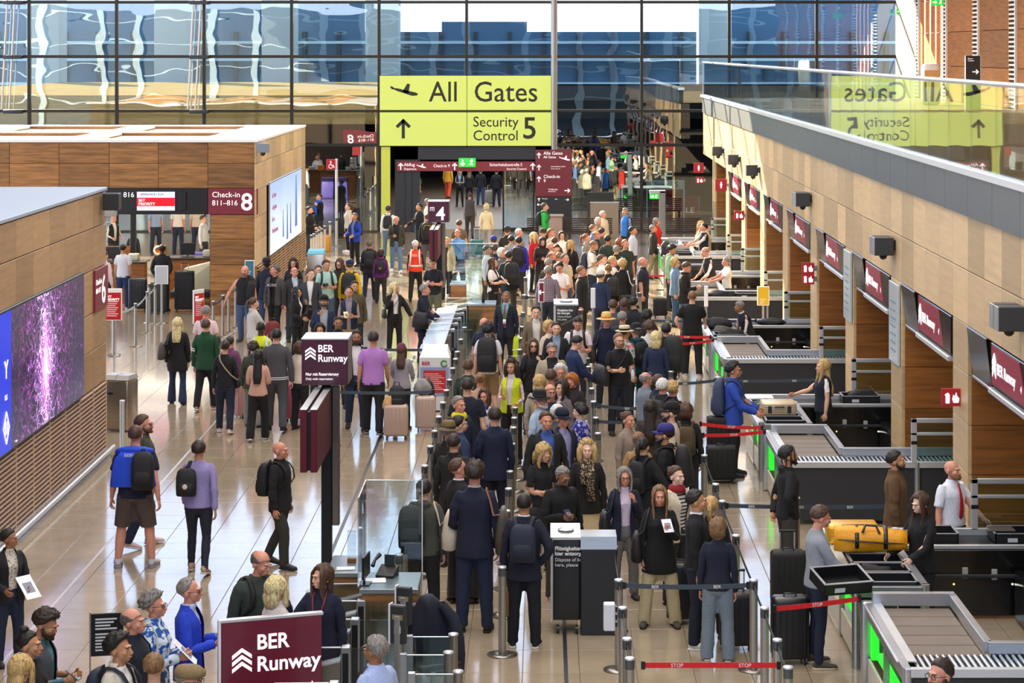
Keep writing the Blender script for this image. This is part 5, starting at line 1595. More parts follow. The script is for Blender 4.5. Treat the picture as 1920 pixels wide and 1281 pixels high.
# --- hands: a palm, four unequal fingers with knuckle bends, a thumb off the side near the wrist
def hand_parts(s, curl, point=False, n=6):
 d = np.array((s * SA, 0, -CA)); f = np.array((0, -1.0, 0)); nrm = np.cross(d, f) * s   # d down the arm, f forward, nrm towards the body
 nrm = -nrm if nrm[0] * s > 0 else nrm
 w = J[9 if s > 0 else 10]
 P = [limb([w - d * .02, w + d * .015, w + d * .05, w + d * .092], [(.024, .017), (.03, .016), (.04, .0145), (.038, .012)], 8)]
 for i, (off, ln) in enumerate(((.030, .072), (.0105, .080), (-.0095, .075), (-.029, .058))):
  c = 0.15 if (point and i == 0) else curl * (1 + .08 * i)
  b = w + d * .084 + f * off
  a1, a2 = c * .9, c * 1.9
  dir1 = d * math.cos(a1) + nrm * math.sin(a1)
  dir2 = d * math.cos(a2) + nrm * math.sin(a2)
  dir3 = d * math.cos(a2 + c * .6) + nrm * math.sin(a2 + c * .6)
  p1 = b + dir1 * ln * .48; p2 = p1 + dir2 * ln * .3; p3 = p2 + dir3 * ln * .22
  P.append(limb([b - dir1 * .012, b, p1, p2, p3], [.009, .0093, .0088, .0078, .0055], n))
 t0 = w + d * .028 + f * .026
 td = d * .72 + f * .62 + nrm * .25; td /= np.linalg.norm(td)
 t1 = t0 + td * .038
 t2d = d * .9 + f * .15 + nrm * (.25 + .4 * curl); t2d /= np.linalg.norm(t2d)
 P.append(limb([t0 - td * .02, t0, t1, t1 + t2d * .03, t1 + t2d * .045], [.012, .0125, .0105, .0095, .006], n))
 return P
# --- the body
def body_parts():
 P = [rings_mesh(torso_rings([(.80, .05, .05, .01), (.83, .12, .095, .01), (.89, .16, .11, .012), (.95, .163, .112, .008), (1.03, .15, .103, .004), (1.11, .143, .098, 0), (1.20, .153, .105, 0),
                                 (1.30, .168, .112, .004), (1.37, .172, .10, .01), (1.415, .150, .08, .014), (1.45, .105, .066, .014), (1.475, .068, .058, .013)]), 20),
         limb([(0, .016, 1.42), (0, .012, 1.48), (0, .003, 1.53), (0, -.002, 1.57)], [.07, .058, .054, .055]),
         ell((0, .018, 1.662), (.076, .096, .090)), ell((0, -.03, 1.608), (.059, .064, .074)), ell((0, -.070, 1.557), (.024, .023, .021)), ell((0, -.055, 1.585), (.043, .036, .035)),
         limb([(0, -.086, 1.652), (0, -.103, 1.63), (0, -.114, 1.611), (0, -.098, 1.601)], [.009, .0105, .014, .012], 8), ell((0, -.083, 1.664), (.047, .016, .010)),
         ell((.036, -.066, 1.613), (.022, .022, .022)), ell((-.036, -.066, 1.613), (.022, .022, .022)), ell((0, -.093, 1.578), (.022, .012, .0075)),
         ell((.078, .012, 1.628), (.010, .022, .032)), ell((-.078, .012, 1.628), (.010, .022, .032))]
 for s in (1, -1):
  P.append(limb([armp(s, -.05), armp(s, 0), armp(s, .09), armp(s, .2), armp(s, EL), armp(s, EL + .06), armp(s, EL + .16), armp(s, EL + WR), armp(s, EL + WR + .02)],
                      [.044, .052, .050, .045, .038, .042, .034, (.027, .021), (.026, .019)]))
  P.append(limb([(s * .085, .01, .93), (s * .09, .006, .86), (s * .094, .0, .70), (s * .098, 0, .52), (s * .098, .0, .47), (s * .099, .012, .34), (s * .10, .018, .2), (s * .10, .022, .10), (s * .10, .022, .05)],
                      [.085, .09, .075, .056, .052, .055, .044, .037, .04]))
  P.append(limb([(s * .10, .062, .04), (s * .10, .03, .045), (s * .101, -.05, .038), (s * .104, -.11, .024), (s * .105, -.15, .017)], [.025, (.038, .034), (.033, .034), (.04, .02), (.02, .012)]))
 return P
def garment_top(rows, sleeve, srad, collar=None, hood=False, puff=False):
 P = [rings_mesh(torso_rings(rows), 24)]
 if collar:
  P.append(rings_mesh(torso_rings(collar), 16))
 if hood:
  P.append(ell((0, .075, 1.47), (.10, .062, .06)))
  P.append(ell((0, .03, 1.475), (.095, .075, .035)))
 if sleeve > 0:
  for s in (1, -1):
   ts = [-.06, 0, .09, .2, EL, EL + .07, EL + .16, EL + WR + .012]
   rr = [.040, .055, .062, .060, .054, .055, .049, .042]
   pts, rad = [], []
   for t, r in zip(ts, rr):
    if t < sleeve - .02:
     pts.append(armp(s, t)); rad.append(r + srad)
   r_end = float(np.interp(sleeve, ts, rr)) + srad
   pts.append(armp(s, sleeve - .012)); rad.append(r_end)
   pts.append(armp(s, sleeve)); rad.append(r_end * .93)
   P.append(limb(pts, rad, 14))
 return P
def rows_top(hem, f=1.0, g=0.0, neck=.068):
 base = [(.78, .196, .148, .008), (.86, .190, .142, .008), (.95, .184, .137, .006), (1.04, .174, .128, .004), (1.12, .171, .124, 0), (1.2, .177, .128, 0), (1.3, .188, .134, .004), (1.37, .19, .122, .01), (1.415, .170, .10, .014), (1.45, .125, .086, .014), (1.475, .088, .076, .013), (1.49, neck, neck, .012)]
 out = [(z, rx * f + g, ry * f + g, cy) for z, rx, ry, cy in base if z > hem + .02]
 rx = float(np.interp(hem, [b[0] for b in base], [b[1] for b in base])) * f + g
 ry = float(np.interp(hem, [b[0] for b in base], [b[2] for b in base])) * f + g
 return [(hem - .004, rx * .93, ry * .93, .008), (hem, rx * .985, ry * .985, .008), (hem + .012, rx, ry, .008)] + out
def legs(rad, bottom=.055, waist=True):
 P = []
 if waist:
  P.append(rings_mesh(torso_rings([(.80, .10, .09, .01), (.85, .168, .125, .012), (.90, .178, .131, .012), (.95, .168, .120, .006), (1.0, .152, .105, .004), (1.02, .14, .09, .004)]), 22))
 for s in (1, -1):
  zs = [.90, .84, .70, .50, .33, .12, .055]
  cx = [.086, .09, .094, .098, .099, .10, .10]
  cy = [.01, .008, .002, .0, .014, .021, .021]
  rr = [rad[0], rad[0], rad[1], rad[2], rad[3], rad[4], rad[4]]
  pts = [(s * x, y, z) for x, y, z in zip(cx, cy, zs) if z > bottom + .01]
  ra = [r for r, z in zip(rr, zs) if z > bottom + .01]
  rb = float(np.interp(bottom, zs[::-1], rr[::-1]))
  pts.append((s * float(np.interp(bottom, zs[::-1], cx[::-1])), float(np.interp(bottom, zs[::-1], cy[::-1])), bottom)); ra.append(rb)
  P.append(limb(pts, ra, 14))
 return P
def shoe_parts():
 P = []
 for s in (1, -1):
  x = s * .10
  P.append(limb([(x, .088, .045), (x, .06, .05), (x, .02, .055), (x + s * .002, -.05, .045), (x + s * .005, -.11, .034), (x + s * .006, -.165, .028), (x + s * .005, -.185, .022)],
                      [(.016, .018), (.036, .042), (.041, .043), (.044, .037), (.047, .030), (.036, .024), (.014, .010)], 12))
  P.append(limb([(x, .03, .05), (x, .026, .10)], [.05, .043], 10))
 return P
def sole_parts():
 P = []
 for s in (1, -1):
  out = []
  for z in (0, .022):
   out.append([(s * (.10 + a), b, z) for a, b in ((-.03, .09), (.03, .09), (.044, .04), (.042, -.04), (.052, -.11), (.036, -.17), (.0, -.192), (-.03, -.165), (-.042, -.10), (-.034, -.02), (-.043, .04))])
  n = len(out[0])
  P.append((out[0] + out[1], [tuple(range(n - 1, -1, -1)), tuple(range(n, 2 * n))] + [(k, (k + 1) % n, (k + 1) % n + n, k + n) for k in range(n)]))
 return P
def wrinkle(V, amp, seed):
 o = Vector((seed * 3.1, seed * 1.7, seed))
 D = np.array([[mnoise.noise(Vector((p[0] * 9, p[1] * 9, p[2] * 16)) + o), mnoise.noise(Vector((p[0] * 9 + 50, p[1] * 9, p[2] * 16)) + o)] for p in V])
 W = V.copy()
 W[:, 0] += D[:, 0] * amp
 W[:, 1] += D[:, 1] * amp
 return W
# --- hair: a shell on the skull, cut by a hair line
def hair_shell(style):
 nu, nv = 40, 15
 vs, fs = [], []
 th_ = {'short': .012, 'buzz': .005, 'full': .024, 'curly': .032, 'bald': .006, 'reced': .010, 'long': .020, 'bob': .026, 'tied': .012}[style]
 for i in range(nv + 3):
  for k in range(nu):
   th = 2 * math.pi * k / nu            # 0 = front (-Y)
   front = math.cos(th)
   lo = 0.0
   if style == 'bald':
    lim = np.interp(front, [-1, -.2, .3, .8, 1], [2.12, 2.02, 1.6, 1.2, 1.15])
    lo = min(lim - .02, np.interp(front, [-1, -.3, .25, .6, 1], [1.05, 1.12, 1.3, 1.6, 2]))
   elif style == 'reced':
    lim = np.interp(front, [-1, -.35, .2, .62, 1], [2.12, 2.0, 1.45, .8, .45])
   elif style in ('long', 'bob'):
    lim = np.interp(front, [-1, -.2, .25, .55, .75, 1], [2.6, 2.6, 2.4, 1.5, 1.02, .86])
   else:
    lim = np.interp(front, [-1, -.35, .2, .62, 1], [2.15, 2.05, 1.55, 1.02, .84])
   u = min(1.0, max(0.0, (i - 1) / nv))
   ph = lo + (lim - lo) * u
   ph += .05 * mnoise.noise(Vector((math.sin(th) * 4, front * 4, len(style)))) * u
   dx, dy, dz = math.sin(ph) * math.sin(th), -math.sin(ph) * math.cos(th), math.cos(ph)
   nse = mnoise.noise(Vector((dx * 5, dy * 5, dz * 5))) + .9 * mnoise.noise(Vector((dx * 17, dy * 17, dz * 7)))
   t = th_ * (1.05 + (.85 if style == 'curly' else .2 if style == 'buzz' else .6) * nse)
   t *= 1 - .55 * max(0.0, (u - .8) / .2)
   if style == 'full' and front > .3:
    t += .012 * math.sin(ph * 2)
   if i == 0 or i == nv + 2:
    t = -.022
   vs.append(np.array((dx * .078, .018 + dy * .098, 1.664 + dz * .093)) + np.array((dx, dy, dz)) * t)
 for i in range(nv + 2):
  for k in range(nu):
   a, b = i * nu + k, i * nu + (k + 1) % nu
   fs.append((a, b, b + nu, a + nu))
 return vs, fs
def lock_rings(z1, wid, thick, y0=.075, back=.10, n=18):
 R = []
 for t, w, d, y in ((0, .062, .05, .05), (.2, .083, .055, .062), (.45, wid, thick, y0 + .01), (.75, wid * 1.02, thick * .8, back), (1, wid * .8, thick * .45, back + .005)):
  z = 1.70 + (z1 - 1.70) * t
  R.append(((0, y, z), (w, 0, 0), (0, d, 0)))
 return rings_mesh(R, n, 2.4)
def side_locks(z1, w=.026):
 P = []
 for s in (1, -1):
  P.append(limb([(s * .05, -.035, 1.735), (s * .080, -.045, 1.68), (s * .088, -.042, 1.60), (s * .092, -.05, 1.50), (s * .085, -.075, (1.5 + z1) / 2 - .02), (s * .075, -.10, z1)],
                      [(.02, .012), (.032, .014), (.036, .018), (.036, .02), (.034, .018), (.015, .008)], 8))
 return P
HAIR = {}
def hair_vt(style):
 if style in HAIR:
  return HAIR[style]
 if style in ('short', 'buzz', 'full', 'curly', 'bald', 'reced'):
  vt = tri([hair_shell(style)])
 elif style == 'long':
  vt = tri([hair_shell('long'), lock_rings(1.27, .10, .045, back=.145)] + side_locks(1.30))
 elif style == 'verylong':
  vt = tri([hair_shell('long'), lock_rings(1.12, .095, .045, back=.15)] + side_locks(1.26))
 elif style == 'mid':
  vt = tri([hair_shell('bob'), lock_rings(1.44, .10, .055, back=.09)] + side_locks(1.45))
 elif style == 'bob':
  vt = tri([hair_shell('bob'), lock_rings(1.53, .094, .062, back=.055)] + side_locks(1.52)[:0])
 elif style == 'frizz':
  vt = tri([hair_shell('curly'), lock_rings(1.36, .115, .062, y0=.06, back=.09)] + [limb([(s * .06, 0, 1.72), (s * .095, .0, 1.64), (s * .105, .0, 1.53), (s * .095, -.01, 1.42)], [.04, .045, .042, .02], 10) for s in (1, -1)])
 elif style == 'bun':
  vt = tri([hair_shell('tied'), ell((0, .12, 1.70), (.042, .038, .042))])
 elif style == 'topbun':
  vt = tri([hair_shell('tied'), ell((0, .055, 1.775), (.045, .045, .036))])
 elif style == 'pony':
  vt = tri([hair_shell('tied'), limb([(0, .11, 1.70), (0, .145, 1.69), (0, .165, 1.62), (0, .16, 1.52), (0, .15, 1.40)], [.02, .027, .034, .03, .01], 10)])
 elif style == 'braids':
  P = [hair_shell('tied')]
  for s, y in ((1, -.05), (-1, -.05), (1, .0), (-1, .0), (1, .06), (-1, .06)):
   P.append(limb([(s * .03, y, 1.755), (s * .078, y - .004, 1.70), (s * .092, y - .006, 1.62), (s * .09, y - .01, 1.53)], [.009, .010, .010, .007], 6))
  vt = tri(P)
 HAIR[style] = vt
 return vt
def hat_vt(kind):
 if kind == 'cap':
  P = [rings_mesh([((0, .018, z), (rx, 0, 0), (0, ry, 0)) for z, rx, ry in ((1.685, .090, .112), (1.72, .092, .114), (1.755, .083, .102), (1.785, .055, .068), (1.792, .02, .025))], 20)]
  pts = []
  vs, fs = [], []
  for i in range(9):
   t = math.pi * (i / 8 - .5)
   for r, z in ((.102, 1.690), (.168, 1.676)):
    yy = -math.cos(t) * (r + (.012 if r > .15 else 0))
    vs.append((math.sin(t) * .086 * (1 if r < .15 else .92), .018 + yy if r > .15 else .018 - math.cos(t) * .108, z - .02 * abs(math.sin(t))))
  m = len(vs)
  vs += [(x, y, z - .006) for x, y, z in vs]
  for i in range(8):
   a = 2 * i
   fs += [(a, a + 1, a + 3, a + 2), (a + m, a + 2 + m, a + 3 + m, a + 1 + m), (a + 1, a + 1 + m, a + 3 + m, a + 3)]
  return tri(P + [(vs, fs)])
 if kind == 'beanie':
  return tri([rings_mesh([((0, .02, z), (rx, 0, 0), (0, ry, 0)) for z, rx, ry in ((1.635, .092, .114), (1.64, .098, .12), (1.675, .098, .12), (1.68, .092, .114), (1.74, .088, .106), (1.785, .055, .066), (1.797, .02, .02))], 20)])
 if kind == 'flatcap':
  return tri([rings_mesh([((0, cy, z), (rx, 0, 0), (0, ry, 0)) for z, rx, ry, cy in ((1.67, .086, .112, .015), (1.69, .10, .135, .0), (1.72, .102, .135, -.002), (1.755, .075, .10, .01), (1.765, .03, .04, .02))], 20)])
 b, h = {'straw': (.185, .115), 'fedora': (.155, .105), 'boater': (.16, .085)}[kind]
 z = 1.685
 return tri([rings_mesh([((0, .015, z + dz), (rx, 0, 0), (0, rx * 1.08, 0)) for dz, rx in ((.0, .088), (h * .35, .092), (h * .9, .080 if kind != 'boater' else .09), (h, .060 if kind != 'boater' else .085))], 20),
    rings_mesh([((0, .01, z + dz), (rx, 0, 0), (0, rx * 1.1, 0)) for dz, rx in ((-.012, b * .97), (-.008, b), (.004, .09), (.006, .085), (-.004, .085))], 24)])
TPL = {}
def template(name):
 if name in TPL:
  return TPL[name]
 if name in ('body',):
  vt = remesh(body_parts(), .0075, [.11, .05], 1, keep=lambda V: (V[:, 2] > 1.53))
 elif name == 'tee':
  vt = remesh(garment_top(rows_top(.87), .20, .004), .013, [.30, .12], 2)
 elif name == 'sleeveless':
  vt = remesh(garment_top(rows_top(.87), .0, 0), .013, [.3, .12], 2)
 elif name == 'sweater':
  vt = remesh(garment_top(rows_top(.88), EL + WR + .005, 0.002, [(1.455, .09, .085, .014), (1.485, .075, .075, .010), (1.505, .070, .070, .008)]), .013, [.30, .12], 2)
 elif name == 'shirt':
  vt = remesh(garment_top(rows_top(.94, .97), EL + WR + .005, -.002, [(1.45, .09, .085, .014), (1.49, .072, .076, .008), (1.52, .068, .072, .004)]), .013, [.30, .12], 2)
 elif name == 'shortshirt':
  vt = remesh(garment_top(rows_top(.92, .98), .22, .006, [(1.45, .09, .085, .014), (1.49, .072, .076, .008), (1.52, .068, .072, .004)]), .013, [.30, .12], 2)
 elif name == 'hoodie':
  vt = remesh(garment_top(rows_top(.86, 1.03), EL + WR + .005, .006, None, True), .013, [.30, .12], 2)
 elif name in ('jacket', 'openjacket'):
  vt = remesh(garment_top(rows_top(.80 if name == 'jacket' else .81, 1.04, .006), EL + WR + .01, .008, [(1.44, .10, .095, .016), (1.49, .085, .086, .014), (1.525, .078, .080, .012)]), .013, [.32, .13], 2)
 elif name in ('blazer', 'openblazer'):
  vt = remesh(garment_top(rows_top(.78, 1.0, .006), EL + WR + .0, .004, [(1.44, .10, .09, .018), (1.49, .078, .080, .018), (1.505, .074, .076, .016)]), .013, [.32, .13], 2)
 elif name in ('vest', 'openvest'):
  vt = remesh(garment_top(rows_top(.86, 1.02, .008), 0, 0, [(1.44, .095, .09, .014), (1.475, .085, .082, .014)]), .013, [.3, .12], 2)
 elif name in ('coat', 'opencoat'):
  r = rows_top(.78, 1.03, .008)
  r = [(.675, .20, .15, .015), (.68, .206, .156, .015), (.72, .206, .156, .012)] + r[2:]
  vt = remesh(garment_top(r, EL + WR + .01, .008, [(1.44, .10, .095, .016), (1.49, .085, .086, .014), (1.52, .078, .080, .012)]), .014, [.32, .13], 2)
 elif name == 'slim':
  vt = remesh(legs((.10, .082, .060, .060, .048)), .012, [.28, .11], 2)
 elif name == 'pants':
  vt = remesh(legs((.106, .093, .075, .072, .064)), .012, [.28, .11], 2)
 elif name == 'wide':
  vt = remesh(legs((.106, .095, .084, .082, .082), .03), .012, [.28, .11], 2)
 elif name == 'flare':
  vt = remesh(legs((.10, .084, .062, .07, .086), .035), .012, [.28, .11], 2)
 elif name == 'shorts':
  vt = remesh(legs((.106, .094, .086, .09, .09), .50), .012, [.3, .12], 2)
 elif name == 'skirt':
  vt = remesh([rings_mesh(torso_rings([(.20, .20, .17, .01), (.21, .21, .18, .01), (.5, .19, .155, .01), (.8, .18, .135, .01), (.92, .175, .13, .01), (1.03, .158, .115, .004)]), 24)], .014, [.3, .12], 2)
 elif name == 'shoes':
  vt = [tri(shoe_parts()), tri(shoe_parts())]
 elif name == 'soles':
  vt = [tri(sole_parts()), tri(sole_parts())]
 out = []
 for i, (V, T) in enumerate(vt):
  if name not in ('body', 'shoes', 'soles'):
   V = wrinkle(V, .009 if i == 0 else .008, hash(name) % 17 if False else len(name))
  if name.startswith('open'):
   V, T = cut_open(V, T, name)
  out.append((V, T, weights(V)))
 if name in ('shoes', 'soles'):
  o2 = []
  for V, T, W in out:
   W = np.zeros((len(V), 17)); W[V[:, 0] > 0, 15] = 1; W[V[:, 0] <= 0, 16] = 1
   o2.append((V, T, W))
  out = o2
 TPL[name] = out
 return out
def cut_open(V, T, name):
 me = bpy.data.meshes.new('c')
 me.from_pydata(V.tolist(), [], T.tolist())
 bm = bmesh.new(); bm.from_mesh(me); bpy.data.meshes.remove(me)
 wtop, zlow, wlow, hemw = {'openjacket': (.085, 1.0, .058, .075), 'openblazer': (.078, 1.08, .02, .06), 'openvest': (.075, 1.08, .04, .045), 'opencoat': (.085, 1.0, .05, .085)}[name]
 for s in (1, -1):
  for (x0, z0), (x1, z1) in (((wtop, 1.47), (wlow, zlow)), ((wlow, zlow), (hemw, .75))):
   d = Vector((s * (x1 - x0), 0, z1 - z0)); nn = Vector((d.z, 0, -d.x)).normalized()
   bmesh.ops.bisect_plane(bm, geom=bm.verts[:] + bm.edges[:] + bm.faces[:], plane_co=(s * x0, 0, z0), plane_no=nn)
 kill = []
 for f in bm.faces:
  c = f.calc_center_median()
  if c.y < -.02 and c.z < 1.54:
   w = np.interp(c.z, [.5, .75, zlow, 1.47, 1.6], [hemw, hemw, wlow, wtop, wtop])
   if abs(c.x) < w - 1e-4:
    kill.append(f)
 bmesh.ops.delete(bm, geom=kill, context='FACES')
 bmesh.ops.triangulate(bm, faces=bm.faces)
 V = np.array([v.co for v in bm.verts]); bm.verts.index_update()
 T = np.array([[v.index for v in f.verts] for f in bm.faces])
 bm.free()
 return V, T
_THIN = {}
def thin(V, W, lg, ar, up, lod):
 key = (lg, ar, up, lod)
 if key in _THIN:
  return _THIN[key]
 V = V.copy()
 cover = {0: 1, 1: 1, 2: 1, 11: lg, 12: lg, 13: lg, 14: lg, 5: up, 6: up, 7: ar, 8: ar}
 top = W.argmax(axis=1)
 ax = V.copy()
 best = np.full(len(V), 1e9)
 for b, a, c, r in SEG:
  a, c = np.array(a, float), np.array(c, float)
  d = c - a
  t = np.clip(((V - a) @ d) / (d @ d), 0, 1)
  q = a + t[:, None] * d
  m = (top == b) & (np.linalg.norm(V - q, axis=1) < best)
  ax[m] = q[m]; best[m] = np.linalg.norm(V - q, axis=1)[m]
 k = np.array([.30 if cover.get(b, 0) else 0 for b in range(17)])[top]
 if not ar:                                   # short sleeves: bare from the middle of the upper arm
  d = np.linalg.norm(V - np.where(V[:, :1] > 0, armp(1, 0), armp(-1, 0)), axis=1)
  k = np.where((top >= 5) & (top <= 8) & (d > .15), 0, k)
 k = np.where((V[:, 2] > 1.44) & (np.abs(V[:, 0]) < .12), k * np.clip((1.47 - V[:, 2]) / .03, 0, 1), k)
 k = np.where(V[:, 2] < .14, 0, k)
 V = V + (ax - V) * k[:, None]
 _THIN[key] = V
 return V
_UND = {}
def under(V, T, d):
 key = id(V)
 if key not in _UND:
  n = np.cross(V[T[:, 1]] - V[T[:, 0]], V[T[:, 2]] - V[T[:, 0]])
  N = np.zeros_like(V)
  for i in range(3):
   np.add.at(N, T[:, i], n)
  N /= np.maximum(np.linalg.norm(N, axis=1, keepdims=True), 1e-9)
  _UND[key] = V - N * d * np.clip((1.50 - V[:, 2]) / .06, 0, 1)[:, None]
 return _UND[key]
HANDS = {}
def hands_vt(cl, cr):
 k = (cl, cr)
 if k not in HANDS:
  pr = {'r': (.45, False), 'g': (1.05, False), 'p': (1.2, True), 'f': (.18, False)}
  V, T = tri(hand_parts(1, *pr[cl]) + hand_parts(-1, *pr[cr]))
  W = np.zeros((len(V), 17)); W[V[:, 0] > 0, 9] = 1; W[V[:, 0] <= 0, 10] = 1
  HANDS[k] = (V, T, W)
 return HANDS[k]
def face_vt(beard):
 V, T, M = [], [], []
 def put(part, m):
  v, t = tri([part])
  o = sum(len(q) for q in V)
  V.append(v); T.append(t + o); M.extend([m] * len(t))
 for s in (1, -1):
  put(ell((s * .030, -.0805, 1.6405), (.0130, .008, .0052), 10, 6), 1)
  put(ell((s * .0295, -.0865, 1.6405), (.0066, .0034, .0052), 8, 5), 2)
  put(limb([(s * .014, -.097, 1.6625), (s * .030, -.0965, 1.6645), (s * .046, -.084, 1.660)], [.0035, .0042, .002], 6), 3)
 put(limb([(-.022, -.093, 1.5775), (-.008, -.1045, 1.580), (.008, -.1045, 1.580), (.022, -.093, 1.5775)], [.0025, .0048, .0048, .0025], 6), 4)
 if beard:
  put(limb([(-.074, .0, 1.62), (-.066, -.035, 1.575), (-.04, -.078, 1.553), (0, -.094, 1.545), (.04, -.078, 1.553), (.066, -.035, 1.575), (.074, .0, 1.62)], [.010, .02, .024, .026, .024, .02, .010], 8), 3)
  put(limb([(-.028, -.090, 1.582), (-.012, -.1035, 1.593), (.012, -.1035, 1.593), (.028, -.090, 1.582)], [.005, .007, .007, .005], 6), 3)
 V = np.vstack(V); T = np.vstack(T)
 W = np.zeros((len(V), 17)); W[:, 4] = 1
 return V, T, W, M
# --- shape of the rest figure: women, build
def shape(V, fem, wid):
 V = V.copy()
 x, z = V[:, 0], V[:, 2]
 head = np.clip((z - 1.50) / .05, 0, 1)
 hk = 1 + .06 * head
 V[:, 0] *= hk
 V[:, 1] = .01 + (V[:, 1] - .01) * hk
 V[:, 2] = np.where(head > 0, 1.53 + (z - 1.53) * (1 + .05 * head) - .016 * head, z)
 x, z = V[:, 0], V[:, 2]
 if fem:
  sx = np.interp(z, [.4, .80, .92, 1.10, 1.28, 1.42, 1.5], [1, 1.0, 1.02, .87, .92, .90, .90])
  arm = np.clip((np.abs(x) - .19) / .05, 0, 1) * (z > .7)
  k = sx * (1 - arm) + .91 * arm
  k = k * (1 - head) + head
  x = x - np.sign(x) * np.minimum(np.abs(x), .175) * (1 - k)
  y = V[:, 1]
  bust = np.exp(-(((np.abs(V[:, 0]) - .075) / .055) ** 2 + ((z - 1.275) / .065) ** 2)) * (V[:, 1] < .0)
  V[:, 1] = y - .035 * bust
  hs = 1 - .05 * head
  V[:, 0] = x * (1 - .03 * head)
  th = np.interp(z, [0, .3, .6, .8], [.93, .93, .97, 1.0])
  V[:, 0] = V[:, 0] * np.where(z < .8, 1, 1)
 if wid != 1:
  k = 1 + (wid - 1) * (1 - head)
  belly = (wid - 1) * .5 * np.exp(-((z - 1.08) / .14) ** 2) if wid > 1.04 else 0
  V[:, 0] *= k
  V[:, 1] = V[:, 1] * (k + belly)
 return V
# --- pose
def rx(a): c, s = math.cos(a), math.sin(a); return np.array(((1, 0, 0), (0, c, -s), (0, s, c)))
def ry(a): c, s = math.cos(a), math.sin(a); return np.array(((c, 0, s), (0, 1, 0), (-s, 0, c)))
def rz(a): c, s = math.cos(a), math.sin(a); return np.array(((c, -s, 0), (s, c, 0), (0, 0, 1)))
def rot_between(a, b):
 a = a / np.linalg.norm(a); b = b / np.linalg.norm(b)
 v = np.cross(a, b); c = a @ b
 if c < -.9999:
  return rx(math.pi)
 K = np.array(((0, -v[2], v[1]), (v[2], 0, -v[0]), (-v[1], v[0], 0)))
 return np.eye(3) + K + K @ K / (1 + c)
ARM = {'down': ((.16, -.02, -1), (.10, .16, -1)), 'fwd': ((.2, .35, -1), (-.05, .8, -.5)), 'back': ((.18, -.32, -1), (.12, -.05, -1)),
       'phone': ((.16, .2, -1), (-.42, .9, .12)), 'phoneup': ((.16, .32, -1), (-.3, .85, .55)), 'strap': ((.28, -.12, -1), (-.55, .42, .9)), 'cross': ((.14, .12, -1), (-.95, .55, -.05)),
       'hip': ((.55, -.35, -1), (-.45, .35, -.75)), 'reach': ((.15, .85, -.75), (.0, 1, -.25)), 'reachlow': ((.15, .6, -1), (.0, .9, -.55)), 'point': ((.42, .35, -.7), (.25, .35, 1)), 'chin': ((.12, .25, -1), (-.30, .55, 1)),
       'bag': ((.15, -.02, -1), (.09, .05, -1)), 'behind': ((.28, -.3, -1), (-.45, -.25, -.9)), 'side': ((.62, .05, -.9), (.35, .35, -.9)), 'pull': ((.2, -.45, -1), (.1, -.4, -1)), 'hold': ((.2, .1, -1), (-.15, .85, -.3)),
       'swf': ((.15, .25, -1), (.05, .5, -1)), 'swb': ((.16, -.3, -1), (.12, -.12, -1))}
LEG = {'stand': (((.05, .03, -1), (.04, -.02, -1)), ((.05, .0, -1), (.04, -.02, -1))), 'apart': (((.14, .02, -1), (.10, -.02, -1)), ((.14, .0, -1), (.10, -.02, -1))),
       'walkA': (((.04, .27, -1), (.03, .06, -1)), ((.04, -.15, -1), (.03, -.45, -1))), 'walkB': (((.04, -.15, -1), (.03, -.45, -1)), ((.04, .27, -1), (.03, .06, -1))),
       'step': (((.05, .2, -1), (.04, .03, -1)), ((.05, -.12, -1), (.04, -.30, -1))), 'contra': (((.10, .1, -1), (.08, -.06, -1)), ((.04, .0, -1), (.03, -.02, -1)))}
POSE = {'stand': ('down', 'down', 'stand'), 'walkA': ('swb', 'swf', 'walkA'), 'walkB': ('swf', 'swb', 'walkB'), 'phone': ('phone', 'phone', 'contra'), 'cross': ('cross', 'cross', 'stand'), 'hips': ('hip', 'hip', 'apart')}
def solve(P):
 arms = P.get('arms'); l = P.get('legs')
 base = POSE.get(P.get('pose', 'stand'), POSE['stand'])
 al, ar = arms if arms else base[:2]
 lg = LEG[l if l else base[2]]
 R = {}
 lean = math.radians(P.get('lean', 0)); tw = math.radians(P.get('twist', 0))
 R[0] = rx(lean * .3)
 R[1] = rz(tw * .5) @ rx(lean * .7)
 R[2] = rz(tw) @ rx(lean * (1.0 if lean > .3 else .9))
 hy = math.radians(P.get('head', 0)); hp = math.radians(P.get('nod', 0)); hr = math.radians(P.get('tilt', 0))
 R[3] = R[2] @ rz(hy * .4) @ rx(hp * .4 - lean * .3)
 R[4] = rz(tw) @ rz(hy) @ ry(hr) @ rx(hp + lean * .35)
 for s, k, a in ((1, 5, al), (-1, 6, ar)):
  u, f = ARM[a] if isinstance(a, str) else a
  d0 = np.array((s * SA, 0, -CA))
  tu = np.array((s * u[0], -u[1], u[2]), float); tf = np.array((s * f[0], -f[1], f[2]), float)
  A = rot_between(d0, tu)
  R[k] = R[2] @ A
  B = A @ rot_between(d0, A.T @ (tf / np.linalg.norm(tf)))
  R[k + 2] = R[2] @ B
  R[k + 4] = R[k + 2]
 for s, k, (u, f) in ((1, 11, lg[0]), (-1, 12, lg[1])):
  tu = np.array((s * u[0], -u[1], u[2]), float); tf = np.array((s * f[0], -f[1], f[2]), float)
  base_d = np.array((s * .006, 0, -1.0))
  R[k] = rot_between(base_d, tu)
  R[k + 2] = rot_between(base_d, tf)
  toe = max(0.0, -f[1] - .25)
  R[k + 4] = rz(s * math.radians(6)) @ rx(toe * 1.1)
 X = {0: J[0].copy()}
 for b in range(1, 17):
  p = PAR[b]
  X[b] = X[p] + R[p] @ (J[b] - J[p])
 return R, X
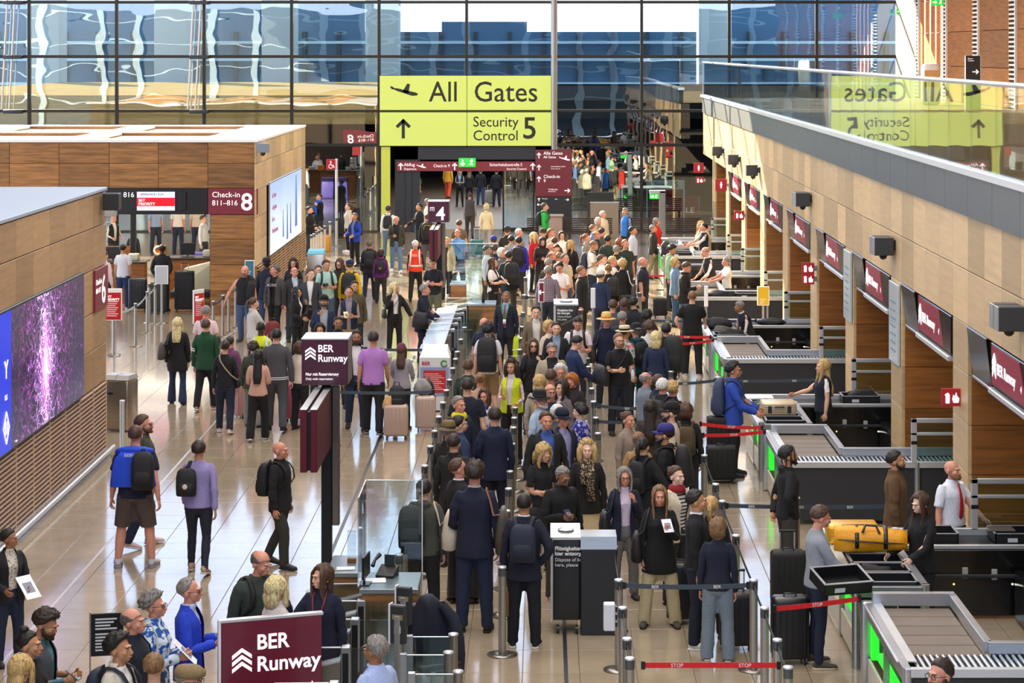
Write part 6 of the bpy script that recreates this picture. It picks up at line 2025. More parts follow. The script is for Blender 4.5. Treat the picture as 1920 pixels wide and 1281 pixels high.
def skin(V, W, R, X, JJ):
 out = np.zeros_like(V)
 for b in range(17):
  w = W[:, b]
  i = w > 0
  if i.any():
   out[i] += w[i, None] * ((V[i] - JJ[b]) @ R[b].T + X[b])
 return out
def fast_mesh(name, V, T, mats, M=None, smooth=True, rest=None):
 me = bpy.data.meshes.new(name)
 me.vertices.add(len(V)); me.vertices.foreach_set('co', np.ascontiguousarray(V, dtype=np.float32).ravel())
 n = len(T)
 me.loops.add(n * 3); me.loops.foreach_set('vertex_index', np.ascontiguousarray(T, dtype=np.int32).ravel())
 me.polygons.add(n); me.polygons.foreach_set('loop_start', np.arange(0, n * 3, 3, dtype=np.int32))
 me.polygons.foreach_set('use_smooth', np.full(n, smooth, dtype=bool))
 for m in mats:
  me.materials.append(m)
 if M is not None:
  me.polygons.foreach_set('material_index', np.array(M, dtype=np.int32))
 if rest is not None:
  at = me.attributes.new('rest', 'FLOAT_VECTOR', 'POINT')
  at.data.foreach_set('vector', np.ascontiguousarray(rest, dtype=np.float32).ravel())
 me.update(calc_edges=True)
 return me
_PAT = {}
def pattern(kind, a, b):
 a, b = srgb(a), srgb(b)
 if (kind, a, b) in _PAT:
  return _PAT[(kind, a, b)]
 m = bpy.data.materials.new('cloth_' + kind)
 m.use_nodes = True
 N, L = m.node_tree.nodes, m.node_tree.links
 bs = N['Principled BSDF']; bs.inputs['Roughness'].default_value = .85
 at = N.new('ShaderNodeAttribute'); at.attribute_name = 'rest'
 mx = N.new('ShaderNodeMix'); mx.data_type = 'RGBA'
 mx.inputs['A'].default_value = (*a, 1); mx.inputs['B'].default_value = (*b, 1)
 if kind in ('stripe', 'plaid', 'vstripe'):
  sp = N.new('ShaderNodeSeparateXYZ'); L.new(at.outputs['Vector'], sp.inputs[0])
  def band(ax, freq):
   mu = N.new('ShaderNodeMath'); mu.operation = 'MULTIPLY'; mu.inputs[1].default_value = freq
   L.new(sp.outputs[ax], mu.inputs[0])
   fr = N.new('ShaderNodeMath'); fr.operation = 'FRACT'; L.new(mu.outputs[0], fr.inputs[0])
   gt = N.new('ShaderNodeMath'); gt.operation = 'GREATER_THAN'; gt.inputs[1].default_value = .6; L.new(fr.outputs[0], gt.inputs[0])
   return gt.outputs[0]
  if kind == 'stripe': L.new(band('Z', 22), mx.inputs['Factor'])
  elif kind == 'vstripe': L.new(band('X', 40), mx.inputs['Factor'])
  else:
   ad = N.new('ShaderNodeMath'); ad.operation = 'ADD'
   L.new(band('Z', 26), ad.inputs[0]); L.new(band('X', 26), ad.inputs[1])
   hf = N.new('ShaderNodeMath'); hf.operation = 'MULTIPLY'; hf.inputs[1].default_value = .5; L.new(ad.outputs[0], hf.inputs[0])
   L.new(hf.outputs[0], mx.inputs['Factor'])
 else:
  nz = N.new('ShaderNodeTexVoronoi' if kind == 'floral' else 'ShaderNodeTexNoise')
  nz.inputs['Scale'].default_value = {'floral': 16, 'splash': 14, 'speck': 45}[kind]
  L.new(at.outputs['Vector'], nz.inputs['Vector'])
  mr = N.new('ShaderNodeMapRange')
  lo, hi = {'floral': (.3, .5), 'splash': (.48, .54), 'speck': (.52, .6)}[kind]
  mr.inputs['From Min'].default_value, mr.inputs['From Max'].default_value = lo, hi
  L.new(nz.outputs[0], mr.inputs[0]); L.new(mr.outputs[0], mx.inputs['Factor'])
 src = mx.outputs['Result']
 if kind == 'floral':
  m2 = N.new('ShaderNodeMix'); m2.data_type = 'RGBA'; m2.blend_type = 'MULTIPLY'; m2.inputs['Factor'].default_value = .55
  L.new(src, m2.inputs['A']); L.new(nz.outputs['Color'], m2.inputs['B']); src = m2.outputs['Result']
 L.new(src, bs.inputs['Base Color'])
 _PAT[(kind, a, b)] = m
 return m
SKIN = {'l': '#d9a88c', 'p': '#e3b9a2', 't': '#c08a66', 'm': '#9a6a4b', 'd': '#4a3226', 'r': '#cf9078'}
HCOL = {'bk': '#14110f', 'db': '#2b1e16', 'br': '#4a3222', 'lb': '#7a5a3a', 'bl': '#b99a62', 'pb': '#d8c08c', 'gr': '#7d7873', 'wh': '#d8d4cc', 'rd': '#8a4a26', 'sg': '#5b5550'}
def cloth(c):
 if isinstance(c, (list, tuple)) and len(c) == 3 and isinstance(c[0], str):
  return pattern(*c)
 return mat(c, .88, kind='cloth', amt=.12, bump=.25)
class Fig:
 def __init__(s, label, x, yh, yf=None, h=None, a=0, fem=False, wid=1.0, group=None, at=None, **P):
  hh = h or 1.75
  if at is not None:
   X0, Y0 = at
  elif yf is not None:
   sc = (yf - VY) / HC
   hh = HC - (yh - VY) / sc
   Y0 = F / sc; X0 = (x - VX) / sc
  else:
   Y0 = F * (HC - hh) / (yh - VY); X0 = (x - VX) * Y0 / F
  s.Y = Y0
  s.k = hh / 1.765
  lean = math.radians(P.get('lean', 0))
  s.fem, s.wid = fem, wid
  s.lod = 0 if Y0 < 37 else 1
  s.R, s.X = solve(P)
  s.JJ = {b: shape(J[b][None, :], fem, wid)[0] for b in J}
  X = {0: s.JJ[0].copy()}
  for b in range(1, 17):
   p = PAR[b]
   X[b] = X[p] + s.R[p] @ (s.JJ[b] - s.JJ[p])
  s.X = X
  V, T, W = template('soles')[0]
  low = skin(shape(V, fem, wid), W, s.R, s.X, s.JJ)[:, 2].min()
  for b in s.X:
   s.X[b] = s.X[b] - np.array((0, 0, low))
  hx = (s.R[4] @ np.array((0, 0, .1)) + s.X[4])
  ar = math.radians(a)
  c, sn = math.cos(ar), math.sin(ar)
  off = np.array((c * hx[0] - sn * hx[1], sn * hx[0] + c * hx[1])) * s.k * (1.0 if at is None else 0)
  s.ang = ar
  s.root = empty('person', (X0 - off[0], Y0 - (off[1] if abs(lean) > .2 else 0), P.get('z', 0)), ar, label, 'person', group)
  s.P = P
 def put(s, name, V, W, T, mats, M=None, rest=False, parent=None):
  Vs = shape(V, s.fem, s.wid)
  Vp = skin(Vs, W, s.R, s.X, s.JJ) * s.k
  return link(name, fast_mesh(name, Vp, T, mats, M, True, V if rest else None), parent or s.root)
 def wear(s, name, tpl, col, shrink=0):
  V, T, W = template(tpl)[s.lod]
  if shrink:
   V = under(V, T, shrink)
  m = cloth(col) if not hasattr(col, 'node_tree') else col
  return s.put(name, V, W, T, [m], rest=m.name.startswith('cloth_'))
 def bone(s, b, p):
  p = shape(np.array(p, float)[None, :], s.fem, s.wid)[0]
  return Vector((s.R[b] @ (p - s.JJ[b]) + s.X[b]) * s.k)
 def bmat(s, b):
  return Matrix(s.R[b].tolist())
 def world(s, v):
  return s.root.matrix_basis @ v
 def hand(s, side):
  d = np.array((side * SA, 0, -CA))
  return s.world(s.bone(9 if side > 0 else 10, J[9 if side > 0 else 10] + d * .085 + np.array((-side * .02, -.01, 0))))
def make_person(label, x, yh, yf=None, h=None, a=0, g='m', skin_='l', hair=('short', 'br'), top=None, bot=('pants', '#23252b'), shoe=('#2a2724', '#15130f'), hands='rr', beard=False, wid=1.0, group=None, glasses=None, hat=None, inner=None, extra=(), at=None, **P):
 f = Fig(label, x, yh, yf, h, a, g == 'f', wid, group, at, **P)
 sk = mat(SKIN[skin_], .55, kind='cloth', scale=.5, amt=.06)
 hm = mat(HCOL.get(hair[1], hair[1]), .55, kind='hair', scale=.6, amt=.6, bump=1.0)
 tops = top if isinstance(top, list) else [top]
 sl = [t[0] for t in tops]
 BV, BT, BW = template('body')[f.lod]
 BV = thin(BV, BW, not (bot and bot[0] in ('shorts', 'skirt')) and bool(bot), not all(q in ('tee', 'shortshirt', 'sleeveless', 'vest', 'openvest') for q in sl), any(q not in ('sleeveless', 'vest', 'openvest') for q in sl), f.lod)
 HV, HT, HW = hands_vt(hands[0], hands[1])
 FV, FT, FW, FM = face_vt(beard)
 V, T = join((BV, BT), (HV, HT), (FV, FT))
 W = np.vstack((BW, HW, FW))
 M = [0] * (len(BT) + len(HT)) + FM
 f.put('body', V, W, T, [sk, mat('#e8e2da', .3), mat('#1c130d', .2), hm, mat(tuple(c * .62 if i else c * .85 for i, c in enumerate(srgb(SKIN[skin_]))), .5)], M)
 if hair[0] != 'none':
  V, T = hair_vt(hair[0])
  W = np.zeros((len(V), 17)); lw = np.clip((1.50 - V[:, 2]) / .12, 0, .85) if hair[0] in ('long', 'verylong', 'mid', 'frizz') else np.zeros(len(V))
  W[:, 4] = 1 - lw; W[:, 2] = lw
  f.put('hair', V, W, T, [hm])
 if hat:
  V, T = hat_vt(hat[0])
  W = np.zeros((len(V), 17)); W[:, 4] = 1
  ho = f.put({'cap': 'cap', 'beanie': 'beanie', 'flatcap': 'flat_cap'}.get(hat[0], 'hat'), V, W, T, [cloth(hat[1])])
  if hat[0] in ('straw', 'fedora', 'boater') and len(hat) > 2:
   V, T = tri([rings_mesh([((0, .015, 1.685 + dz), (r, 0, 0), (0, r * 1.08, 0)) for dz, r in ((.004, .0915), (.006, .094), (.036, .0945), (.038, .092))], 20)])
   W = np.zeros((len(V), 17)); W[:, 4] = 1
   f.put('hat_band', V, W, T, [cloth(hat[2])], parent=ho)
 if glasses:
  P_ = []
  z = 1.642 if glasses != 'up' else 1.735
  yo = 0 if glasses != 'up' else .03
  for s in (1, -1):
   if glasses in ('sun', 'up'):
    P_.append(ell((s * .032, -.098 + yo, z - .003), (.026, .006, .019), 10, 5))
   else:
    pts = [(s * (.032 + .025 * math.cos(t)), -.101 + yo, z - .002 + .018 * math.sin(t)) for t in np.linspace(0, 2 * math.pi, 11)]
    P_.append(limb(pts, [.0028] * 11, 5))
   P_.append(limb([(s * .056, -.094 + yo, z + .004), (s * .078, -.05 + yo, z + .004), (s * .083, .012 + yo, z)], [.0026] * 3, 5))
  P_.append(limb([(-.01, -.105 + yo, z + .002), (.01, -.105 + yo, z + .002)], [.0025] * 2, 5))
  V, T = tri(P_)
  W = np.zeros((len(V), 17)); W[:, 4] = 1
  f.put('sunglasses' if glasses in ('sun', 'up') else 'glasses', V, W, T, [mat('#121013', .2, coat=.5)])
 for ti, t in enumerate(tops):
  nm = {'tee': 'tshirt', 'shortshirt': 'short_sleeved_shirt', 'openjacket': 'jacket', 'openblazer': 'blazer', 'openvest': 'waistcoat', 'opencoat': 'coat', 'vest': 'vest', 'sleeveless': 'sleeveless_top'}.get(t[0], t[0])
  f.wear(t[2] if len(t) > 2 else nm, t[0], t[1], .022 if ti < len(tops) - 1 else 0)
 if bot:
  f.wear({'slim': 'trousers', 'pants': 'trousers', 'wide': 'trousers', 'flare': 'trousers'}.get(bot[0], bot[0]), bot[0], bot[1])
 if shoe:
  for sd in (1, -1):
   o = None
   for nm, tp, c in (('shoe', 'shoes', shoe[0]), ('sole', 'soles', shoe[1])):
    V, T, W = template(tp)[0]
    k = np.nonzero(V[:, 0] * sd > 0)[0]
    re_ = np.full(len(V), -1); re_[k] = np.arange(len(k))
    t = re_[T[(re_[T] >= 0).all(axis=1)]]
    q = f.put(nm, V[k], W[k], t, [mat(c, .65)], parent=o)
    o = o or q
 for e in extra:
  EXTRA[e[0]](f, *e[1:])
 return f
EXTRA = {}
CROWD = []
def person(label, x, yh, yf=None, **k):
 CROWD.append([label, x, yh, yf, k])
def build_crowd():
 n = len(CROWD)
 H = np.array([c[4].get('h') or 1.75 for c in CROWD]); H0 = H.copy()
 free = np.array([c[3] is None and 'at' not in c[4] for c in CROWD])
 def place():
  P = np.zeros((n, 2))
  for i, (lb, x, yh, yf, k) in enumerate(CROWD):
   Y = F * HC / (yf - VY) if yf else F * (HC - H[i]) / (yh - VY)
   P[i] = ((x - VX) * Y / F, Y)
  return P
 for it in range(60):
  P = place()
  D = np.zeros(n)
  for i in range(n):
   d = P - P[i]
   r = np.hypot(d[:, 0], d[:, 1])
   for j in np.nonzero((r < .46) & (np.arange(n) != i))[0]:
    s = -1.0 if (d[j, 1], j) > (0, i) else 1.0
    D[i] += s * (.46 - r[j]) * .35
  if not D.any():
   break
  H = np.where(free, np.clip(H - D * (HC - H) / P[:, 1], H0 - .07, H0 + .07), H)
 for i, (lb, x, yh, yf, k) in enumerate(CROWD):
  k = dict(k)
  if yf is None:
   k['h'] = float(H[i])
  make_person(lb, x, yh, yf, **k)
# ------------------------------------------------------------------ what people wear and carry
def _frame(f, b, name, label, cat, group=None):
 M = f.root.matrix_basis @ Matrix.Translation(Vector(f.X[b] * f.k)) @ f.bmat(b).to_4x4() @ Matrix.Scale(f.k, 4)
 e = empty(name, (0, 0, 0), 0, label, cat, group)
 e.matrix_basis = M
 return e, f.JJ[b]
def backpack(f, label, col, w=.29, h=.44, d=.16, side=0, acc=None, y=0.0, z=1.23, badge=None):
 e, j = _frame(f, 2, 'backpack', label, 'backpack')
 fw = f.wid if f.wid > 1 else 1.0
 m = mat(col, .7, kind='cloth', amt=.12, bump=.3)
 m2 = mat(tuple(c * .75 for c in srgb(col)), .75, kind='cloth', amt=.1, bump=.3)
 yb = .122 * fw + .012 + y
 cx = side * .13
 def L(p): return (p[0] - j[0], p[1] - j[1], p[2] - j[2])
 R = []
 for t, sw, sd, dy in ((0, .86, .80, 0), (.04, .97, .95, 0), (.3, 1.0, 1.0, 0), (.7, .98, .92, 0), (.88, .88, .74, -.01), (.97, .66, .5, -.015), (1, .4, .25, -.02)):
  zz = z - h / 2 + h * t
  R.append(((cx - j[0], yb + d / 2 + dy - j[1], zz - j[2]), (w / 2 * sw, 0, 0), (0, d / 2 * sd, 0)))
 vs, fs = rings_mesh(R, 20, 3.4)
 MB().add(vs, fs, 0, True).build('pack_body', m, e)
 R = []
 for t, sw, sd in ((0, .8, .7), (.06, .95, .95), (.5, 1, 1), (.9, .9, .8), (1, .6, .4)):
  zz = z - h * .42 + h * .42 * t
  R.append(((cx - j[0], yb + d * .86 - j[1], zz - j[2]), (w * .40 * sw, 0, 0), (0, .05 * sd, 0)))
 vs, fs = rings_mesh(R, 16, 3.4)
 MB().add(vs, fs, 0, True).build('front_pocket', m2, e)
 MB().tube([L((cx - .03, yb + .03, z + h * .46)), L((cx - .02, yb + .02, z + h * .55)), L((cx + .02, yb + .02, z + h * .55)), L((cx + .03, yb + .03, z + h * .46))], .008, 6).build('grab_handle', m2, e)
 for s in ((1, -1) if side == 0 else (1 if side > 0 else -1,)):
  x = s * .105
  g = .012 * (fw - .9) * 4
  P = [L((cx * .6 + x * (.7 if side == 0 else .5), yb + .02, z + h * .42)), L((x, .075, 1.485)), L((x * 1.04, .0, 1.482)), L((x * 1.08, -.075 - g, 1.445)), L((x * 1.12, -.132 * fw - .01, 1.36)), L((x * 1.25, -.140 * fw - .01, 1.24)), L((x * 1.62, -.07, 1.14)), L((x * 1.7, .05, 1.08)), L((cx * .6 + x, yb + .01, z - h * .38))]
  MB().tube(P, .024, 8, flat=.35).build('shoulder_strap', m2, e)
 if acc:
  MB().tube([L((cx - w * .3, yb + d + .012, z + h * .1)), L((cx - w * .26, yb + d + .0, z + h * .34)), L((cx + w * .26, yb + d, z + h * .34)), L((cx + w * .3, yb + d + .012, z + h * .1))], .007, 5).build('piping', mat(acc, .6), e)
 if badge:
  MB().ball(L((cx, yb + d * .86 + .052, z - h * .12)), (.035, .006, .035), 0, 12, 6).build('badge', mat(badge, .5), e)
 return e
def bag(f, label, col, side=1, z=.98, w=.34, h=.26, d=.11, cross=False, name='shoulder_bag', front=0.0, kind='bag', strapcol=None):
 e, j = _frame(f, 1, name, label, 'bag')
 fw = f.wid
 m = mat(col, .6, kind='cloth', amt=.12, bump=.3)
 ms = mat(strapcol, .6) if strapcol else mat(tuple(c * .8 for c in srgb(col)), .6)
 cx, cy = side * (.215 * fw + d / 2), front
 def L(p): return (p[0] - j[0], p[1] - j[1], p[2] - j[2])
 R = []
 for t, sw, sd in ((0, .80, .6), (.05, .95, 1.0), (.4, 1.0, 1.0), (.8, .86, .7), (1, .78, .3)):
  R.append(((cx - j[0], cy - j[1], z - h / 2 + h * t - j[2]), (d / 2 * sd, 0, 0), (0, w / 2 * sw, 0)))
 vs, fs = rings_mesh(R, 16, 3.0)
 MB().add(vs, fs, 0, True).build('bag_body', m, e)
 so = (-side if cross else side) * (.10 if cross else .125)
 zt = 1.487 if not cross else 1.49
 fo, ba = -.145 * fw - .005, .135 * fw + .005
 if cross:
  P = [L((cx, cy - w * .36, z + h * .4)), L((side * .12, fo, 1.14)), L((0, fo - .012, 1.28)), L((so * .8, fo + .02, 1.40)), L((so, -.03, zt)), L((so, .06, zt)), L((so * .7, ba - .01, 1.38)), L((side * .02, ba + .012, 1.25)), L((side * .13, ba, 1.12)), L((cx, cy + w * .36, z + h * .4))]
 else:
  P = [L((cx, cy - w * .34, z + h * .42)), L((side * .20 * fw, -.10, 1.22)), L((side * .165 * fw, -.085, 1.38)), L((so, -.01, 1.482)), L((so, .05, 1.475)), L((side * .165 * fw, .10, 1.38)), L((side * .20 * fw, .10, 1.22)), L((cx, cy + w * .34, z + h * .42))]
 MB().tube(P, .013, 6, flat=.5).build('bag_strap', ms, e)
 return e
def at_hand(f, side, name, label, cat, mb_parts, dz=0.0, rot=(0, 0, 0)):
 p = f.hand(side)
 e = empty(name, p + Vector((0, 0, dz)), 0, label, cat)
 e.rotation_euler = (rot[0], rot[1], f.ang + rot[2])
 for nm, mb, m in mb_parts:
  mb.build(nm, m, e)
 return e
def phone(f, label, side=-1, col='#15161a'):
 at_hand(f, side, 'phone', label, 'phone', [('case', MB().bbox(-.037, .037, -.075, .075, -.004, .004, .003), mat(col, .3)), ('screen', MB().box(-.033, .033, -.07, .07, .0042, .0052), mat('#3a4a60', .1, coat=.5))], .02, (.6, 0, 0))
def papers(f, label, side=-1, col='#eef0f4', name='paper_sheet', w=.10, h=.15):
 at_hand(f, side, name, label, 'paper', [('sheet', MB().bbox(-w, w, -h, h, -.003, .003, .002), mat(col, .6)), ('print', MB().box(-w * .6, w * .6, -h * .5, h * .4, .0032, .0042), mat('#8a90a0', .6))], .03, (.8, 0, .3))
def carrier(f, label, side=1, col='#7a5a3c', w=.22, h=.30, d=.10, name='carrier_bag'):
 p = f.hand(side)
 e = empty(name, p - Vector((0, 0, h + .14)), f.ang, label, 'bag')
 m = mat(col, .65, kind='cloth', amt=.1, bump=.2)
 MB().bbox(-d / 2, d / 2, -w / 2, w / 2, 0, h, .015).build('bag_body', m, e)
 for s in (-1, 1):
  MB().tube([(s * d * .4, -w * .25, h - .01), (s * .01, -.03, h + .13), (s * .01, .03, h + .13), (s * d * .4, w * .25, h - .01)], .006, 5).build('bag_handle', mat(tuple(c * .7 for c in srgb(col)), .6), e)
def cup(f, label, side=-1, col='#cfe0ee', name='water_bottle'):
 at_hand(f, side, name, label, 'bottle', [('bottle_body', MB().lathe([(0, -.08), (.033, -.08), (.034, .06), (.016, .11), (.016, .13), (0, .13)], n=12), mat(col, .1, coat=.5)), ('bottle_cap', MB().lathe([(.018, .13), (.018, .155), (0, .155)], n=10), mat('#2f5fb0', .4))], .03)
def camera_(f, label, side=-1):
 at_hand(f, side, 'photo_camera', label, 'camera', [('camera_body', MB().bbox(-.065, .065, -.03, .03, -.04, .04, .01), M_black), ('lens', MB().cyl((0, -.03, 0), (0, -.10, 0), .03, n=14), M_char)], .05)
def coat_arm(f, label, col, side=-1, stripe=None):
 p = f.hand(side)
 e = empty('carried_jacket', p - Vector((0, 0, .50)), f.ang, label, 'jacket')
 R = [((0, 0, z), (w, 0, 0), (0, d, 0)) for z, w, d in ((0, .10, .03), (.08, .15, .05), (.28, .15, .06), (.45, .11, .06), (.53, .06, .05))]
 vs, fs = rings_mesh(R, 16)
 MB().add([mnoise_jit(v) for v in vs], fs, 0, True).build('jacket_body', mat(col, .8, kind='cloth', amt=.15, bump=.3), e)
 if stripe:
  for z in (.12, .25):
   w = .158
   MB().tube([(w * math.cos(t), .062 * math.sin(t), z) for t in np.linspace(0, 2 * math.pi, 17)], .022, 6, flat=.4).build('reflective_stripe', mat(stripe, .4), e)
def mnoise_jit(v):
 n = mnoise.noise(Vector(v) * 8) * .02
 return (v[0] + n, v[1] - n, v[2])
def tie(f, col):
 V, T = tri([limb([(0, -.092, 1.472), (0, -.125, 1.40), (0, -.150, 1.28), (0, -.150, 1.14), (0, -.140, 1.05), (0, -.136, 1.02)], [(.007, .016), (.007, .018), (.007, .026), (.007, .036), (.007, .036), (.004, .006)], 8)])
 f.put('necktie', V, weights(V), T, [mat(col, .5)])
def lanyard(f, col, card='#e8e8e8'):
 V, T = tri([limb([(s * .07, -.02, 1.50), (s * .075, -.10, 1.44), (s * .05, -.148, 1.32), (0, -.162, 1.18)], [(.004, .011)] * 4, 6) for s in (1, -1)])
 lo = f.put('lanyard', V, weights(V), T, [mat(col, .6)])
 V, T = tri([rings_mesh([((0, -.165, z), (.033, 0, 0), (0, .005, 0)) for z in (1.09, 1.18)], 8, 6)])
 f.put('name_card', V, weights(V), T, [mat(card, .4)], parent=lo)
def scarf(f, col, long=False):
 P = [rings_mesh([((0, .0, z), (r, 0, 0), (0, r * 1.0, 0)) for z, r in ((1.43, .11), (1.45, .125), (1.49, .115), (1.525, .095), (1.53, .08))], 18)]
 if long:
  P.append(limb([(.05, -.10, 1.46), (.055, -.155, 1.34), (.05, -.165, 1.16), (.05, -.155, .98)], [(.02, .05), (.018, .06), (.018, .065), (.012, .06)], 10))
  P.append(limb([(-.05, -.10, 1.46), (-.05, -.15, 1.36), (-.055, -.158, 1.2)], [(.02, .05), (.018, .055), (.012, .055)], 10))
 V, T = tri(P)
 c = cloth(col)
 f.put('scarf', V, weights(V), T, [c], rest=c.name.startswith('cloth_'))
def cape(f, col, pr=None):
 V, T = tri([limb([(-.17, .02, 1.42), (-.09, .10, 1.46), (0, .115, 1.475), (.09, .10, 1.46), (.17, .02, 1.42)], [(.05, .05)] * 5, 10),
    rings_mesh([((0, .135, z), (w, 0, 0), (0, .03, 0)) for z, w in ((1.02, .23), (1.03, .25), (1.2, .235), (1.36, .20), (1.45, .13))], 20, 3)])
 f.put('flag_cape', V, weights(V), T, [mat(col, .75, kind='cloth', amt=.12, bump=.3)])
 back_print(f, 'BERLIN', .055, '#f0f2fa', 1.395, .172)
def stripes(f, col, side=1, part='arm'):
 if part == 'arm':
  P = []
  for t in (.20, .235):
   P.append(limb([armp(side, t), armp(side, t + .018)], [.072, .071], 14))
 elif part == 'cuff':
  P = [limb([armp(side, EL + .12), armp(side, EL + .145)], [.056, .055], 14)]
 else:
  P = [rings_mesh([((0, .006, z), (.197, 0, 0), (0, .150, 0)) for z in (a, a + .012)], 22) for a in (.895, .925)]
 V, T = tri(P)
 f.put('stripe', V, weights(V), T, [mat(col, .7)])
def hivis_band(f, col='#dfe4e8', shoulders=True):
 P = [rings_mesh([((0, .004, z), (.198, 0, 0), (0, .150, 0)) for z in (1.0, 1.05)], 22)]
 if shoulders:
  for s in (1, -1):
   P.append(limb([(s * .14, .14, 1.05), (s * .13, .152, 1.25), (s * .12, .125, 1.42), (s * .12, .0, 1.482), (s * .12, -.115, 1.40), (s * .13, -.158, 1.25), (s * .14, -.15, 1.05)], [(.006, .024)] * 7, 8))
 V, T = tri(P)
 f.put('reflective_band', V, weights(V), T, [mat(col, .35, coat=.2)])
def _print(f, txt, size, col, z, y, face, x=0.0):
 me = text_mesh(txt, size, .002, 'CENTER', .002)
 V, T = grab(me)
 R = np.column_stack((-face * V[:, 0] * 1.0 if face > 0 else V[:, 0], np.full(len(V), y * face) + (V[:, 2] * 0), z + V[:, 1]))
 R[:, 0] += x
 W = np.zeros((len(R), 17)); W[:, 2] = 1
 f.put('lettering', R, W, T, [mat(col, .6)])
def back_print(f, txt, size, col, z, y=.160): _print(f, txt, size, col, z, y, 1)
def chest_print(f, txt, size, col, z, y=.158, x=0.0): _print(f, txt, size, col, z, y, -1, x)
def headset(f, col='#222'):
 V, T = tri([limb([(.088 * math.cos(t), .015, 1.655 + .115 * math.sin(t)) for t in np.linspace(.1, math.pi - .1, 13)], [.010] * 13, 6)])
 W = np.zeros((len(V), 17)); W[:, 4] = 1
 f.put('headband', V, W, T, [mat(col, .5)])
def belt_(f, col='#2a2420'):
 V, T = tri([rings_mesh([((0, .006, z), (.172, 0, 0), (0, .124, 0)) for z in (.955, .99)], 20)])
 f.put('belt', V, weights(V), T, [mat(col, .5)])
def overalls(f, col):
 P = [rings_mesh([((0, .0, z), (a, 0, 0), (0, b, 0)) for z, a, b in ((.88, .192, .145), (1.1, .178, .132), (1.22, .17, .136), (1.25, .15, .13))], 20)]
 for s in (1, -1):
  P.append(limb([(s * .09, .135, 1.22), (s * .09, .11, 1.40), (s * .095, .02, 1.485), (s * .09, -.10, 1.42), (s * .085, -.145, 1.24)], [(.008, .022)] * 5, 8))
 V, T = tri(P)
 f.put('overall_bib', V, weights(V), T, [mat(col, .85, kind='cloth', amt=.1)])
def draped(f, col):
 V, T = tri([limb([(.20, -.06, 1.38), (.15, -.02, 1.46), (.09, .04, 1.49), (-.02, .10, 1.47)], [(.05, .06)] * 4, 10), limb([(.17, -.10, 1.42), (.19, -.15, 1.30), (.17, -.165, 1.12), (.16, -.16, .98)], [(.03, .07), (.03, .09), (.025, .10), (.015, .08)], 12)])
 f.put('draped_jacket', V, weights(V), T, [mat(col, .85, kind='cloth', amt=.15)])
EXTRA.update(backpack=backpack, bag=bag, phone=phone, papers=papers, carrier=carrier, cup=cup, camera=camera_, coat_arm=coat_arm, tie=tie, lanyard=lanyard, scarf=scarf, cape=cape, stripes=stripes, hivis_band=hivis_band, back_print=back_print, chest_print=chest_print, headset=headset, belt=belt_, overalls=overalls, draped=draped)
def suitcase(label, x, yf, rot, col, h=.62, w=.42, d=.26, pull=.35, name='suitcase', hard=True, at=None, tilt=0):
 Y = floor_depth(yf)
 loc = ((x - VX) * Y / F, Y, 0) if at is None else at
 r = empty(name, loc, rot, label, 'suitcase')
 m = mat(col, .38 if hard else .75, kind='cloth', amt=.06, bump=.1)
 MB().bbox(-w / 2, w / 2, -d / 2, d / 2, .06, h, .045).build('shell', m, r)
 for i in range(5):
  xx = -w / 2 + w * (.16 + .17 * i)
  MB().bbox(xx - .010, xx + .010, -d / 2 - .006, d / 2 + .006, .10, h - .05, .004).build('shell_rib', m, r)
 mb = MB(); mb.bbox(-w / 2 - .004, w / 2 + .004, -.012, .012, .055, h + .004, .01); mb.build('zip_band', M_char, r)
 for a in (-1, 1):
  for b in (-1, 1):
   MB().cyl((a * (w / 2 - .05) - .012, b * (d / 2 - .04), .03), (a * (w / 2 - .05) + .012, b * (d / 2 - .04), .03), .03, n=10).build('wheel', M_black, r)
 if pull > 0:
  for a in (-1, 1):
   MB().cyl((a * .09, d / 2 - .05, h - .01), (a * .09, d / 2 - .05, h + pull), .009, n=8).build('pull_rod', M_alu_l, r)
  MB().tube([(-.10, d / 2 - .05, h + pull), (.10, d / 2 - .05, h + pull)], .016, 8).build('pull_grip', M_black, r)
 MB().tube([(-.07, 0, h), (-.06, 0, h + .03), (.06, 0, h + .03), (.07, 0, h)], .010, 6).build('top_handle', M_black, r)
 return r
def loose_pack(label, x, yb, Y, rot, col, w=.30, h=.42, d=.2, cat='backpack', name='backpack', acc=None, lump_=False):
 z = HC - (yb - VY) * Y / F
 r = empty(name, ((x - VX) * Y / F, Y, z), rot, label, cat)
 m = mat(col, .7, kind='cloth', amt=.12, bump=.3)
 R = [((0, 0, h * t), (w / 2 * sw, 0, 0), (0, d / 2 * sd, 0)) for t, sw, sd in ((0, .85, .8), (.05, 1, 1), (.6, 1, .95), (.88, .8, .7), (1, .4, .3))]
 vs, fs = rings_mesh(R, 18, 3.0)
 MB().add(vs, fs, 0, True).build('pack_body', m, r)
 MB().bbox(-w * .36, w * .36, -d / 2 - .03, -d / 2 + .05, .04, h * .5, .03).build('front_pocket', m, r)
 MB().tube([(-.05, 0, h * .96), (-.04, 0, h + .06), (.04, 0, h + .06), (.05, 0, h * .96)], .010, 6).build('grab_handle', M_black, r)
 for s in (-1, 1):
  MB().tube([(s * w * .3, d / 2 - .02, h * .85), (s * w * .36, d / 2 + .05, h * .5), (s * w * .32, d / 2 - .01, h * .08)], .018, 6, flat=.4).build('shoulder_strap', M_black, r)
 return r
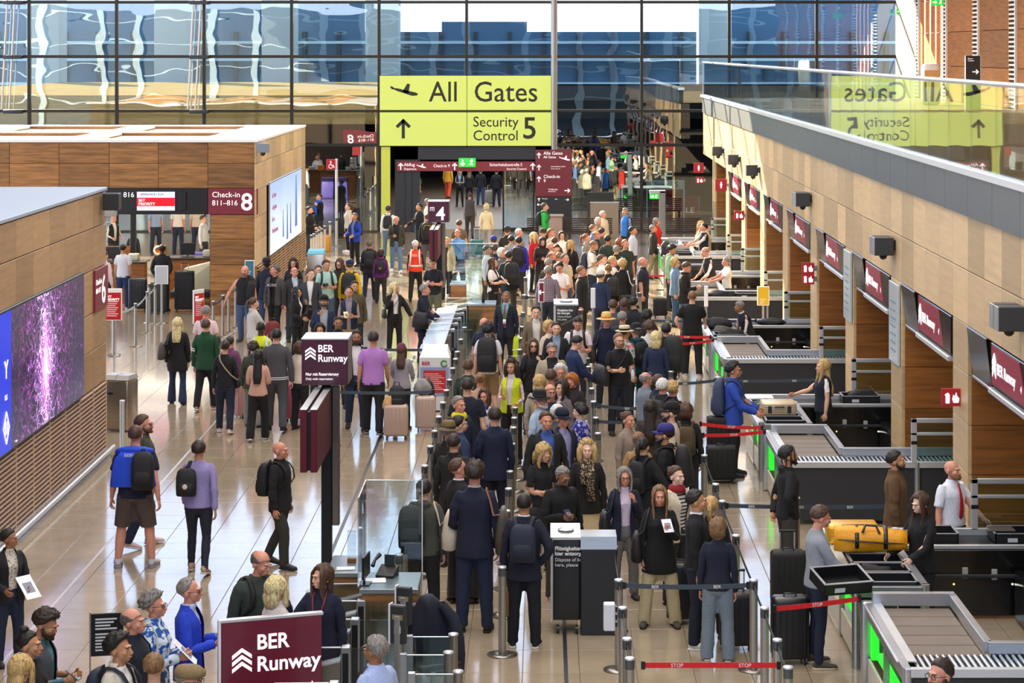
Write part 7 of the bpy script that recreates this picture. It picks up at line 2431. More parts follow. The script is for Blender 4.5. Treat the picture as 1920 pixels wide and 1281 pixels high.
# ------------------------------------------------------------------ who is there: left side and foreground
W = '#e6e4e4'; BK = '#121214'; NV = '#141a2e'; GY = '#55565c'; DG = '#2c2d31'; JE = '#33486e'; LJ = '#7d93ad'; DJ = '#1d2640'
BG = '#b9a488'; CR = '#ddd0b8'; WS = ('#e4e2de', '#d8d6d2'); BS = ('#1c1a19', '#141312'); TS = ('#8a7a66', '#d6d0c6'); RS = ('#4a3a30', '#241c18')
PN = ('pants', DG)
person('woman in a dark quilted jacket over a cream patterned blouse holding papers by the louvres', 18, 991, 1246, a=35, g='f', skin_='m', hair=('bun', 'bk'), top=[('shirt', ('speck', '#d9d0c0', '#8a8078')), ('openjacket', '#1d1d22')], bot=('pants', DJ), shoe=BS, arms=('hold', 'hold'), head=45, extra=[('papers', 'white sheets and a passport in the hand of the woman by the louvres', 1)])
person('man with sunglasses on his head and a teal hood bent over his phone', 88, 1139, h=1.78, a=80, skin_='t', hair=('full', 'db'), top=[('hoodie', '#4c7884'), ('openvest', '#4a5058')], bot=PN, arms=('phone', 'phone'), nod=25, beard=True, glasses='up', hands='rg', extra=[('phone', 'dark phone held by the man with the teal hood', -1)])
person('woman with a black topknot and black top in profile at the lower left', 56, 1182, h=1.66, a=80, g='f', skin_='t', hair=('topbun', 'bk'), top=('sweater', BK), bot=('slim', BK))
person('blonde long-haired woman at the bottom left edge, back of her head only', 40, 1226, h=1.66, a=150, g='f', hair=('long', 'bl'), top=('jacket', '#3a3028'))
person('young man with swept dark hair, pale jacket and navy rucksack at the bottom', 224, 1187, h=1.76, a=75, skin_='t', hair=('full', 'bk'), top=[('tee', W), ('openjacket', '#cfc6b6')], bot=PN, extra=[('backpack', 'navy rucksack of the young man in a pale jacket', '#1c2236')])
person('bald elderly man in a navy jacket in profile beside the black notice board', 250, 1138, h=1.73, a=75, skin_='r', hair=('bald', 'sg'), top=('jacket', '#171d2c'), bot=PN, extra=[('bag', 'dark striped bag hanging by the black notice board', '#1f2840', 1, 1.02, .36, .34, .16)])
person('grey curly-haired woman with glasses in a blue and white floral jacket', 290, 1110, h=1.66, a=80, g='f', skin_='r', hair=('curly', 'gr'), top=('jacket', ('splash', '#d8e6f2', '#2458a8')), bot=PN, glasses='clear', arms=('phone', 'phone'), extra=[('papers', 'folded leaflet in the hands of the woman in a floral jacket', -1), ('bag', 'white handbag of the woman in a floral jacket', '#d9d4e2', -1, 1.0, .3, .26, .12)])
person('grey-haired man in a royal blue blazer holding a phone', 356, 1082, h=1.77, a=85, skin_='r', hair=('reced', 'gr'), top=[('shirt', '#b9cbe8'), ('openblazer', '#2140c0')], bot=('pants', '#3a352c'), glasses='clear', arms=('phone', 'phone'), extra=[('phone', 'grey phone held by the man in the royal blue blazer', -1, '#8a8d92')])
person('short-haired blond youth seen from behind at the bottom edge', 289, 1222, h=1.68, a=180, hair=('short', 'lb'), top=('tee', '#23242a'))
person('man in an olive flat cap at the bottom edge', 356, 1246, h=1.72, a=70, skin_='r', hair=('short', 'gr'), hat=('flatcap', '#7d6a48'), top=('jacket', CR), glasses='clear')
person('heavy bald man in a dark green long-sleeved shirt looking down, rucksack on his back', 491, 1028, h=1.80, a=30, wid=1.16, skin_='r', hair=('bald', 'sg'), top=('sweater', '#2f3a35'), bot=PN, arms=('hold', 'down'), head=25, nod=18, extra=[('backpack', 'black rucksack of the bald man in dark green', '#17181c'), ('coat_arm', 'black jacket over the arm of the bald man in dark green', '#131315', 1)])
person('blonde woman in a pale grey quilted jacket facing away towards the stewardess', 519, 1080, h=1.66, a=125, g='f', hair=('mid', 'pb'), top=('jacket', '#c9c4c2'), bot=('slim', DG), arms=('hold', 'hold'), head=20)
person('stewardess with long brown hair in a navy uniform pointing a finger upwards', 603, 1058, h=1.69, a=-12, head=-38, g='f', hair=('verylong', 'br'), top=('jacket', '#131a30'), bot=PN, arms=('down', 'point'), hands='rp', extra=[('lanyard', '#7a1f38'), ('stripes', '#e8e8ec', -1, 'cuff'), ('papers', 'grey folder in the hand of the pointing stewardess', 1, '#9a9fa6')])
person('grey-haired man in a pale blue shirt with a lanyard at the bottom centre', 703, 1189, h=1.76, a=-125, wid=1.08, skin_='m', hair=('short', 'gr'), top=('shirt', '#a9bbe6'), bot=PN, glasses='clear', extra=[('lanyard', '#4a1830')])
person('broad man in shorts wrapped in a royal blue flag cape, seen from behind', 254, 794, 1062, a=180, wid=1.16, skin_='r', hair=('buzz', 'br'), top=('tee', NV), bot=('shorts', '#4e423c'), shoe=('#b8b4b8', '#8a8a92'), pose='stand', legs='apart', arms=('down', 'back'), extra=[('cape', '#1a46c8'), ('backpack', 'black rucksack on one shoulder of the man in the blue cape', '#16171b', .28, .46, .16, -1)])
person('man with glasses and a short beard in olive beyond the man in the blue cape', 270, 776, 1026, a=115, skin_='r', hair=('short', 'br'), top=('jacket', '#3c3f34'), bot=('pants', DJ), shoe=('#d9b8bc', '#e8e0e0'), glasses='clear', beard=True, legs='walkA', head=-30)
person('man in a lilac sweater walking away with a small black rucksack', 373, 824, 1074, a=178, skin_='t', hair=('short', 'db'), top=('sweater', '#8f86b8'), bot=('slim', '#1d2130'), shoe=('#a98f78', '#c8b8a4'), legs='walkA', arms=('swf', 'swb'), extra=[('backpack', 'small black rucksack with a round pale badge on the lilac sweater', '#141418', .27, .36, .13, 1, None, 0, 1.24, '#d8c8c0')])
person('bald man in black with a black rucksack walking to the right', 526, 826, 1064, a=72, skin_='r', hair=('none', 'gr'), top=('jacket', '#17191c'), bot=('pants', '#34342f'), shoe=('#2a2a2c', '#1c1c1e'), legs='walkB', arms=('down', 'down'), extra=[('backpack', 'black rucksack of the bald man walking right', '#15171b', .30, .46, .19)])
person('blonde woman in a black top and flared jeans with a taupe shoulder bag', 333, 594, 757, a=180, g='f', hair=('long', 'pb'), top=('coat', '#15151a'), bot=('flare', '#202c4a'), shoe=BS, legs='step', extra=[('bag', 'taupe leather bag of the blonde woman in black', '#4a4440', 1, 1.10, .44, .34, .16, False, 'shoulder_bag', .12)])
person('man in a dark green bomber jacket with white sleeve stripes, back to us', 386, 597, 770, a=176, hair=('short', 'br'), top=('jacket', '#17432a'), bot=('pants', '#18191c'), shoe=TS, legs='walkB', extra=[('stripes', '#e8ece8', 1)])
person('grey-haired man in a pale pink T-shirt and pink shorts ahead of the green bomber jacket', 386, 572, 739, a=178, skin_='r', hair=('short', 'gr'), top=('tee', '#e0c4c8'), bot=('shorts', '#d89a9a'), shoe=WS, extra=[('bag', 'black bag slung by the man in pale pink', BK, -1, 1.05, .24, .2, .08, True)])
person('person in a black sweater with a cross-body strap and sunglasses on the head', 422, 637, 812, a=180, g='f', hair=('bun', 'db'), top=('sweater', '#15171d'), bot=('pants', '#1c2436'), shoe=('#cfc6ba', '#e6e0d8'), legs='walkA', extra=[('bag', 'small bag on a tan strap across the black sweater', '#1a1a1e', -1, .95, .2, .16, .07, True, 'shoulder_bag', 0, 'bag', '#b09878')])
person('girl with a dark bun in a magenta and green jacket', 432, 630, 786, a=165, g='f', hair=('bun', 'db'), top=('jacket', ('stripe', '#8a1f6a', '#1d5a48')), bot=('slim', '#c9a0a4'), shoe=WS)
person('curly dark-haired person in an olive jacket and pale trousers', 475, 640, 799, a=180, hair=('curly', 'db'), top=('jacket', '#3c4432'), bot=('wide', '#8a887e'), shoe=BS, legs='step')
person('woman with very long black hair in a blush sweater and black trousers', 484, 655, 826, a=180, g='f', hair=('verylong', 'bk'), top=('sweater', '#c69a88'), bot=('wide', '#121316'), shoe=WS, legs='walkB', arms=('phone', 'phone'))
person('tall man in a charcoal sweater with white hem stripes', 518, 615, 808, a=182, wid=1.08, hair=('short', 'bk'), top=('sweater', '#4a4a50'), bot=('pants', '#45454a'), shoe=('#1a1a1c', '#111'), legs='walkA', extra=[('stripes', '#e6e4ea', 1, 'hem')])
person('black-haired worker in a yellow high-visibility vest with his back to us', 489, 602, h=1.75, a=180, skin_='d', hair=('buzz', 'bk'), top=[('tee', '#c8ccd0'), ('vest', '#d6e028')], bot=PN, extra=[('hivis_band', '#b9d6e6'), ('back_print', 'BER', .10, '#b9d6e6', 1.24)])
person('woman in a cream blouse half hidden behind the near sign cube', 563, 640, 806, a=150, g='f', hair=('bob', 'br'), top=('shirt', '#d8cabc'), bot=('pants', '#141418'), shoe=BS, arms=('hold', 'hold'), extra=[('papers', 'violet passports in the hand of the cream-bloused woman', -1, '#4a3a8a', 'passport', .05, .07), ('bag', 'cream quilted bag of the woman behind the sign cube', '#cfc0ae', 1, 1.12, .2, .16, .07)])
person('bald bearded man in a black sleeveless shirt with a jacket on his shoulder', 459, 496, 642, a=-8, wid=1.06, skin_='r', hair=('none', 'lb'), top=('sleeveless', '#131316'), bot=('pants', '#40587c'), shoe=('#3a4448', '#2a2a2c'), beard=True, arms=('down', 'side'), legs='step', extra=[('draped', '#1b1b1e')])
person('dark-skinned man in a navy jacket and cap facing the wood pier', 500, 484, h=1.80, a=170, skin_='d', hair=('buzz', 'bk'), hat=('cap', '#131826'), top=('jacket', '#161c2e'), bot=('pants', JE))
person('striding man in an open grey jacket over a black band T-shirt', 515, 496, 637, a=-20, skin_='r', hair=('short', 'sg'), top=[('tee', '#111114'), ('openjacket', '#4b484a')], bot=('pants', '#1a1b1d'), shoe=('#24383c', '#1a1a1a'), legs='walkA', head=-45, extra=[('chest_print', 'AC/DC', .085, '#f2f2f2', 1.27, .150)])
person('girl with a brown ponytail in a pale grey hooded sweatshirt', 476, 557, 705, a=125, g='f', hair=('pony', 'br'), top=('hoodie', '#bdb9b2'), bot=('pants', '#b8b2aa'), shoe=WS, arms=('down', 'reachlow'))
person('woman with big dark curly hair standing before the louvres', 550, 485, h=1.70, a=0, g='f', skin_='t', hair=('frizz', 'db'), top=('jacket', '#1a1a1c'), bot=PN)
person('bald man in a dark blazer over a pale blue shirt', 552, 500, h=1.75, a=20, skin_='r', hair=('bald', 'sg'), top=[('shirt', '#b9cbe0'), ('openblazer', '#2a2a2c')], bot=PN)
person('tall man in a charcoal blazer over a white T-shirt', 582, 503, h=1.84, a=5, hair=('short', 'br'), top=[('tee', W), ('openblazer', '#33363d')], bot=('pants', '#2a211c'), head=40)
person('woman with long black hair in a black cardigan over a long white top', 557, 538, h=1.60, a=65, g='f', skin_='t', hair=('verylong', 'bk'), top=[('shirt', W), ('openjacket', '#16161a')], bot=('slim', '#101013'), arms=('chin', 'hold'))
person('woman with tied-back hair and a white shirt peeping out behind the mint T-shirt', 597, 497, h=1.66, a=10, g='f', hair=('tied' if False else 'bun', 'br'), top=[('tee', W), ('openblazer', '#26262a')], bot=PN)
person('man in a mint T-shirt holding a camera, rucksack straps on his shoulders', 612, 487, h=1.80, a=12, skin_='t', hair=('short', 'bk'), top=('tee', '#a8cfc4'), bot=('pants', '#4a5a70'), arms=('phone', 'phone'), head=15, extra=[('backpack', 'dark rucksack worn by the man in the mint T-shirt', '#1d1f26'), ('camera', 'black camera in the hands of the man in the mint T-shirt')])
person('brown-haired woman with glasses smiling downwards beside the yellow jacket', 637, 484, h=1.72, a=-25, g='f', hair=('long', 'br'), top=('jacket', '#25221f'), bot=PN, glasses='clear', nod=18)
person('man in a bright yellow jacket and navy cap with a black rucksack', 656, 487, h=1.80, a=178, hair=('short', 'br'), hat=('cap', '#1c2a56'), top=('hoodie', '#d9b40e'), bot=PN, extra=[('backpack', 'big black rucksack on the yellow jacket', '#131316', .36, .48, .2)])
person('bearded man in a black cap and navy jacket looking up', 607, 554, h=1.78, a=5, skin_='t', hair=('buzz', 'bk'), hat=('cap', '#111114'), top=[('tee', '#9aa0aa'), ('openjacket', '#1a2740')], bot=PN, beard=True, nod=-18, arms=('down', 'strap'))
person('man in a navy padded waistcoat with pale sleeves holding a ticket', 654, 537, h=1.76, a=5, skin_='t', hair=('reced', 'bk'), top=[('shirt', '#131315'), ('shirt', '#cfc0cc'), ('openvest', '#16203a')], bot=('pants', '#a08a68'), arms=('phone', 'phone'), extra=[('papers', 'yellow ticket held by the man in the navy waistcoat', -1, '#e0dcae', 'ticket', .05, .08)])
person('dark-haired man in an olive jacket half hidden behind the navy waistcoat', 665, 526, h=1.74, a=15, skin_='t', hair=('short', 'bk'), top=('jacket', '#4f4a34'), bot=PN)
person('man in a black jacket above the right side of the sign cube', 634, 593, h=1.75, a=8, skin_='m', hair=('short', 'bk'), top=('jacket', '#191c22'), bot=PN)
person('dark fringed head peering over the near sign cube', 600, 607, h=1.68, a=0, g='f', skin_='t', hair=('bob', 'bk'), top=('jacket', '#2a2a2c'), bot=PN)
person('man with a trimmed beard in a black zip jacket right of the sign cube', 668, 618, h=1.80, a=8, skin_='m', hair=('short', 'bk'), top=[('tee', W), ('openjacket', '#15171b')], bot=('pants', '#22304c'), beard=True, legs='walkA')
person('man in an orchid pink T-shirt walking away', 700, 620, 816, a=178, wid=1.04, skin_='t', hair=('short', 'db'), top=('tee', '#b27cc6'), bot=('pants', '#17181d'), shoe=('#2a2a2c', '#8a8a8a'), legs='walkA', arms=('down', 'swf'))
person('woman in a plum knitted hat and grey hooded sweatshirt', 753, 645, 806, a=176, g='f', hair=('long', 'br'), hat=('beanie', '#6a2a44'), top=('hoodie', '#9a959e'), bot=('slim', '#1c1c20'), shoe=('#3a2a2a', '#c05050'), arms=('reachlow', 'reachlow'))
person('blonde woman in a black cardigan and white top eating while she walks', 740, 530, 663, a=18, g='f', skin_='r', hair=('mid', 'pb'), top=[('shirt', W), ('openjacket', '#141416')], bot=('pants', '#131316'), shoe=WS, arms=('side', 'chin'), head=45, extra=[('bag', 'round black bag with a pale badge on the blonde woman in white', '#15151a', -1, 1.02, .3, .26, .1, True)])
person('grey-haired man in a navy coat leaning over the long pale counter', 797, 532, 678, a=85, skin_='r', hair=('short', 'gr'), top=('coat', '#151c2f'), bot=('pants', '#1b2030'), shoe=BS, arms=('reachlow', 'reachlow'), lean=8, extra=[('bag', 'black round bag behind the man in the navy coat', '#1b1b1f', -1, .98, .36, .36, .2)])
person('white-haired steward in a bright orange vest walking away', 779, 450, 564, a=178, skin_='r', hair=('short', 'wh'), top=[('sweater', '#141418'), ('vest', '#e8401c')], bot=('pants', '#191a1c'), shoe=BS, legs='walkB', extra=[('hivis_band', '#e8e6e2'), ('back_print', 'BER', .10, '#f4f0ec', 1.30)])
person('person in a purple jacket with a pink yoke and a small black rucksack', 714, 467, 569, a=180, g='f', hair=('bob', 'db'), top=('hoodie', '#5a2468'), bot=('pants', '#2a2624'), shoe=BS, legs='step', extra=[('backpack', 'small black rucksack with a red badge on the purple jacket', '#18181c', .27, .40, .14, 0, None, 0, 1.22, '#c05038'), ('scarf', '#c8285a')])
person('balding man in a dark jacket with a black rucksack walking away', 693, 450, 562, a=178, skin_='r', hair=('reced', 'sg'), top=('jacket', '#22242c'), bot=('pants', DJ), shoe=BS, legs='walkB', extra=[('backpack', 'black rucksack of the balding man walking away', '#1b1c20', .29, .46, .18)])
person('white-bearded man in an olive jacket walking towards us', 743, 404, 511, a=5, skin_='r', hair=('bald', 'wh'), top=[('tee', '#1d2130'), ('openjacket', '#3c392c')], bot=('pants', '#5f7a9c'), shoe=WS, legs='walkA', arms=('swb', 'phone'), extra=[('phone', 'phone in the hand of the white-bearded man', 1)])
person('man in a royal blue jacket and black trousers', 665, 399, 499, a=-35, skin_='t', hair=('short', 'sg'), top=[('tee', '#5a78b8'), ('openjacket', '#1f3cb0')], bot=('pants', '#121214'), shoe=BS, arms=('hold', 'hold'), extra=[('backpack', 'black rucksack of the man in the royal blue jacket', '#18191d')])
person('woman in a cream hooded sweatshirt and black leggings', 653, 381, 473, a=-70, g='f', hair=('pony', 'br'), top=('hoodie', '#c9bca6'), bot=('slim', '#121214'), shoe=WS)
person('man in a white shirt with a black rucksack by the light strip', 728, 385, 484, a=178, hair=('short', 'db'), top=('shirt', '#e4e4e8'), bot=('pants', '#5a6f8c'), shoe=BS, legs='step', extra=[('backpack', 'black rucksack on the white shirt by the light strip', '#17181b', .30, .44, .18)])
person('man in a black sweater turning left before the passage', 786, 381, 478, a=-60, skin_='t', hair=('short', 'bk'), top=('sweater', '#141416'), bot=PN, arms=('down', 'reachlow'))
person('man with a black rucksack with yellow piping', 802, 400, 505, a=180, hair=('short', 'br'), top=('jacket', '#1b1c20'), bot=('pants', '#56525a'), shoe=BS, extra=[('backpack', 'big black rucksack with yellow piping', '#131417', .36, .52, .2, 0, '#d8c020')])
person('grey-haired person in a white T-shirt behind the far sign cube', 803, 372, h=1.76, a=70, skin_='r', hair=('short', 'gr'), top=('tee', '#ece8e2'), bot=PN)
person('long-haired blonde in a cream coat by the far sign post', 838, 445, h=1.70, a=-20, g='f', hair=('verylong', 'bl'), top=[('tee', '#3a3030'), ('openjacket', '#dcc9a6')], bot=PN)
person('man in a sky blue polo shirt with a sling strap', 858, 429, 547, a=-12, skin_='r', hair=('bald', 'sg'), top=('shortshirt', '#6aa0d8'), bot=('pants', '#2a3550'), shoe=('#2a3a70', '#1c2440'), legs='walkB', extra=[('bag', 'black sling bag of the man in the sky blue polo', '#1a1a1e', 1, 1.02, .26, .22, .09, True)])
person('brown-haired man in a taupe T-shirt seen from behind near the passage', 861, 412, h=1.72, a=178, hair=('short', 'br'), top=('tee', '#6a5848'), bot=PN)
person('man in a navy T-shirt reading his phone behind the far sign post', 812, 483, h=1.76, a=-12, skin_='r', hair=('buzz', 'br'), top=('tee', '#161a26'), bot=('pants', '#5a5f50'), shoe=BS, arms=('phone', 'phone'), nod=22, extra=[('phone', 'pale phone in the hands of the man in the navy T-shirt', -1, '#c9ccd2')])
person('blonde in a dark jacket walking away beside the far sign post', 846, 462, 556, a=175, g='f', hair=('long', 'pb'), top=('jacket', '#23252a'), bot=('pants', '#2a2a2e'), shoe=WS, legs='walkA')
person('passenger in black holding a bright blue scarf at the far left', 598, 363, h=1.72, a=-50, hair=('short', 'br'), top=('jacket', '#17171b'), bot=PN, arms=('chin', 'hold'), extra=[('scarf', '#2458c8', True)])
person('woman in black with a bun beside the blue scarf at the far left', 581, 387, h=1.66, a=70, g='f', hair=('bun', 'db'), top=('jacket', '#151518'), bot=PN, arms=('hold', 'hold'))
person('man in a grey waistcoat walking into the passage', 881, 360, 448, a=178, hair=('short', 'br'), top=[('shirt', '#7f96b0'), ('vest', '#4a4746')], bot=('pants', '#4a4038'), shoe=BS, legs='walkA')
person('blonde in a cream hooded jacket pulling a teal suitcase', 912, 381, 476, a=178, g='f', hair=('bob', 'pb'), top=[('shirt', '#d8a8a0'), ('hoodie', '#e6d6ae')], bot=('slim', '#b3aca6'), shoe=WS, legs='step', arms=('swb', 'down'))
suitcase('small teal suitcase pulled by the blonde in cream', 894, 481, 0, '#1f6a66', .56, .40, .25, .40)
person('blonde with crossed arms in pale blue and black walking out of the passage', 862, 316, 387, a=0, g='f', hair=('mid', 'bl'), top=[('shirt', '#8fa6b8'), ('openvest', '#17171b')], bot=('slim', '#131316'), shoe=BS, pose='cross')
person('woman in orange trousers deep in the passage', 840, 304, 372, a=160, g='f', hair=('mid', 'br'), top=('jacket', '#d89a30'), bot=('wide', '#d8502c'), shoe=BS, legs='walkA')
person('woman in dark clothes in the middle of the passage', 880, 317, 382, a=178, g='f', hair=('long', 'lb'), top=('jacket', '#1b1b1f'), bot=('slim', '#1c1d24'), shoe=BS)
person('man in a black hooded top and jeans in the passage', 901, 315, 384, a=178, hair=('short', 'db'), top=('hoodie', '#1a1a1e'), bot=('pants', '#2c4068'), shoe=BS, legs='step')
person('man in a black coat and dark jeans at the right of the passage', 931, 316, 387, a=178, hair=('short', 'bk'), top=('jacket', '#121214'), bot=('pants', '#1d2436'), shoe=BS)
suitcase('grey suitcase beside the man in a black coat in the passage', 918, 385, 0, '#8a8478', .66, .42, .28, .2)
person('man in a green T-shirt with a red rucksack in the passage', 783, 320, 392, a=120, skin_='t', hair=('short', 'bk'), top=('tee', '#2f9a68'), bot=('pants', '#3a4a60'), shoe=BS, extra=[('backpack', 'red rucksack of the man in green in the passage', '#b8281c', .34, .56, .22)])
person('long-haired woman in grey at the left of the passage', 772, 323, 396, a=150, g='f', hair=('verylong', 'db'), top=('tee', '#9a9a98'), bot=('skirt', '#5a6878'), shoe=BS)
person('man in a green hooded jacket at the beige desk', 1022, 380, h=1.78, a=85, hair=('short', 'br'), top=('hoodie', '#2fae4a'), bot=PN, extra=[('backpack', 'dark rucksack of the man in the green hooded jacket', '#202428')])
person('man in a white T-shirt and jeans at the left check-in desk', 231, 457, 580, a=165, skin_='t', hair=('short', 'bk'), top=('tee', '#d6d6dc'), bot=('pants', '#22345a'), shoe=WS)
person('man in a dark suit with hands behind his back at the check-in desk', 304, 457, 584, a=178, skin_='d', hair=('bald', 'bk'), top=('blazer', '#1e1f23'), bot=('pants', '#1b1c1f'), shoe=BS, arms=('behind', 'behind'))
person('person in a pale pink shirt at the edge of the near left block', 196, 470, h=1.70, a=150, hair=('short', 'br'), top=('shirt', '#d0bcc0'), bot=PN)
person('white-haired counter clerk in a dark waistcoat', 213, 403, h=1.70, a=40, skin_='r', hair=('short', 'wh'), top=[('shirt', '#d8d8d4'), ('openvest', '#17191c')], bot=PN, arms=('hold', 'hold'))
person('long-haired counter clerk at the left desk screen', 250, 430, h=1.50, a=170, g='f', hair=('verylong', 'br'), top=('blazer', '#1c1d22'), bot=PN)
person('man in a white shirt beyond the counters by the wood pier', 382, 403, h=1.74, a=70, hair=('short', 'br'), top=('shirt', '#d8dade'), bot=('pants', '#2c3a48'))
for x, c, lb in ((292, '#8ea6c0', 'passenger in a pale blue shirt beyond the counters'), (334, '#e0d8cc', 'passenger in white beyond the counters'), (370, '#c9bca4', 'passenger in beige beyond the counters')):
 person(lb, x, 378, h=1.76, a=170 if x > 300 else 30, skin_='r', hair=('short', 'br'), top=('shortshirt', c), bot=('pants', '#2a3040'))
suitcase('dark suitcase beside the man in a white T-shirt', 258, 583, .2, '#20222a', .85, .48, .3, 0)
suitcase('tall dark rucksack-like suitcase right of the dark-suited man', 346, 584, .1, '#1a1c22', 1.05, .5, .34, .2, hard=False)
suitcase('olive travel bag standing left of the dark-suited man', 296, 588, 0, '#3a3c34', .8, .40, .3, 0, hard=False)
suitcase('rose suitcase between the walking man and the magenta jacket', 443, 784, .1, '#c99a9c', .72, .34, .26, .2)
suitcase('pink suitcase with stickers at the left of the swing panel', 557, 790, -.2, '#b0506c', .70, .40, .26, .3, hard=False)
suitcase('rose gold suitcase under the black rucksack pushed by the woman in grey', 743, 823, .0, '#b39a8c', .60, .42, .28, .0)
loose_pack('black rucksack standing on the left rose gold suitcase', 744, 768, 38.4, 0, '#17181c')
tag(lump('plush_toy', (727 - VX) * 38.3 / F, 38.3, HC - (766 - VY) * 38.3 / F, .09, .08, .16, mat('#c9a070', .95, kind='cloth', amt=.2, bump=.5), 'beige plush toy hanging on the black rucksack', 'toy', 3))
suitcase('second rose gold suitcase by the white disposal box', 798, 808, .05, '#b8a094', .62, .36, .27, .0)
loose_pack('black rucksack with a grey jacket on the second rose suitcase', 800, 754, 39.6, 0, '#1c1d20', .28, .4, .2)
lump('grey_jacket', (793 - VX) * 39.4 / F, 39.4, HC - (738 - VY) * 39.4 / F, .16, .12, .18, mat('#8f8d8c', .85), 'crumpled grey jacket tied on the second rucksack', 'jacket', 21)
loose_pack('dark red rucksack held out by the girl in a grey sweatshirt', 511, 640, 45.6, .3, '#6a141c', .34, .42, .24)
suitcase('black suitcase in the dark at the far left before the glass', 640, 446, 0, '#17181b', .72, .5, .3, .2)
# ------------------------------------------------------------------ the crowd at the back
person('man in a black padded jacket and dark cap at the back of the crowd', 951, 425, h=1.74, a=175, hair=('short', 'br'), hat=('cap', '#2a2a2e'), top=('jacket', '#2a2822'), bot=PN)
person('silver-haired man in profile at the back of the crowd', 974, 428, h=1.74, a=70, skin_='r', hair=('short', 'wh'), top=('jacket', '#8a8478'), bot=PN)
person('person in a royal blue cap behind the crowd', 926, 443, h=1.66, a=170, hair=('short', 'br'), hat=('cap', '#22389c'), top=('jacket', '#34302c'), bot=PN)
person('dark-haired person in a grey jacket beside the blue rucksack wearer', 959, 441, h=1.68, a=165, hair=('short', 'bk'), top=('jacket', '#9a948c'), bot=PN)
person('man in an indigo jacket with a big black rucksack', 973, 443, h=1.76, a=172, hair=('short', 'bk'), top=('jacket', '#342fa0'), bot=PN, extra=[('backpack', 'big black rucksack on the indigo jacket', '#131316', .34, .52, .2)])
person('dark-haired man in a white shirt at the left end of the crowd', 914, 460, h=1.74, a=70, skin_='t', hair=('short', 'bk'), top=('shirt', '#dcdce2'), bot=PN)
person('brown-haired man in a navy jacket, back to us, left of the crowd', 928, 458, h=1.76, a=175, hair=('short', 'br'), top=('jacket', '#1b2032'), bot=PN)
person('white-haired person between two dark jackets at the left of the crowd', 942, 465, h=1.68, a=60, g='f', skin_='r', hair=('bob', 'wh'), top=('jacket', '#5a5a60'), bot=PN)
person('man in a dark navy jacket with a bulky black rucksack beside the overalls', 954, 470, h=1.80, a=168, hair=('short', 'bk'), top=('jacket', '#171b28'), bot=('pants', '#2a2a26'), extra=[('backpack', 'bulky black rucksack beside the woman in overalls', '#141417', .36, .54, .22, -1)])
person('long-haired woman in black overalls over a white T-shirt', 925, 483, h=1.70, a=70, g='f', hair=('verylong', 'br'), top=('tee', '#e2dedb'), bot=('wide', '#131316'), arms=('phone', 'phone'), extra=[('overalls', '#131316'), ('papers', 'white card in the hand of the woman in overalls', -1)])
person('blonde in a red and white jacket in the crowd', 1002, 436, h=1.68, a=60, g='f', skin_='r', hair=('mid', 'pb'), top=('jacket', '#b81c24'), bot=('slim', '#1c1c20'))
person('man in a dark cap at the back of the crowd near the beige desk', 1019, 429, h=1.72, a=20, hair=('short', 'br'), hat=('cap', '#3a342a'), top=('jacket', '#2f2d2c'), bot=PN)
person('fair man in profile at the back of the crowd', 1034, 428, h=1.76, a=60, skin_='r', hair=('short', 'lb'), top=('tee', '#c8bcb0'), bot=PN)
person('long-haired woman in a dark brown jacket looking down', 1017, 444, h=1.70, a=15, g='f', hair=('long', 'db'), top=('jacket', '#2a211f'), bot=PN, nod=22, arms=('phone', 'phone'))
person('woman with a dark headband in a white blouse facing us', 1054, 434, h=1.70, a=0, g='f', hair=('bob', 'db'), top=('shirt', '#f0ebe2'), bot=PN)
person('brown-haired person with the back turned beside the white blouse', 1040, 444, h=1.66, a=170, hair=('short', 'br'), top=('jacket', '#3a2f28'), bot=PN)
person('woman with straight blonde hair in a black coat', 1069, 450, h=1.72, a=-40, g='f', hair=('verylong', 'bl'), top=('coat', '#141416'), bot=PN, nod=15)
person('bald man behind the dark-haired reader in the crowd', 1034, 454, h=1.72, a=100, skin_='r', hair=('none', 'sg'), top=('jacket', '#4a3a34'), bot=PN)
person('dark-haired man reading in the middle of the crowd', 1044, 457, h=1.72, a=10, hair=('short', 'bk'), top=('tee', '#8a6a5a'), bot=PN, nod=22)
person('bald man looking right in the left of the crowd', 1037, 470, h=1.74, a=60, skin_='r', hair=('bald', 'lb'), top=('jacket', '#2e3038'), bot=PN)
person('close-cropped man behind the beige waistcoat', 1050, 472, h=1.72, a=130, skin_='r', hair=('buzz', 'lb'), top=('jacket', '#3a3634'), bot=PN)
person('balding man in a beige polo with a dark strap looking right', 1060, 475, h=1.78, a=45, skin_='r', hair=('reced', 'sg'), top=('shortshirt', '#b5a894'), bot=('pants', '#39465c'))
person('grey-haired man behind the plaid shirt', 1029, 484, h=1.74, a=150, hair=('short', 'gr'), top=('jacket', '#38342e'), bot=PN)
person('grey-haired man in a plaid shirt and jeans, back to us', 1028, 498, h=1.78, a=168, wid=1.1, skin_='r', hair=('short', 'gr'), top=('shirt', ('plaid', '#5c4a58', '#a89aa4')), bot=('pants', '#1d2436'), extra=[('belt',)])
person('dark-haired man in a white T-shirt looking down beside the plaid shirt', 1049, 490, h=1.78, a=-15, skin_='r', hair=('short', 'bk'), top=('tee', '#e6e2dc'), bot=('pants', '#2a3650'), nod=24, arms=('phone', 'phone'))
person('short-haired man in a dark coat in profile', 1091, 498, h=1.80, a=75, skin_='r', hair=('short', 'lb'), top=('coat', '#1f2022'), bot=PN)
person('tall man in a white T-shirt bending over his phone', 1114, 450, h=1.83, a=80, skin_='t', hair=('buzz', 'lb'), top=('tee', '#efeae2'), bot=('pants', '#222a3c'), nod=20, arms=('hip', 'phoneup'), extra=[('backpack', 'navy rucksack of the tall man in a white T-shirt', '#2a3048')])
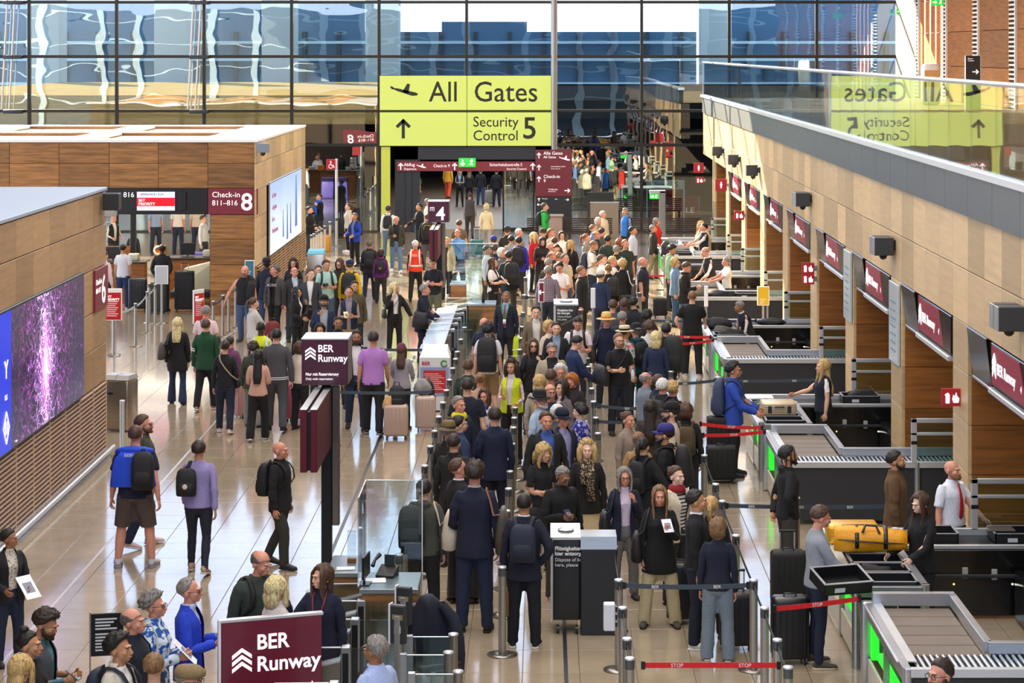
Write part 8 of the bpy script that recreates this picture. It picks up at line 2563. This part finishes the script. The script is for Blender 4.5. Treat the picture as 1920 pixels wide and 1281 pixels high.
person('woman with an auburn ponytail in a grey top', 1100, 438, h=1.68, a=75, g='f', hair=('pony', 'rd'), top=('sweater', '#8a8680'), bot=PN)
person('bald man in a navy jacket at the back of the crowd', 1119, 432, h=1.76, a=70, skin_='r', hair=('bald', 'gr'), top=('jacket', '#262c3c'), bot=PN)
person('brown-haired man at the rear centre of the crowd', 1113, 421, h=1.74, a=80, hair=('short', 'lb'), top=('shirt', '#5a78a8'), bot=PN)
person('dark-haired man turned away at the rear centre of the crowd', 1130, 427, h=1.72, a=120, hair=('short', 'db'), top=('jacket', '#4a4640'), bot=PN)
person('man in a dark green T-shirt with a sling strap, back to us', 1140, 440, h=1.78, a=160, skin_='t', hair=('short', 'bk'), top=('tee', '#2a3a30'), bot=PN, extra=[('bag', 'dark sling on the green T-shirt', '#1a1f1c', -1, 1.05, .24, .2, .08, True)])
person('auburn-haired woman behind the tall man in dark green', 1162, 447, h=1.66, a=150, g='f', hair=('bob', 'rd'), top=('tee', '#5a4a40'), bot=PN)
person('close-cropped man in a dark green jacket, back to us', 1156, 459, h=1.74, a=170, hair=('buzz', 'gr'), top=('jacket', '#1f2a26'), bot=PN)
person('tall balding man in a dark green T-shirt in the sun', 1173, 448, h=1.84, a=25, skin_='r', hair=('buzz', 'lb'), top=('tee', '#24312c'), bot=PN, arms=('down', 'down'))
person('brown-haired young man in a white shirt looking right', 1129, 477, h=1.78, a=75, hair=('short', 'br'), top=('shirt', '#efe9e0'), bot=PN)
person('blond young man in white looking right', 1150, 480, h=1.76, a=70, skin_='r', hair=('short', 'bl'), top=('tee', '#eee9e2'), bot=PN)
person('man in a pale grey cap and navy sweater, back to us', 1127, 507, h=1.76, a=150, hair=('short', 'br'), hat=('cap', '#c9c6c2'), top=('sweater', '#1d2a48'), bot=('pants', '#1a2236'))
person('fair close-cropped person in a black jacket with a black rucksack', 1141, 494, h=1.74, a=172, hair=('buzz', 'lb'), top=('jacket', '#1c1b1b'), bot=PN, extra=[('backpack', 'black rucksack on the close-cropped person in black', '#1f1c1c', .3, .44, .16, -1)])
person('person with wavy blonde hair in black with a white bag strap', 1167, 486, h=1.74, a=172, g='f', hair=('curly', 'bl'), top=('jacket', '#161617'), bot=PN, extra=[('bag', 'grey bag on a white strap over black', '#4a4446', -1, 1.0, .32, .24, .12, False, 'shoulder_bag', 0, 'bag', '#d8d4cc')])
person('bald man with a big belly in a navy polo shirt', 1206, 481, h=1.78, a=78, wid=1.14, skin_='r', hair=('none', 'gr'), top=('shortshirt', '#1f2030'), bot=('pants', '#1e2028'), shoe=BS)
suitcase('black bag on wheels behind the bald man in a navy polo', 1238, 596, 0, '#17171a', .5, .36, .26, .2, hard=False)
person('grey-haired man in a dark jacket and khaki trousers near the exit post', 1225, 421, 523, a=85, skin_='r', hair=('short', 'gr'), top=('jacket', '#2c2a27'), bot=('pants', '#8a7a5c'), shoe=BS, legs='step')
person('grey-haired person in a red coat behind the exit post', 1232, 409, h=1.66, a=75, g='f', skin_='r', hair=('bob', 'gr'), top=('coat', '#c8281c'), bot=('pants', '#2c3c58'))
person('man in a pale blue shirt in profile before the benches', 1187, 424, h=1.78, a=80, skin_='t', hair=('short', 'bk'), top=('shirt', '#c0cadc'), bot=PN)
person('man in a bright blue gilet over a checked shirt', 1172, 389, h=1.78, a=-55, skin_='r', hair=('short', 'gr'), top=[('shirt', ('plaid', '#2a3a5a', '#d8dce4')), ('vest', '#2a78d0')], bot=PN, nod=15, extra=[('bag', 'black bag at the back of the blue gilet', '#17181c', 1, 1.0, .34, .34, .16)])
person('grey-haired person in a cream jacket at the beige panel', 1131, 395, h=1.72, a=50, skin_='r', hair=('short', 'wh'), top=('jacket', '#d8cbb0'), bot=PN)
person('short white-haired woman at the beige panel', 1122, 408, h=1.60, a=40, g='f', skin_='r', hair=('bob', 'wh'), top=('jacket', '#8a7c68'), bot=PN)
person('dark-haired youth in a green and white hooded jacket', 1261, 459, h=1.72, a=65, skin_='t', hair=('curly', 'bk'), top=('hoodie', '#8fb890'), bot=PN, nod=20)
person('blonde in sunglasses and a denim jacket', 1267, 483, h=1.70, a=75, g='f', hair=('bob', 'bl'), top=('jacket', '#6f8cae'), bot=('slim', '#3c5478'), glasses='sun')
person('man in a black tracksuit top with white stripes looking down', 1288, 490, h=1.80, a=80, skin_='r', hair=('short', 'br'), top=('jacket', '#17171a'), bot=('pants', '#4a5a74'), nod=25, arms=('phone', 'phone'), extra=[('stripes', '#e8e8ea', 1)])
person('broad man in a black T-shirt with an elbow out, back to us', 1298, 544, 706, a=172, wid=1.12, hair=('buzz', 'lb'), top=('tee', '#121214'), bot=('pants', '#1d1f21'), shoe=('#c9c0b2', '#e0dcd4'), arms=('hip', 'reachlow'))
person('steward in a white shirt and dark waistcoat on the farthest lane', 1319, 418, h=1.76, a=-75, skin_='r', hair=('short', 'bk'), top=[('shirt', '#ece8e0'), ('vest', '#1f222c')], bot=PN, arms=('reach', 'reach'))
person('blonde colleague behind the farthest lane', 1313, 414, h=1.70, a=-60, g='f', hair=('long', 'bl'), top=('shirt', '#e6e0d2'), bot=PN, arms=('reachlow', 'hold'))
person('dark-haired woman with a bun facing right on the farthest lane', 1326, 419, h=1.70, a=85, g='f', hair=('bun', 'bk'), top=('shirt', '#d9c8a0'), bot=PN)
person('bald agent in a white shirt and dark waistcoat leaning over a case', 1322, 461, h=1.86, a=-70, skin_='r', hair=('bald', 'gr'), top=[('shirt', '#efece8'), ('vest', '#1e2028')], bot=PN, nod=20, lean=12, arms=('reachlow', 'reachlow'))
person('grey-haired agent in a white short-sleeved shirt in full sun', 1361, 482, h=1.62, a=-75, skin_='r', hair=('short', 'gr'), top=('shortshirt', '#f2eee8'), bot=('pants', '#2a2c32'), arms=('reach', 'reach'), nod=8)
person('stooping grey-haired agent in a black waistcoat on the third lane', 1386, 561, h=1.62, a=-70, skin_='m', hair=('short', 'gr'), top=[('shirt', '#d8d2d6'), ('vest', '#1a1b22')], bot=('pants', '#1a1b20'), lean=24, nod=10, arms=('reachlow', 'reachlow'))
person('agent with very long blonde hair in a navy waistcoat and violet gloves', 1543, 673, h=1.70, a=-80, g='f', hair=('verylong', 'bl'), top=[('tee', '#efedec'), ('vest', '#191d2a')], bot=('pants', '#15161a'), arms=('down', 'reach'), hands='rf')
person('man in a bright blue sports jacket with a grey-blue rucksack', 1376, 678, 892, a=80, skin_='t', hair=('full', 'bk'), top=('jacket', '#2a4aa8'), bot=('pants', '#1c1d22'), shoe=('#1f2833', '#1a1a1c'), glasses='clear', arms=('reachlow', 'reachlow'), extra=[('backpack', 'grey-blue rucksack of the man in the sports jacket', '#3a4662', .32, .56, .2)])
suitcase('big black soft suitcase behind the man with the blue rucksack', 1352, 905, .05, '#17171a', .58, .46, .30, 0, hard=False)
suitcase('second black suitcase stacked behind the man with the blue rucksack', 1350, 892, .0, '#1b1b1e', .95, .42, .28, .0, hard=False)
person('man with dark braids in a black hooded sweatshirt', 1478, 834, 1100, a=100, skin_='t', hair=('braids', 'bk'), top=('hoodie', '#15151a'), bot=('wide', '#3a3634'), shoe=BS, beard=True, arms=('behind', 'hip'))
person('bearded man in a brown quilted overshirt behind the belts', 1680, 844, h=1.76, a=78, skin_='t', hair=('short', 'bk'), top=('jacket', '#5c4228'), bot=('pants', '#17181a'), beard=True)
person('bald bearded agent in a white shirt with a red tie', 1786, 862, h=1.70, a=35, wid=1.08, skin_='r', hair=('none', 'lb'), top=('shortshirt', '#dfe2ee'), bot=('pants', '#22242c'), beard=True, arms=('reachlow', 'down'), head=10, extra=[('tie', '#b01822')])
person('young woman with long brown hair in a black softshell at the yellow bag', 1724, 922, h=1.68, a=-55, g='f', skin_='p', hair=('verylong', 'br'), top=('jacket', '#131316'), bot=('pants', '#15161a'), nod=14, arms=('reachlow', 'reachlow'))
person('man in a pale grey sweater and dark jeans lifting a tray', 1540, 946, 1249, a=100, skin_='r', hair=('short', 'br'), top=('sweater', '#8f949e'), bot=('slim', '#1a2238'), shoe=('#4a4636', '#c8b8a0'), arms=('reachlow', 'reachlow'), nod=18, hands='gg')
suitcase('black trolley suitcase left of the man in a grey sweater', 1478, 1140, .05, '#18181b', .70, .42, .27, .22, hard=False)
suitcase('black hard suitcase with a silver handle in front of the trolley suitcase', 1481, 1243, .1, '#16161a', .74, .40, .28, 0)
tray(3.20, 23.62, 1.02, .56, .40, .13, .3, 'black tray held by the man in a grey sweater', None, .25)
person('man with glasses and short dark hair at the bottom right edge', 1762, 1234, h=1.78, a=-55, skin_='r', hair=('short', 'db'), top=('jacket', '#2a2a2c'), bot=PN, glasses='clear', beard=True)
# ------------------------------------------------------------------ the waiting lanes in the foreground
person('tall man in navy blazer and jeans, olive bag on shoulder, back to us', 890, 864, 1183, a=178, skin_='r', hair=('full', 'db'), top=[('shirt', '#9fb6cc'), ('blazer', '#171d33')], bot=('pants', '#1b2742'), shoe=('#241a16', '#15110f'), arms=('hold', 'down'), extra=[('bag', 'olive bag with leather corners on the navy blazer', '#4a443c', -1, 1.05, .38, .46, .16, False, 'shoulder_bag', .02, 'bag', '#8a5a40')])
person('man in a dark navy suit with a shiny navy rucksack', 983, 923, 1213, a=176, skin_='t', hair=('buzz', 'bk'), top=[('shirt', W), ('blazer', '#161a2c')], bot=('pants', '#12141c'), shoe=('#15151a', '#d8d4cc'), arms=('down', 'hip'), extra=[('backpack', 'shiny navy rucksack of the man in a dark navy suit', '#1c2438', .30, .42, .15), ('carrier', 'brown paper carrier in the hand of the man in a dark navy suit', 1)])
person('person in a grey-green hooded jacket behind the glass with a black rucksack', 795, 897, h=1.74, a=178, hair=('short', 'bk'), top=('hoodie', '#46473f'), bot=('pants', '#17171a'), extra=[('backpack', 'black rucksack on the grey-green hooded jacket', '#1a1e24', .32, .5, .18, 1), ('bag', 'cream canvas rucksack hanging beside the grey-green jacket', '#cfc2ae', -1, 1.16, .30, .46, .2, False, 'shoulder_bag', .05)])
suitcase('black suitcase standing between the man in a navy blazer and the desk', 872, 1128, 0, '#141417', .72, .42, .28, 0)
person('balding man in a black suit with a white collar looking right', 861, 858, h=1.78, a=125, skin_='r', hair=('reced', 'br'), top=[('shirt', '#eceaf0'), ('blazer', '#17171b')], bot=PN, head=-25)
person('dark-haired man in a black leather jacket, back to us', 851, 812, h=1.76, a=165, hair=('short', 'db'), top=('jacket', '#1b1c1c'), bot=PN)
person('man in a brown felt hat and a black jacket', 842, 791, h=1.76, a=140, skin_='r', hair=('short', 'gr'), hat=('fedora', '#6f5a38', '#3a2c1c'), top=('jacket', '#19181b'), bot=PN, glasses='clear')
person('dark-haired man with glasses in a slate blue jacket', 862, 778, h=1.70, a=110, hair=('short', 'bk'), top=('jacket', '#2a3a5c'), bot=PN, glasses='clear', arms=('hold', 'hold'))
person('grey-haired man with a yellow collar looking to the right', 861, 742, h=1.76, a=40, skin_='r', hair=('short', 'gr'), top=('jacket', '#18203a'), bot=PN, extra=[('scarf', '#d8d020')])
person('broad man in a navy T-shirt, back to us beside the post row', 876, 707, h=1.82, a=178, wid=1.08, hair=('short', 'db'), top=('tee', '#171c2e'), bot=PN)
person('woman with brown hair in a blue and white patterned blouse facing left', 908, 729, h=1.64, a=-15, g='f', skin_='r', hair=('mid', 'br'), top=('shirt', ('splash', '#e2e0ea', '#4a4a9a')), bot=PN)
person('woman with a light brown bun in a beige top, back to us', 900, 698, h=1.66, a=178, g='f', skin_='r', hair=('bun', 'lb'), top=('sweater', '#b89880'), bot=PN)
person('man in a dark green sweater, back to us by the post row', 878, 673, h=1.74, a=172, hair=('short', 'br'), top=('sweater', '#2a3a30'), bot=PN)
person('man in a navy blazer with tan elbow patches, back to us', 927, 762, h=1.82, a=-170, hair=('short', 'db'), top=('blazer', '#171d38'), bot=('pants', '#161b2e'), arms=('hold', 'down'))
person('smiling stewardess with long dark curls in a yellow safety vest', 959, 674, h=1.70, a=-15, g='f', skin_='t', hair=('frizz', 'db'), top=[('shirt', '#dccfd4'), ('openvest', '#c8d81e')], bot=('pants', '#16161a'), arms=('chin' if False else 'hold', 'phone'))
person('man in a white T-shirt and khaki shorts with a large black rucksack', 915, 605, h=1.82, a=176, hair=('curly', 'bk'), top=('tee', '#dcd9de'), bot=('shorts', '#8a6c48'), extra=[('backpack', 'large black rolled rucksack on the white T-shirt', '#1c1d21', .36, .60, .2)])
person('bald man in a navy T-shirt left of the large rucksack', 908, 594, h=1.74, a=160, skin_='r', hair=('none', 'gr'), top=('tee', '#1a2036'), bot=PN)
person('steward in a dark suit with a green lanyard looking up', 949, 545, h=1.76, a=-10, skin_='m', hair=('buzz', 'sg'), top=[('shirt', '#9ab0d8'), ('openblazer', '#171c2e')], bot=('pants', '#161a28'), shoe=BS, nod=-12, arms=('bag', 'down'), extra=[('lanyard', '#2f9a4a'), ('tie', '#8a2030'), ('coat_arm', 'yellow safety vest over the arm of the steward in a dark suit', '#c9d81c', 1, '#dfe4e8')])
person('dark-haired man in a brown blazer over a white shirt facing us', 1005, 573, h=1.78, a=5, hair=('short', 'bk'), top=[('shirt', '#d8d4ce'), ('openjacket', '#6f5f4a')], bot=PN)
person('woman in sunglasses and black with a hand at her chin', 1000, 635, h=1.68, a=5, g='f', hair=('long', 'br'), top=('jacket', '#151517'), bot=PN, glasses='sun', arms=('down', 'chin') if False else ('chin', 'down'), extra=[('bag', 'black shoulder bag of the woman in sunglasses', '#19191c', -1, 1.1, .36, .34, .14)])
person('fair-haired woman in beige behind the dark blazer', 1030, 601, h=1.66, a=40, g='f', skin_='r', hair=('bob', 'bl'), top=('shirt', '#cfc0ac'), bot=PN)
person('dark-haired man in a dark blazer over an open pale blue shirt', 1043, 603, h=1.78, a=5, hair=('short', 'db'), top=[('shirt', '#8fa2bc'), ('openblazer', '#1b1c22')], bot=PN)
person('elderly man with grey hair and glasses in a stone-coloured jacket', 1035, 642, h=1.78, a=5, wid=1.1, skin_='r', hair=('short', 'gr'), top=[('shirt', '#23242c'), ('openjacket', '#a09480')], bot=PN, glasses='clear', nod=10)
person('man in a white T-shirt with violet sunglasses on his head, straps on his chest', 1083, 591, h=1.80, a=0, wid=1.06, skin_='r', hair=('buzz', 'bk'), top=('tee', '#dcd4d8'), bot=PN, nod=26, glasses='up', arms=('phone', 'phone'), extra=[('backpack', 'black rucksack worn by the man in a white T-shirt looking down', '#18181b')])
person('dark-haired man in a navy sweater bending to the right', 1083, 628, h=1.76, a=115, hair=('short', 'bk'), top=('sweater', '#1c2d54'), bot=('pants', '#2a3350'), nod=24, lean=8, arms=('reachlow', 'reachlow'))
person('short white-haired woman with glasses facing us', 1051, 684, h=1.66, a=0, g='f', skin_='r', hair=('curly', 'wh'), top=('jacket', '#2c2f3a'), bot=PN, glasses='clear')
person('man with brown hair and a white T-shirt, back to us', 1033, 691, h=1.76, a=170, skin_='r', hair=('short', 'br'), top=('tee', '#d9d4d0'), bot=PN, extra=[('backpack', 'dark rucksack straps on the white T-shirt in the middle lane', '#1d2028')])
person('woman with long straight blonde hair in a striped blazer, back to us', 1012, 702, h=1.68, a=165, g='f', hair=('verylong', 'bl'), top=('blazer', ('vstripe', '#c9bfae', '#5a5048')), bot=PN)
person('woman with short ginger hair in a dark plum jacket', 1072, 699, h=1.66, a=-30, g='f', skin_='r', hair=('bob', '#a8622c'), top=('jacket', '#2a2228'), bot=PN, nod=22, arms=('hold', 'hold'))
person('bald man with glasses in a navy top facing us', 1032, 719, h=1.76, a=15, skin_='r', hair=('bald', 'lb'), top=('tee', '#1f2844'), bot=PN, glasses='clear')
person('woman with dark shoulder-length hair in a grey blazer facing left', 1053, 713, h=1.64, a=-45, g='f', hair=('mid', 'db'), top=[('shirt', '#d9c6c8'), ('openblazer', '#6a6264')], bot=PN)
person('white-bearded man in a black hat and pale blue shirt', 1013, 733, h=1.80, a=60, skin_='r', hair=('short', 'wh'), hat=('fedora', '#16161a', '#2a2a2e'), top=('shirt', '#a9c0d8'), bot=PN, beard=True, glasses='clear')
person('white-haired head behind the navy cap', 1047, 757, h=1.70, a=120, skin_='r', hair=('short', 'wh'), top=('jacket', '#4a4a50'), bot=PN)
person('man in a navy cap, lilac T-shirt and open navy jacket', 1055, 767, h=1.76, a=35, skin_='r', hair=('short', 'gr'), hat=('cap', '#161c30'), top=[('tee', '#8f8fc0'), ('openjacket', '#171d30')], bot=PN, glasses='clear')
person('woman with short black hair in a blue leaf-patterned blouse', 1087, 756, h=1.66, a=-125, g='f', skin_='p', hair=('full', 'bk'), top=('shirt', ('splash', '#2f2f90', '#b4b4dc')), bot=PN)
person('heavy-set man in a dark coat over a blue shirt', 1024, 771, h=1.80, a=15, wid=1.1, skin_='r', hair=('short', 'br'), top=[('shirt', '#3f5aa0'), ('openjacket', '#181a1a')], bot=PN)
person('woman with straight ash-blonde hair in black looking down', 1020, 829, h=1.70, a=35, g='f', hair=('mid', 'bl'), top=('shortshirt', '#17171a'), bot=PN, nod=26, arms=('cross', 'cross'))
person('woman with curly blonde hair, a printed brown scarf and a cream skirt', 1101, 825, h=1.72, a=0, g='f', skin_='p', hair=('frizz', 'bl'), top=('jacket', '#151413'), bot=('skirt', '#c9b48c'), extra=[('scarf', ('speck', '#2c211a', '#b09a7c'), True)])
person('grey-haired dark-skinned man with glasses in a black zip fleece looking down', 1056, 872, 1125, a=30, wid=1.1, skin_='m', hair=('short', 'gr'), top=[('shirt', '#23283a'), ('jacket', '#111114')], bot=('pants', '#3a352e'), shoe=('#a09484', '#c8bcae'), glasses='clear', nod=22, arms=('down', 'phone'), extra=[('papers', 'passport and card in the hand of the man in a black fleece', -1, '#2a2c48', 'passport', .05, .07)])
person('woman with a grey bob and round glasses in a navy cardigan', 1171, 877, h=1.62, a=5, g='f', skin_='r', hair=('mid', 'gr'), top=[('shirt', '#d6c4d8'), ('openjacket', '#161c34')], bot=('pants', '#6f6e70'), glasses='clear', arms=('chin', 'down'), extra=[('bag', 'black handbag of the woman in a navy cardigan', '#18181c', -1, 1.02, .36, .30, .13)])
person('long-haired blonde in a black coat and wide cream trousers holding a card', 1237, 910, 1174, a=0, g='f', skin_='r', hair=('long', 'lb'), top=('coat', '#121214'), bot=('wide', '#bfae88'), shoe=('#4a443c', '#1c1a18'), arms=('phoneup', 'down'), legs='apart', extra=[('papers', 'white boarding card held by the woman in a black coat', 1, '#eceff6', 'boarding_card', .06, .09), ('bag', 'black bag with red print on the woman in a black coat', '#1c1618', -1, 1.0, .34, .36, .15)])
person('woman in a cream cardigan over a striped top with a red collar', 1269, 873, h=1.70, a=40, g='f', skin_='p', hair=('bun', 'br'), top=[('tee', ('stripe', '#dcd6d0', '#2a2430')), ('openjacket', '#d2c4ac')], bot=PN, extra=[('scarf', '#8a1826')])
person('dark-haired man in a black sweater with a white collar in profile', 1307, 917, 1213, a=85, skin_='t', hair=('short', 'bk'), top=[('shirt', '#dfe4ee'), ('sweater', '#131318')], bot=('pants', '#171c2c'), shoe=('#d8d2ca', '#e8e4dc'), arms=('down', 'down'))
person('blonde with a tied-back plait behind the dark-haired man', 1333, 929, h=1.64, a=170, g='f', hair=('pony', 'bl'), top=('jacket', '#17181e'), bot=PN)
person('short-haired blonde woman in a navy sweater and pale jeans, back to us', 1346, 970, 1238, a=172, g='f', skin_='r', hair=('bob', 'lb'), top=('sweater', '#171d30'), bot=('wide', '#74818e'), shoe=('#6a4c34', '#d0c4b0'), arms=('down', 'bag'))
suitcase('black suitcase right of the woman in pale jeans', 1383, 1218, .1, '#16161b', .66, .40, .27, .22)
suitcase('black suitcase between the cream trousers and the man in profile', 1277, 1168, 0, '#141418', .72, .34, .26, .3)
person('round-faced woman with tied-back hair in a taupe T-shirt', 1178, 771, h=1.66, a=45, g='f', skin_='r', hair=('bun', 'br'), top=('sweater', '#8a7c70'), bot=PN)
person('woman with very long dark brown hair and a dark grey jacket, back to us', 1219, 749, h=1.70, a=175, g='f', hair=('verylong', 'db'), top=('jacket', '#3a332e'), bot=PN)
person('bearded man in a black cap and beige T-shirt looking left', 1257, 755, h=1.80, a=-95, hair=('short', 'bk'), hat=('cap', '#121215'), top=('tee', '#c2b5a4'), bot=PN, beard=True)
person('woman with a brown bob in black with a brown and black rucksack', 1286, 755, h=1.70, a=178, g='f', hair=('bob', 'br'), top=('jacket', '#16161a'), bot=PN, extra=[('backpack', 'brown and black rucksack of the woman with a brown bob', '#4a3a22', .28, .42, .15)])
person('man in a violet-blue cap with a black hooded jacket looking left', 1246, 796, h=1.76, a=-100, skin_='t', hair=('short', 'bk'), hat=('cap', '#2e2c74'), top=('hoodie', '#141417'), bot=PN, arms=('phone', 'phoneup'), beard=True, extra=[('backpack', 'large black rucksack behind the violet-blue cap', '#18171a', .34, .54, .24), ('phone', 'black phone held by the man in a violet-blue cap', -1)])
person('woman with a headband and a tan jacket, back to us', 1198, 809, h=1.64, a=160, g='f', hair=('tied' if False else 'bun', 'lb'), top=('jacket', '#a07c50'), bot=PN)
person('woman with a black ponytail and black coat beside the tan jacket', 1206, 819, h=1.66, a=150, g='f', hair=('pony', 'bk'), top=('coat', '#121216'), bot=PN, arms=('down', 'side'), extra=[('backpack', 'slim black rucksack on the black coat with a ponytail', '#141418', .26, .44, .13)])
person('bald man with glasses pushed up in a grey-blue short-sleeved shirt', 1212, 696, h=1.76, a=115, wid=1.06, skin_='r', hair=('bald', 'gr'), top=('shortshirt', '#76808c'), bot=PN, glasses='up')
person('brown-haired man squeezed behind the white-haired man', 1236, 701, h=1.72, a=120, hair=('short', 'br'), top=('jacket', '#1e2336'), bot=PN)
person('white-haired man in a dark jacket in the right-hand lane', 1243, 708, h=1.72, a=150, skin_='r', hair=('short', 'wh'), top=('jacket', '#1e2228'), bot=PN, extra=[('backpack', 'dark round rucksack of the white-haired man', '#1b1c20')])
person('curly strawberry-blonde person beside the white-haired man', 1262, 715, h=1.62, a=140, g='f', skin_='r', hair=('curly', 'bl'), top=('jacket', '#26221f'), bot=PN)
person('bearded man with glasses in a black T-shirt holding a bottle', 1161, 624, h=1.80, a=15, hair=('short', 'lb'), top=('tee', '#131316'), bot=('pants', '#161b2c'), beard=True, glasses='clear', arms=('hold', 'phone'), extra=[('cup', 'clear water bottle in the hand of the bearded man', 1), ('bag', 'big black holdall of the bearded man', '#191a1d', -1, 1.05, .55, .32, .24, True)])
person('man in a straw sun hat and a navy hooded top', 1137, 588, h=1.78, a=5, skin_='r', hair=('short', 'lb'), hat=('straw', '#d8b870', '#c87a2a'), top=('hoodie', '#151d38'), bot=PN, extra=[('bag', 'grey-black bag of the man in a straw sun hat', '#3a3834', -1, 1.02, .4, .34, .16)])
person('man in a cream boater hat and a floral shirt', 1172, 610, h=1.74, a=130, skin_='t', hair=('short', 'bk'), hat=('boater', '#d8c8a0', '#1c1a1a'), top=('shortshirt', ('floral', '#c86a50', '#d8dcc8')), bot=PN)
person('man in a black hat and a teal rain jacket', 1192, 607, h=1.76, a=-150, skin_='r', hair=('short', 'gr'), hat=('fedora', '#141417', '#24242a'), top=('hoodie', '#17606c'), bot=('pants', '#1d4450'), extra=[('backpack', 'black rucksack on the teal rain jacket', '#17181c')])
person('man with a fade haircut in black carrying a large dark rucksack', 1249, 605, h=1.80, a=176, hair=('short', 'bk'), top=('jacket', '#141416'), bot=PN, extra=[('backpack', 'large dark boxy rucksack of the man with a fade haircut', '#1d2022', .36, .66, .24, -1)])
person('tousled blonde beside the black fade haircut', 1230, 621, h=1.66, a=172, g='f', hair=('mid', 'pb'), top=('jacket', '#1f2a48'), bot=PN)
person('person with wavy brown hair and a white collar, back to us', 1218, 601, h=1.70, a=175, g='f', hair=('curly', 'br'), top=('shirt', '#d8d4cc'), bot=PN)
person('person with round black curls behind the wavy brown hair', 1213, 581, h=1.70, a=170, skin_='d', hair=('curly', 'bk'), top=('jacket', '#1f1f22'), bot=PN)
person('grey-haired man in a dark jacket near the straw sun hat, back to us', 1167, 583, h=1.76, a=165, hair=('short', 'gr'), top=('jacket', '#1f2228'), bot=PN)
person('man with a dark full beard and black shirt looking away right', 1189, 556, h=1.80, a=140, hair=('short', 'bk'), top=('jacket', '#191b20'), bot=PN, beard=True)
person('woman with long brown hair between two dark-haired men', 1171, 559, h=1.70, a=172, g='f', hair=('long', 'br'), top=('jacket', '#2a2524'), bot=PN)
person('brown-haired man in a grey T-shirt, back to us', 1149, 561, h=1.76, a=172, hair=('short', 'br'), top=('tee', '#4a4a50'), bot=PN)
build_crowd()
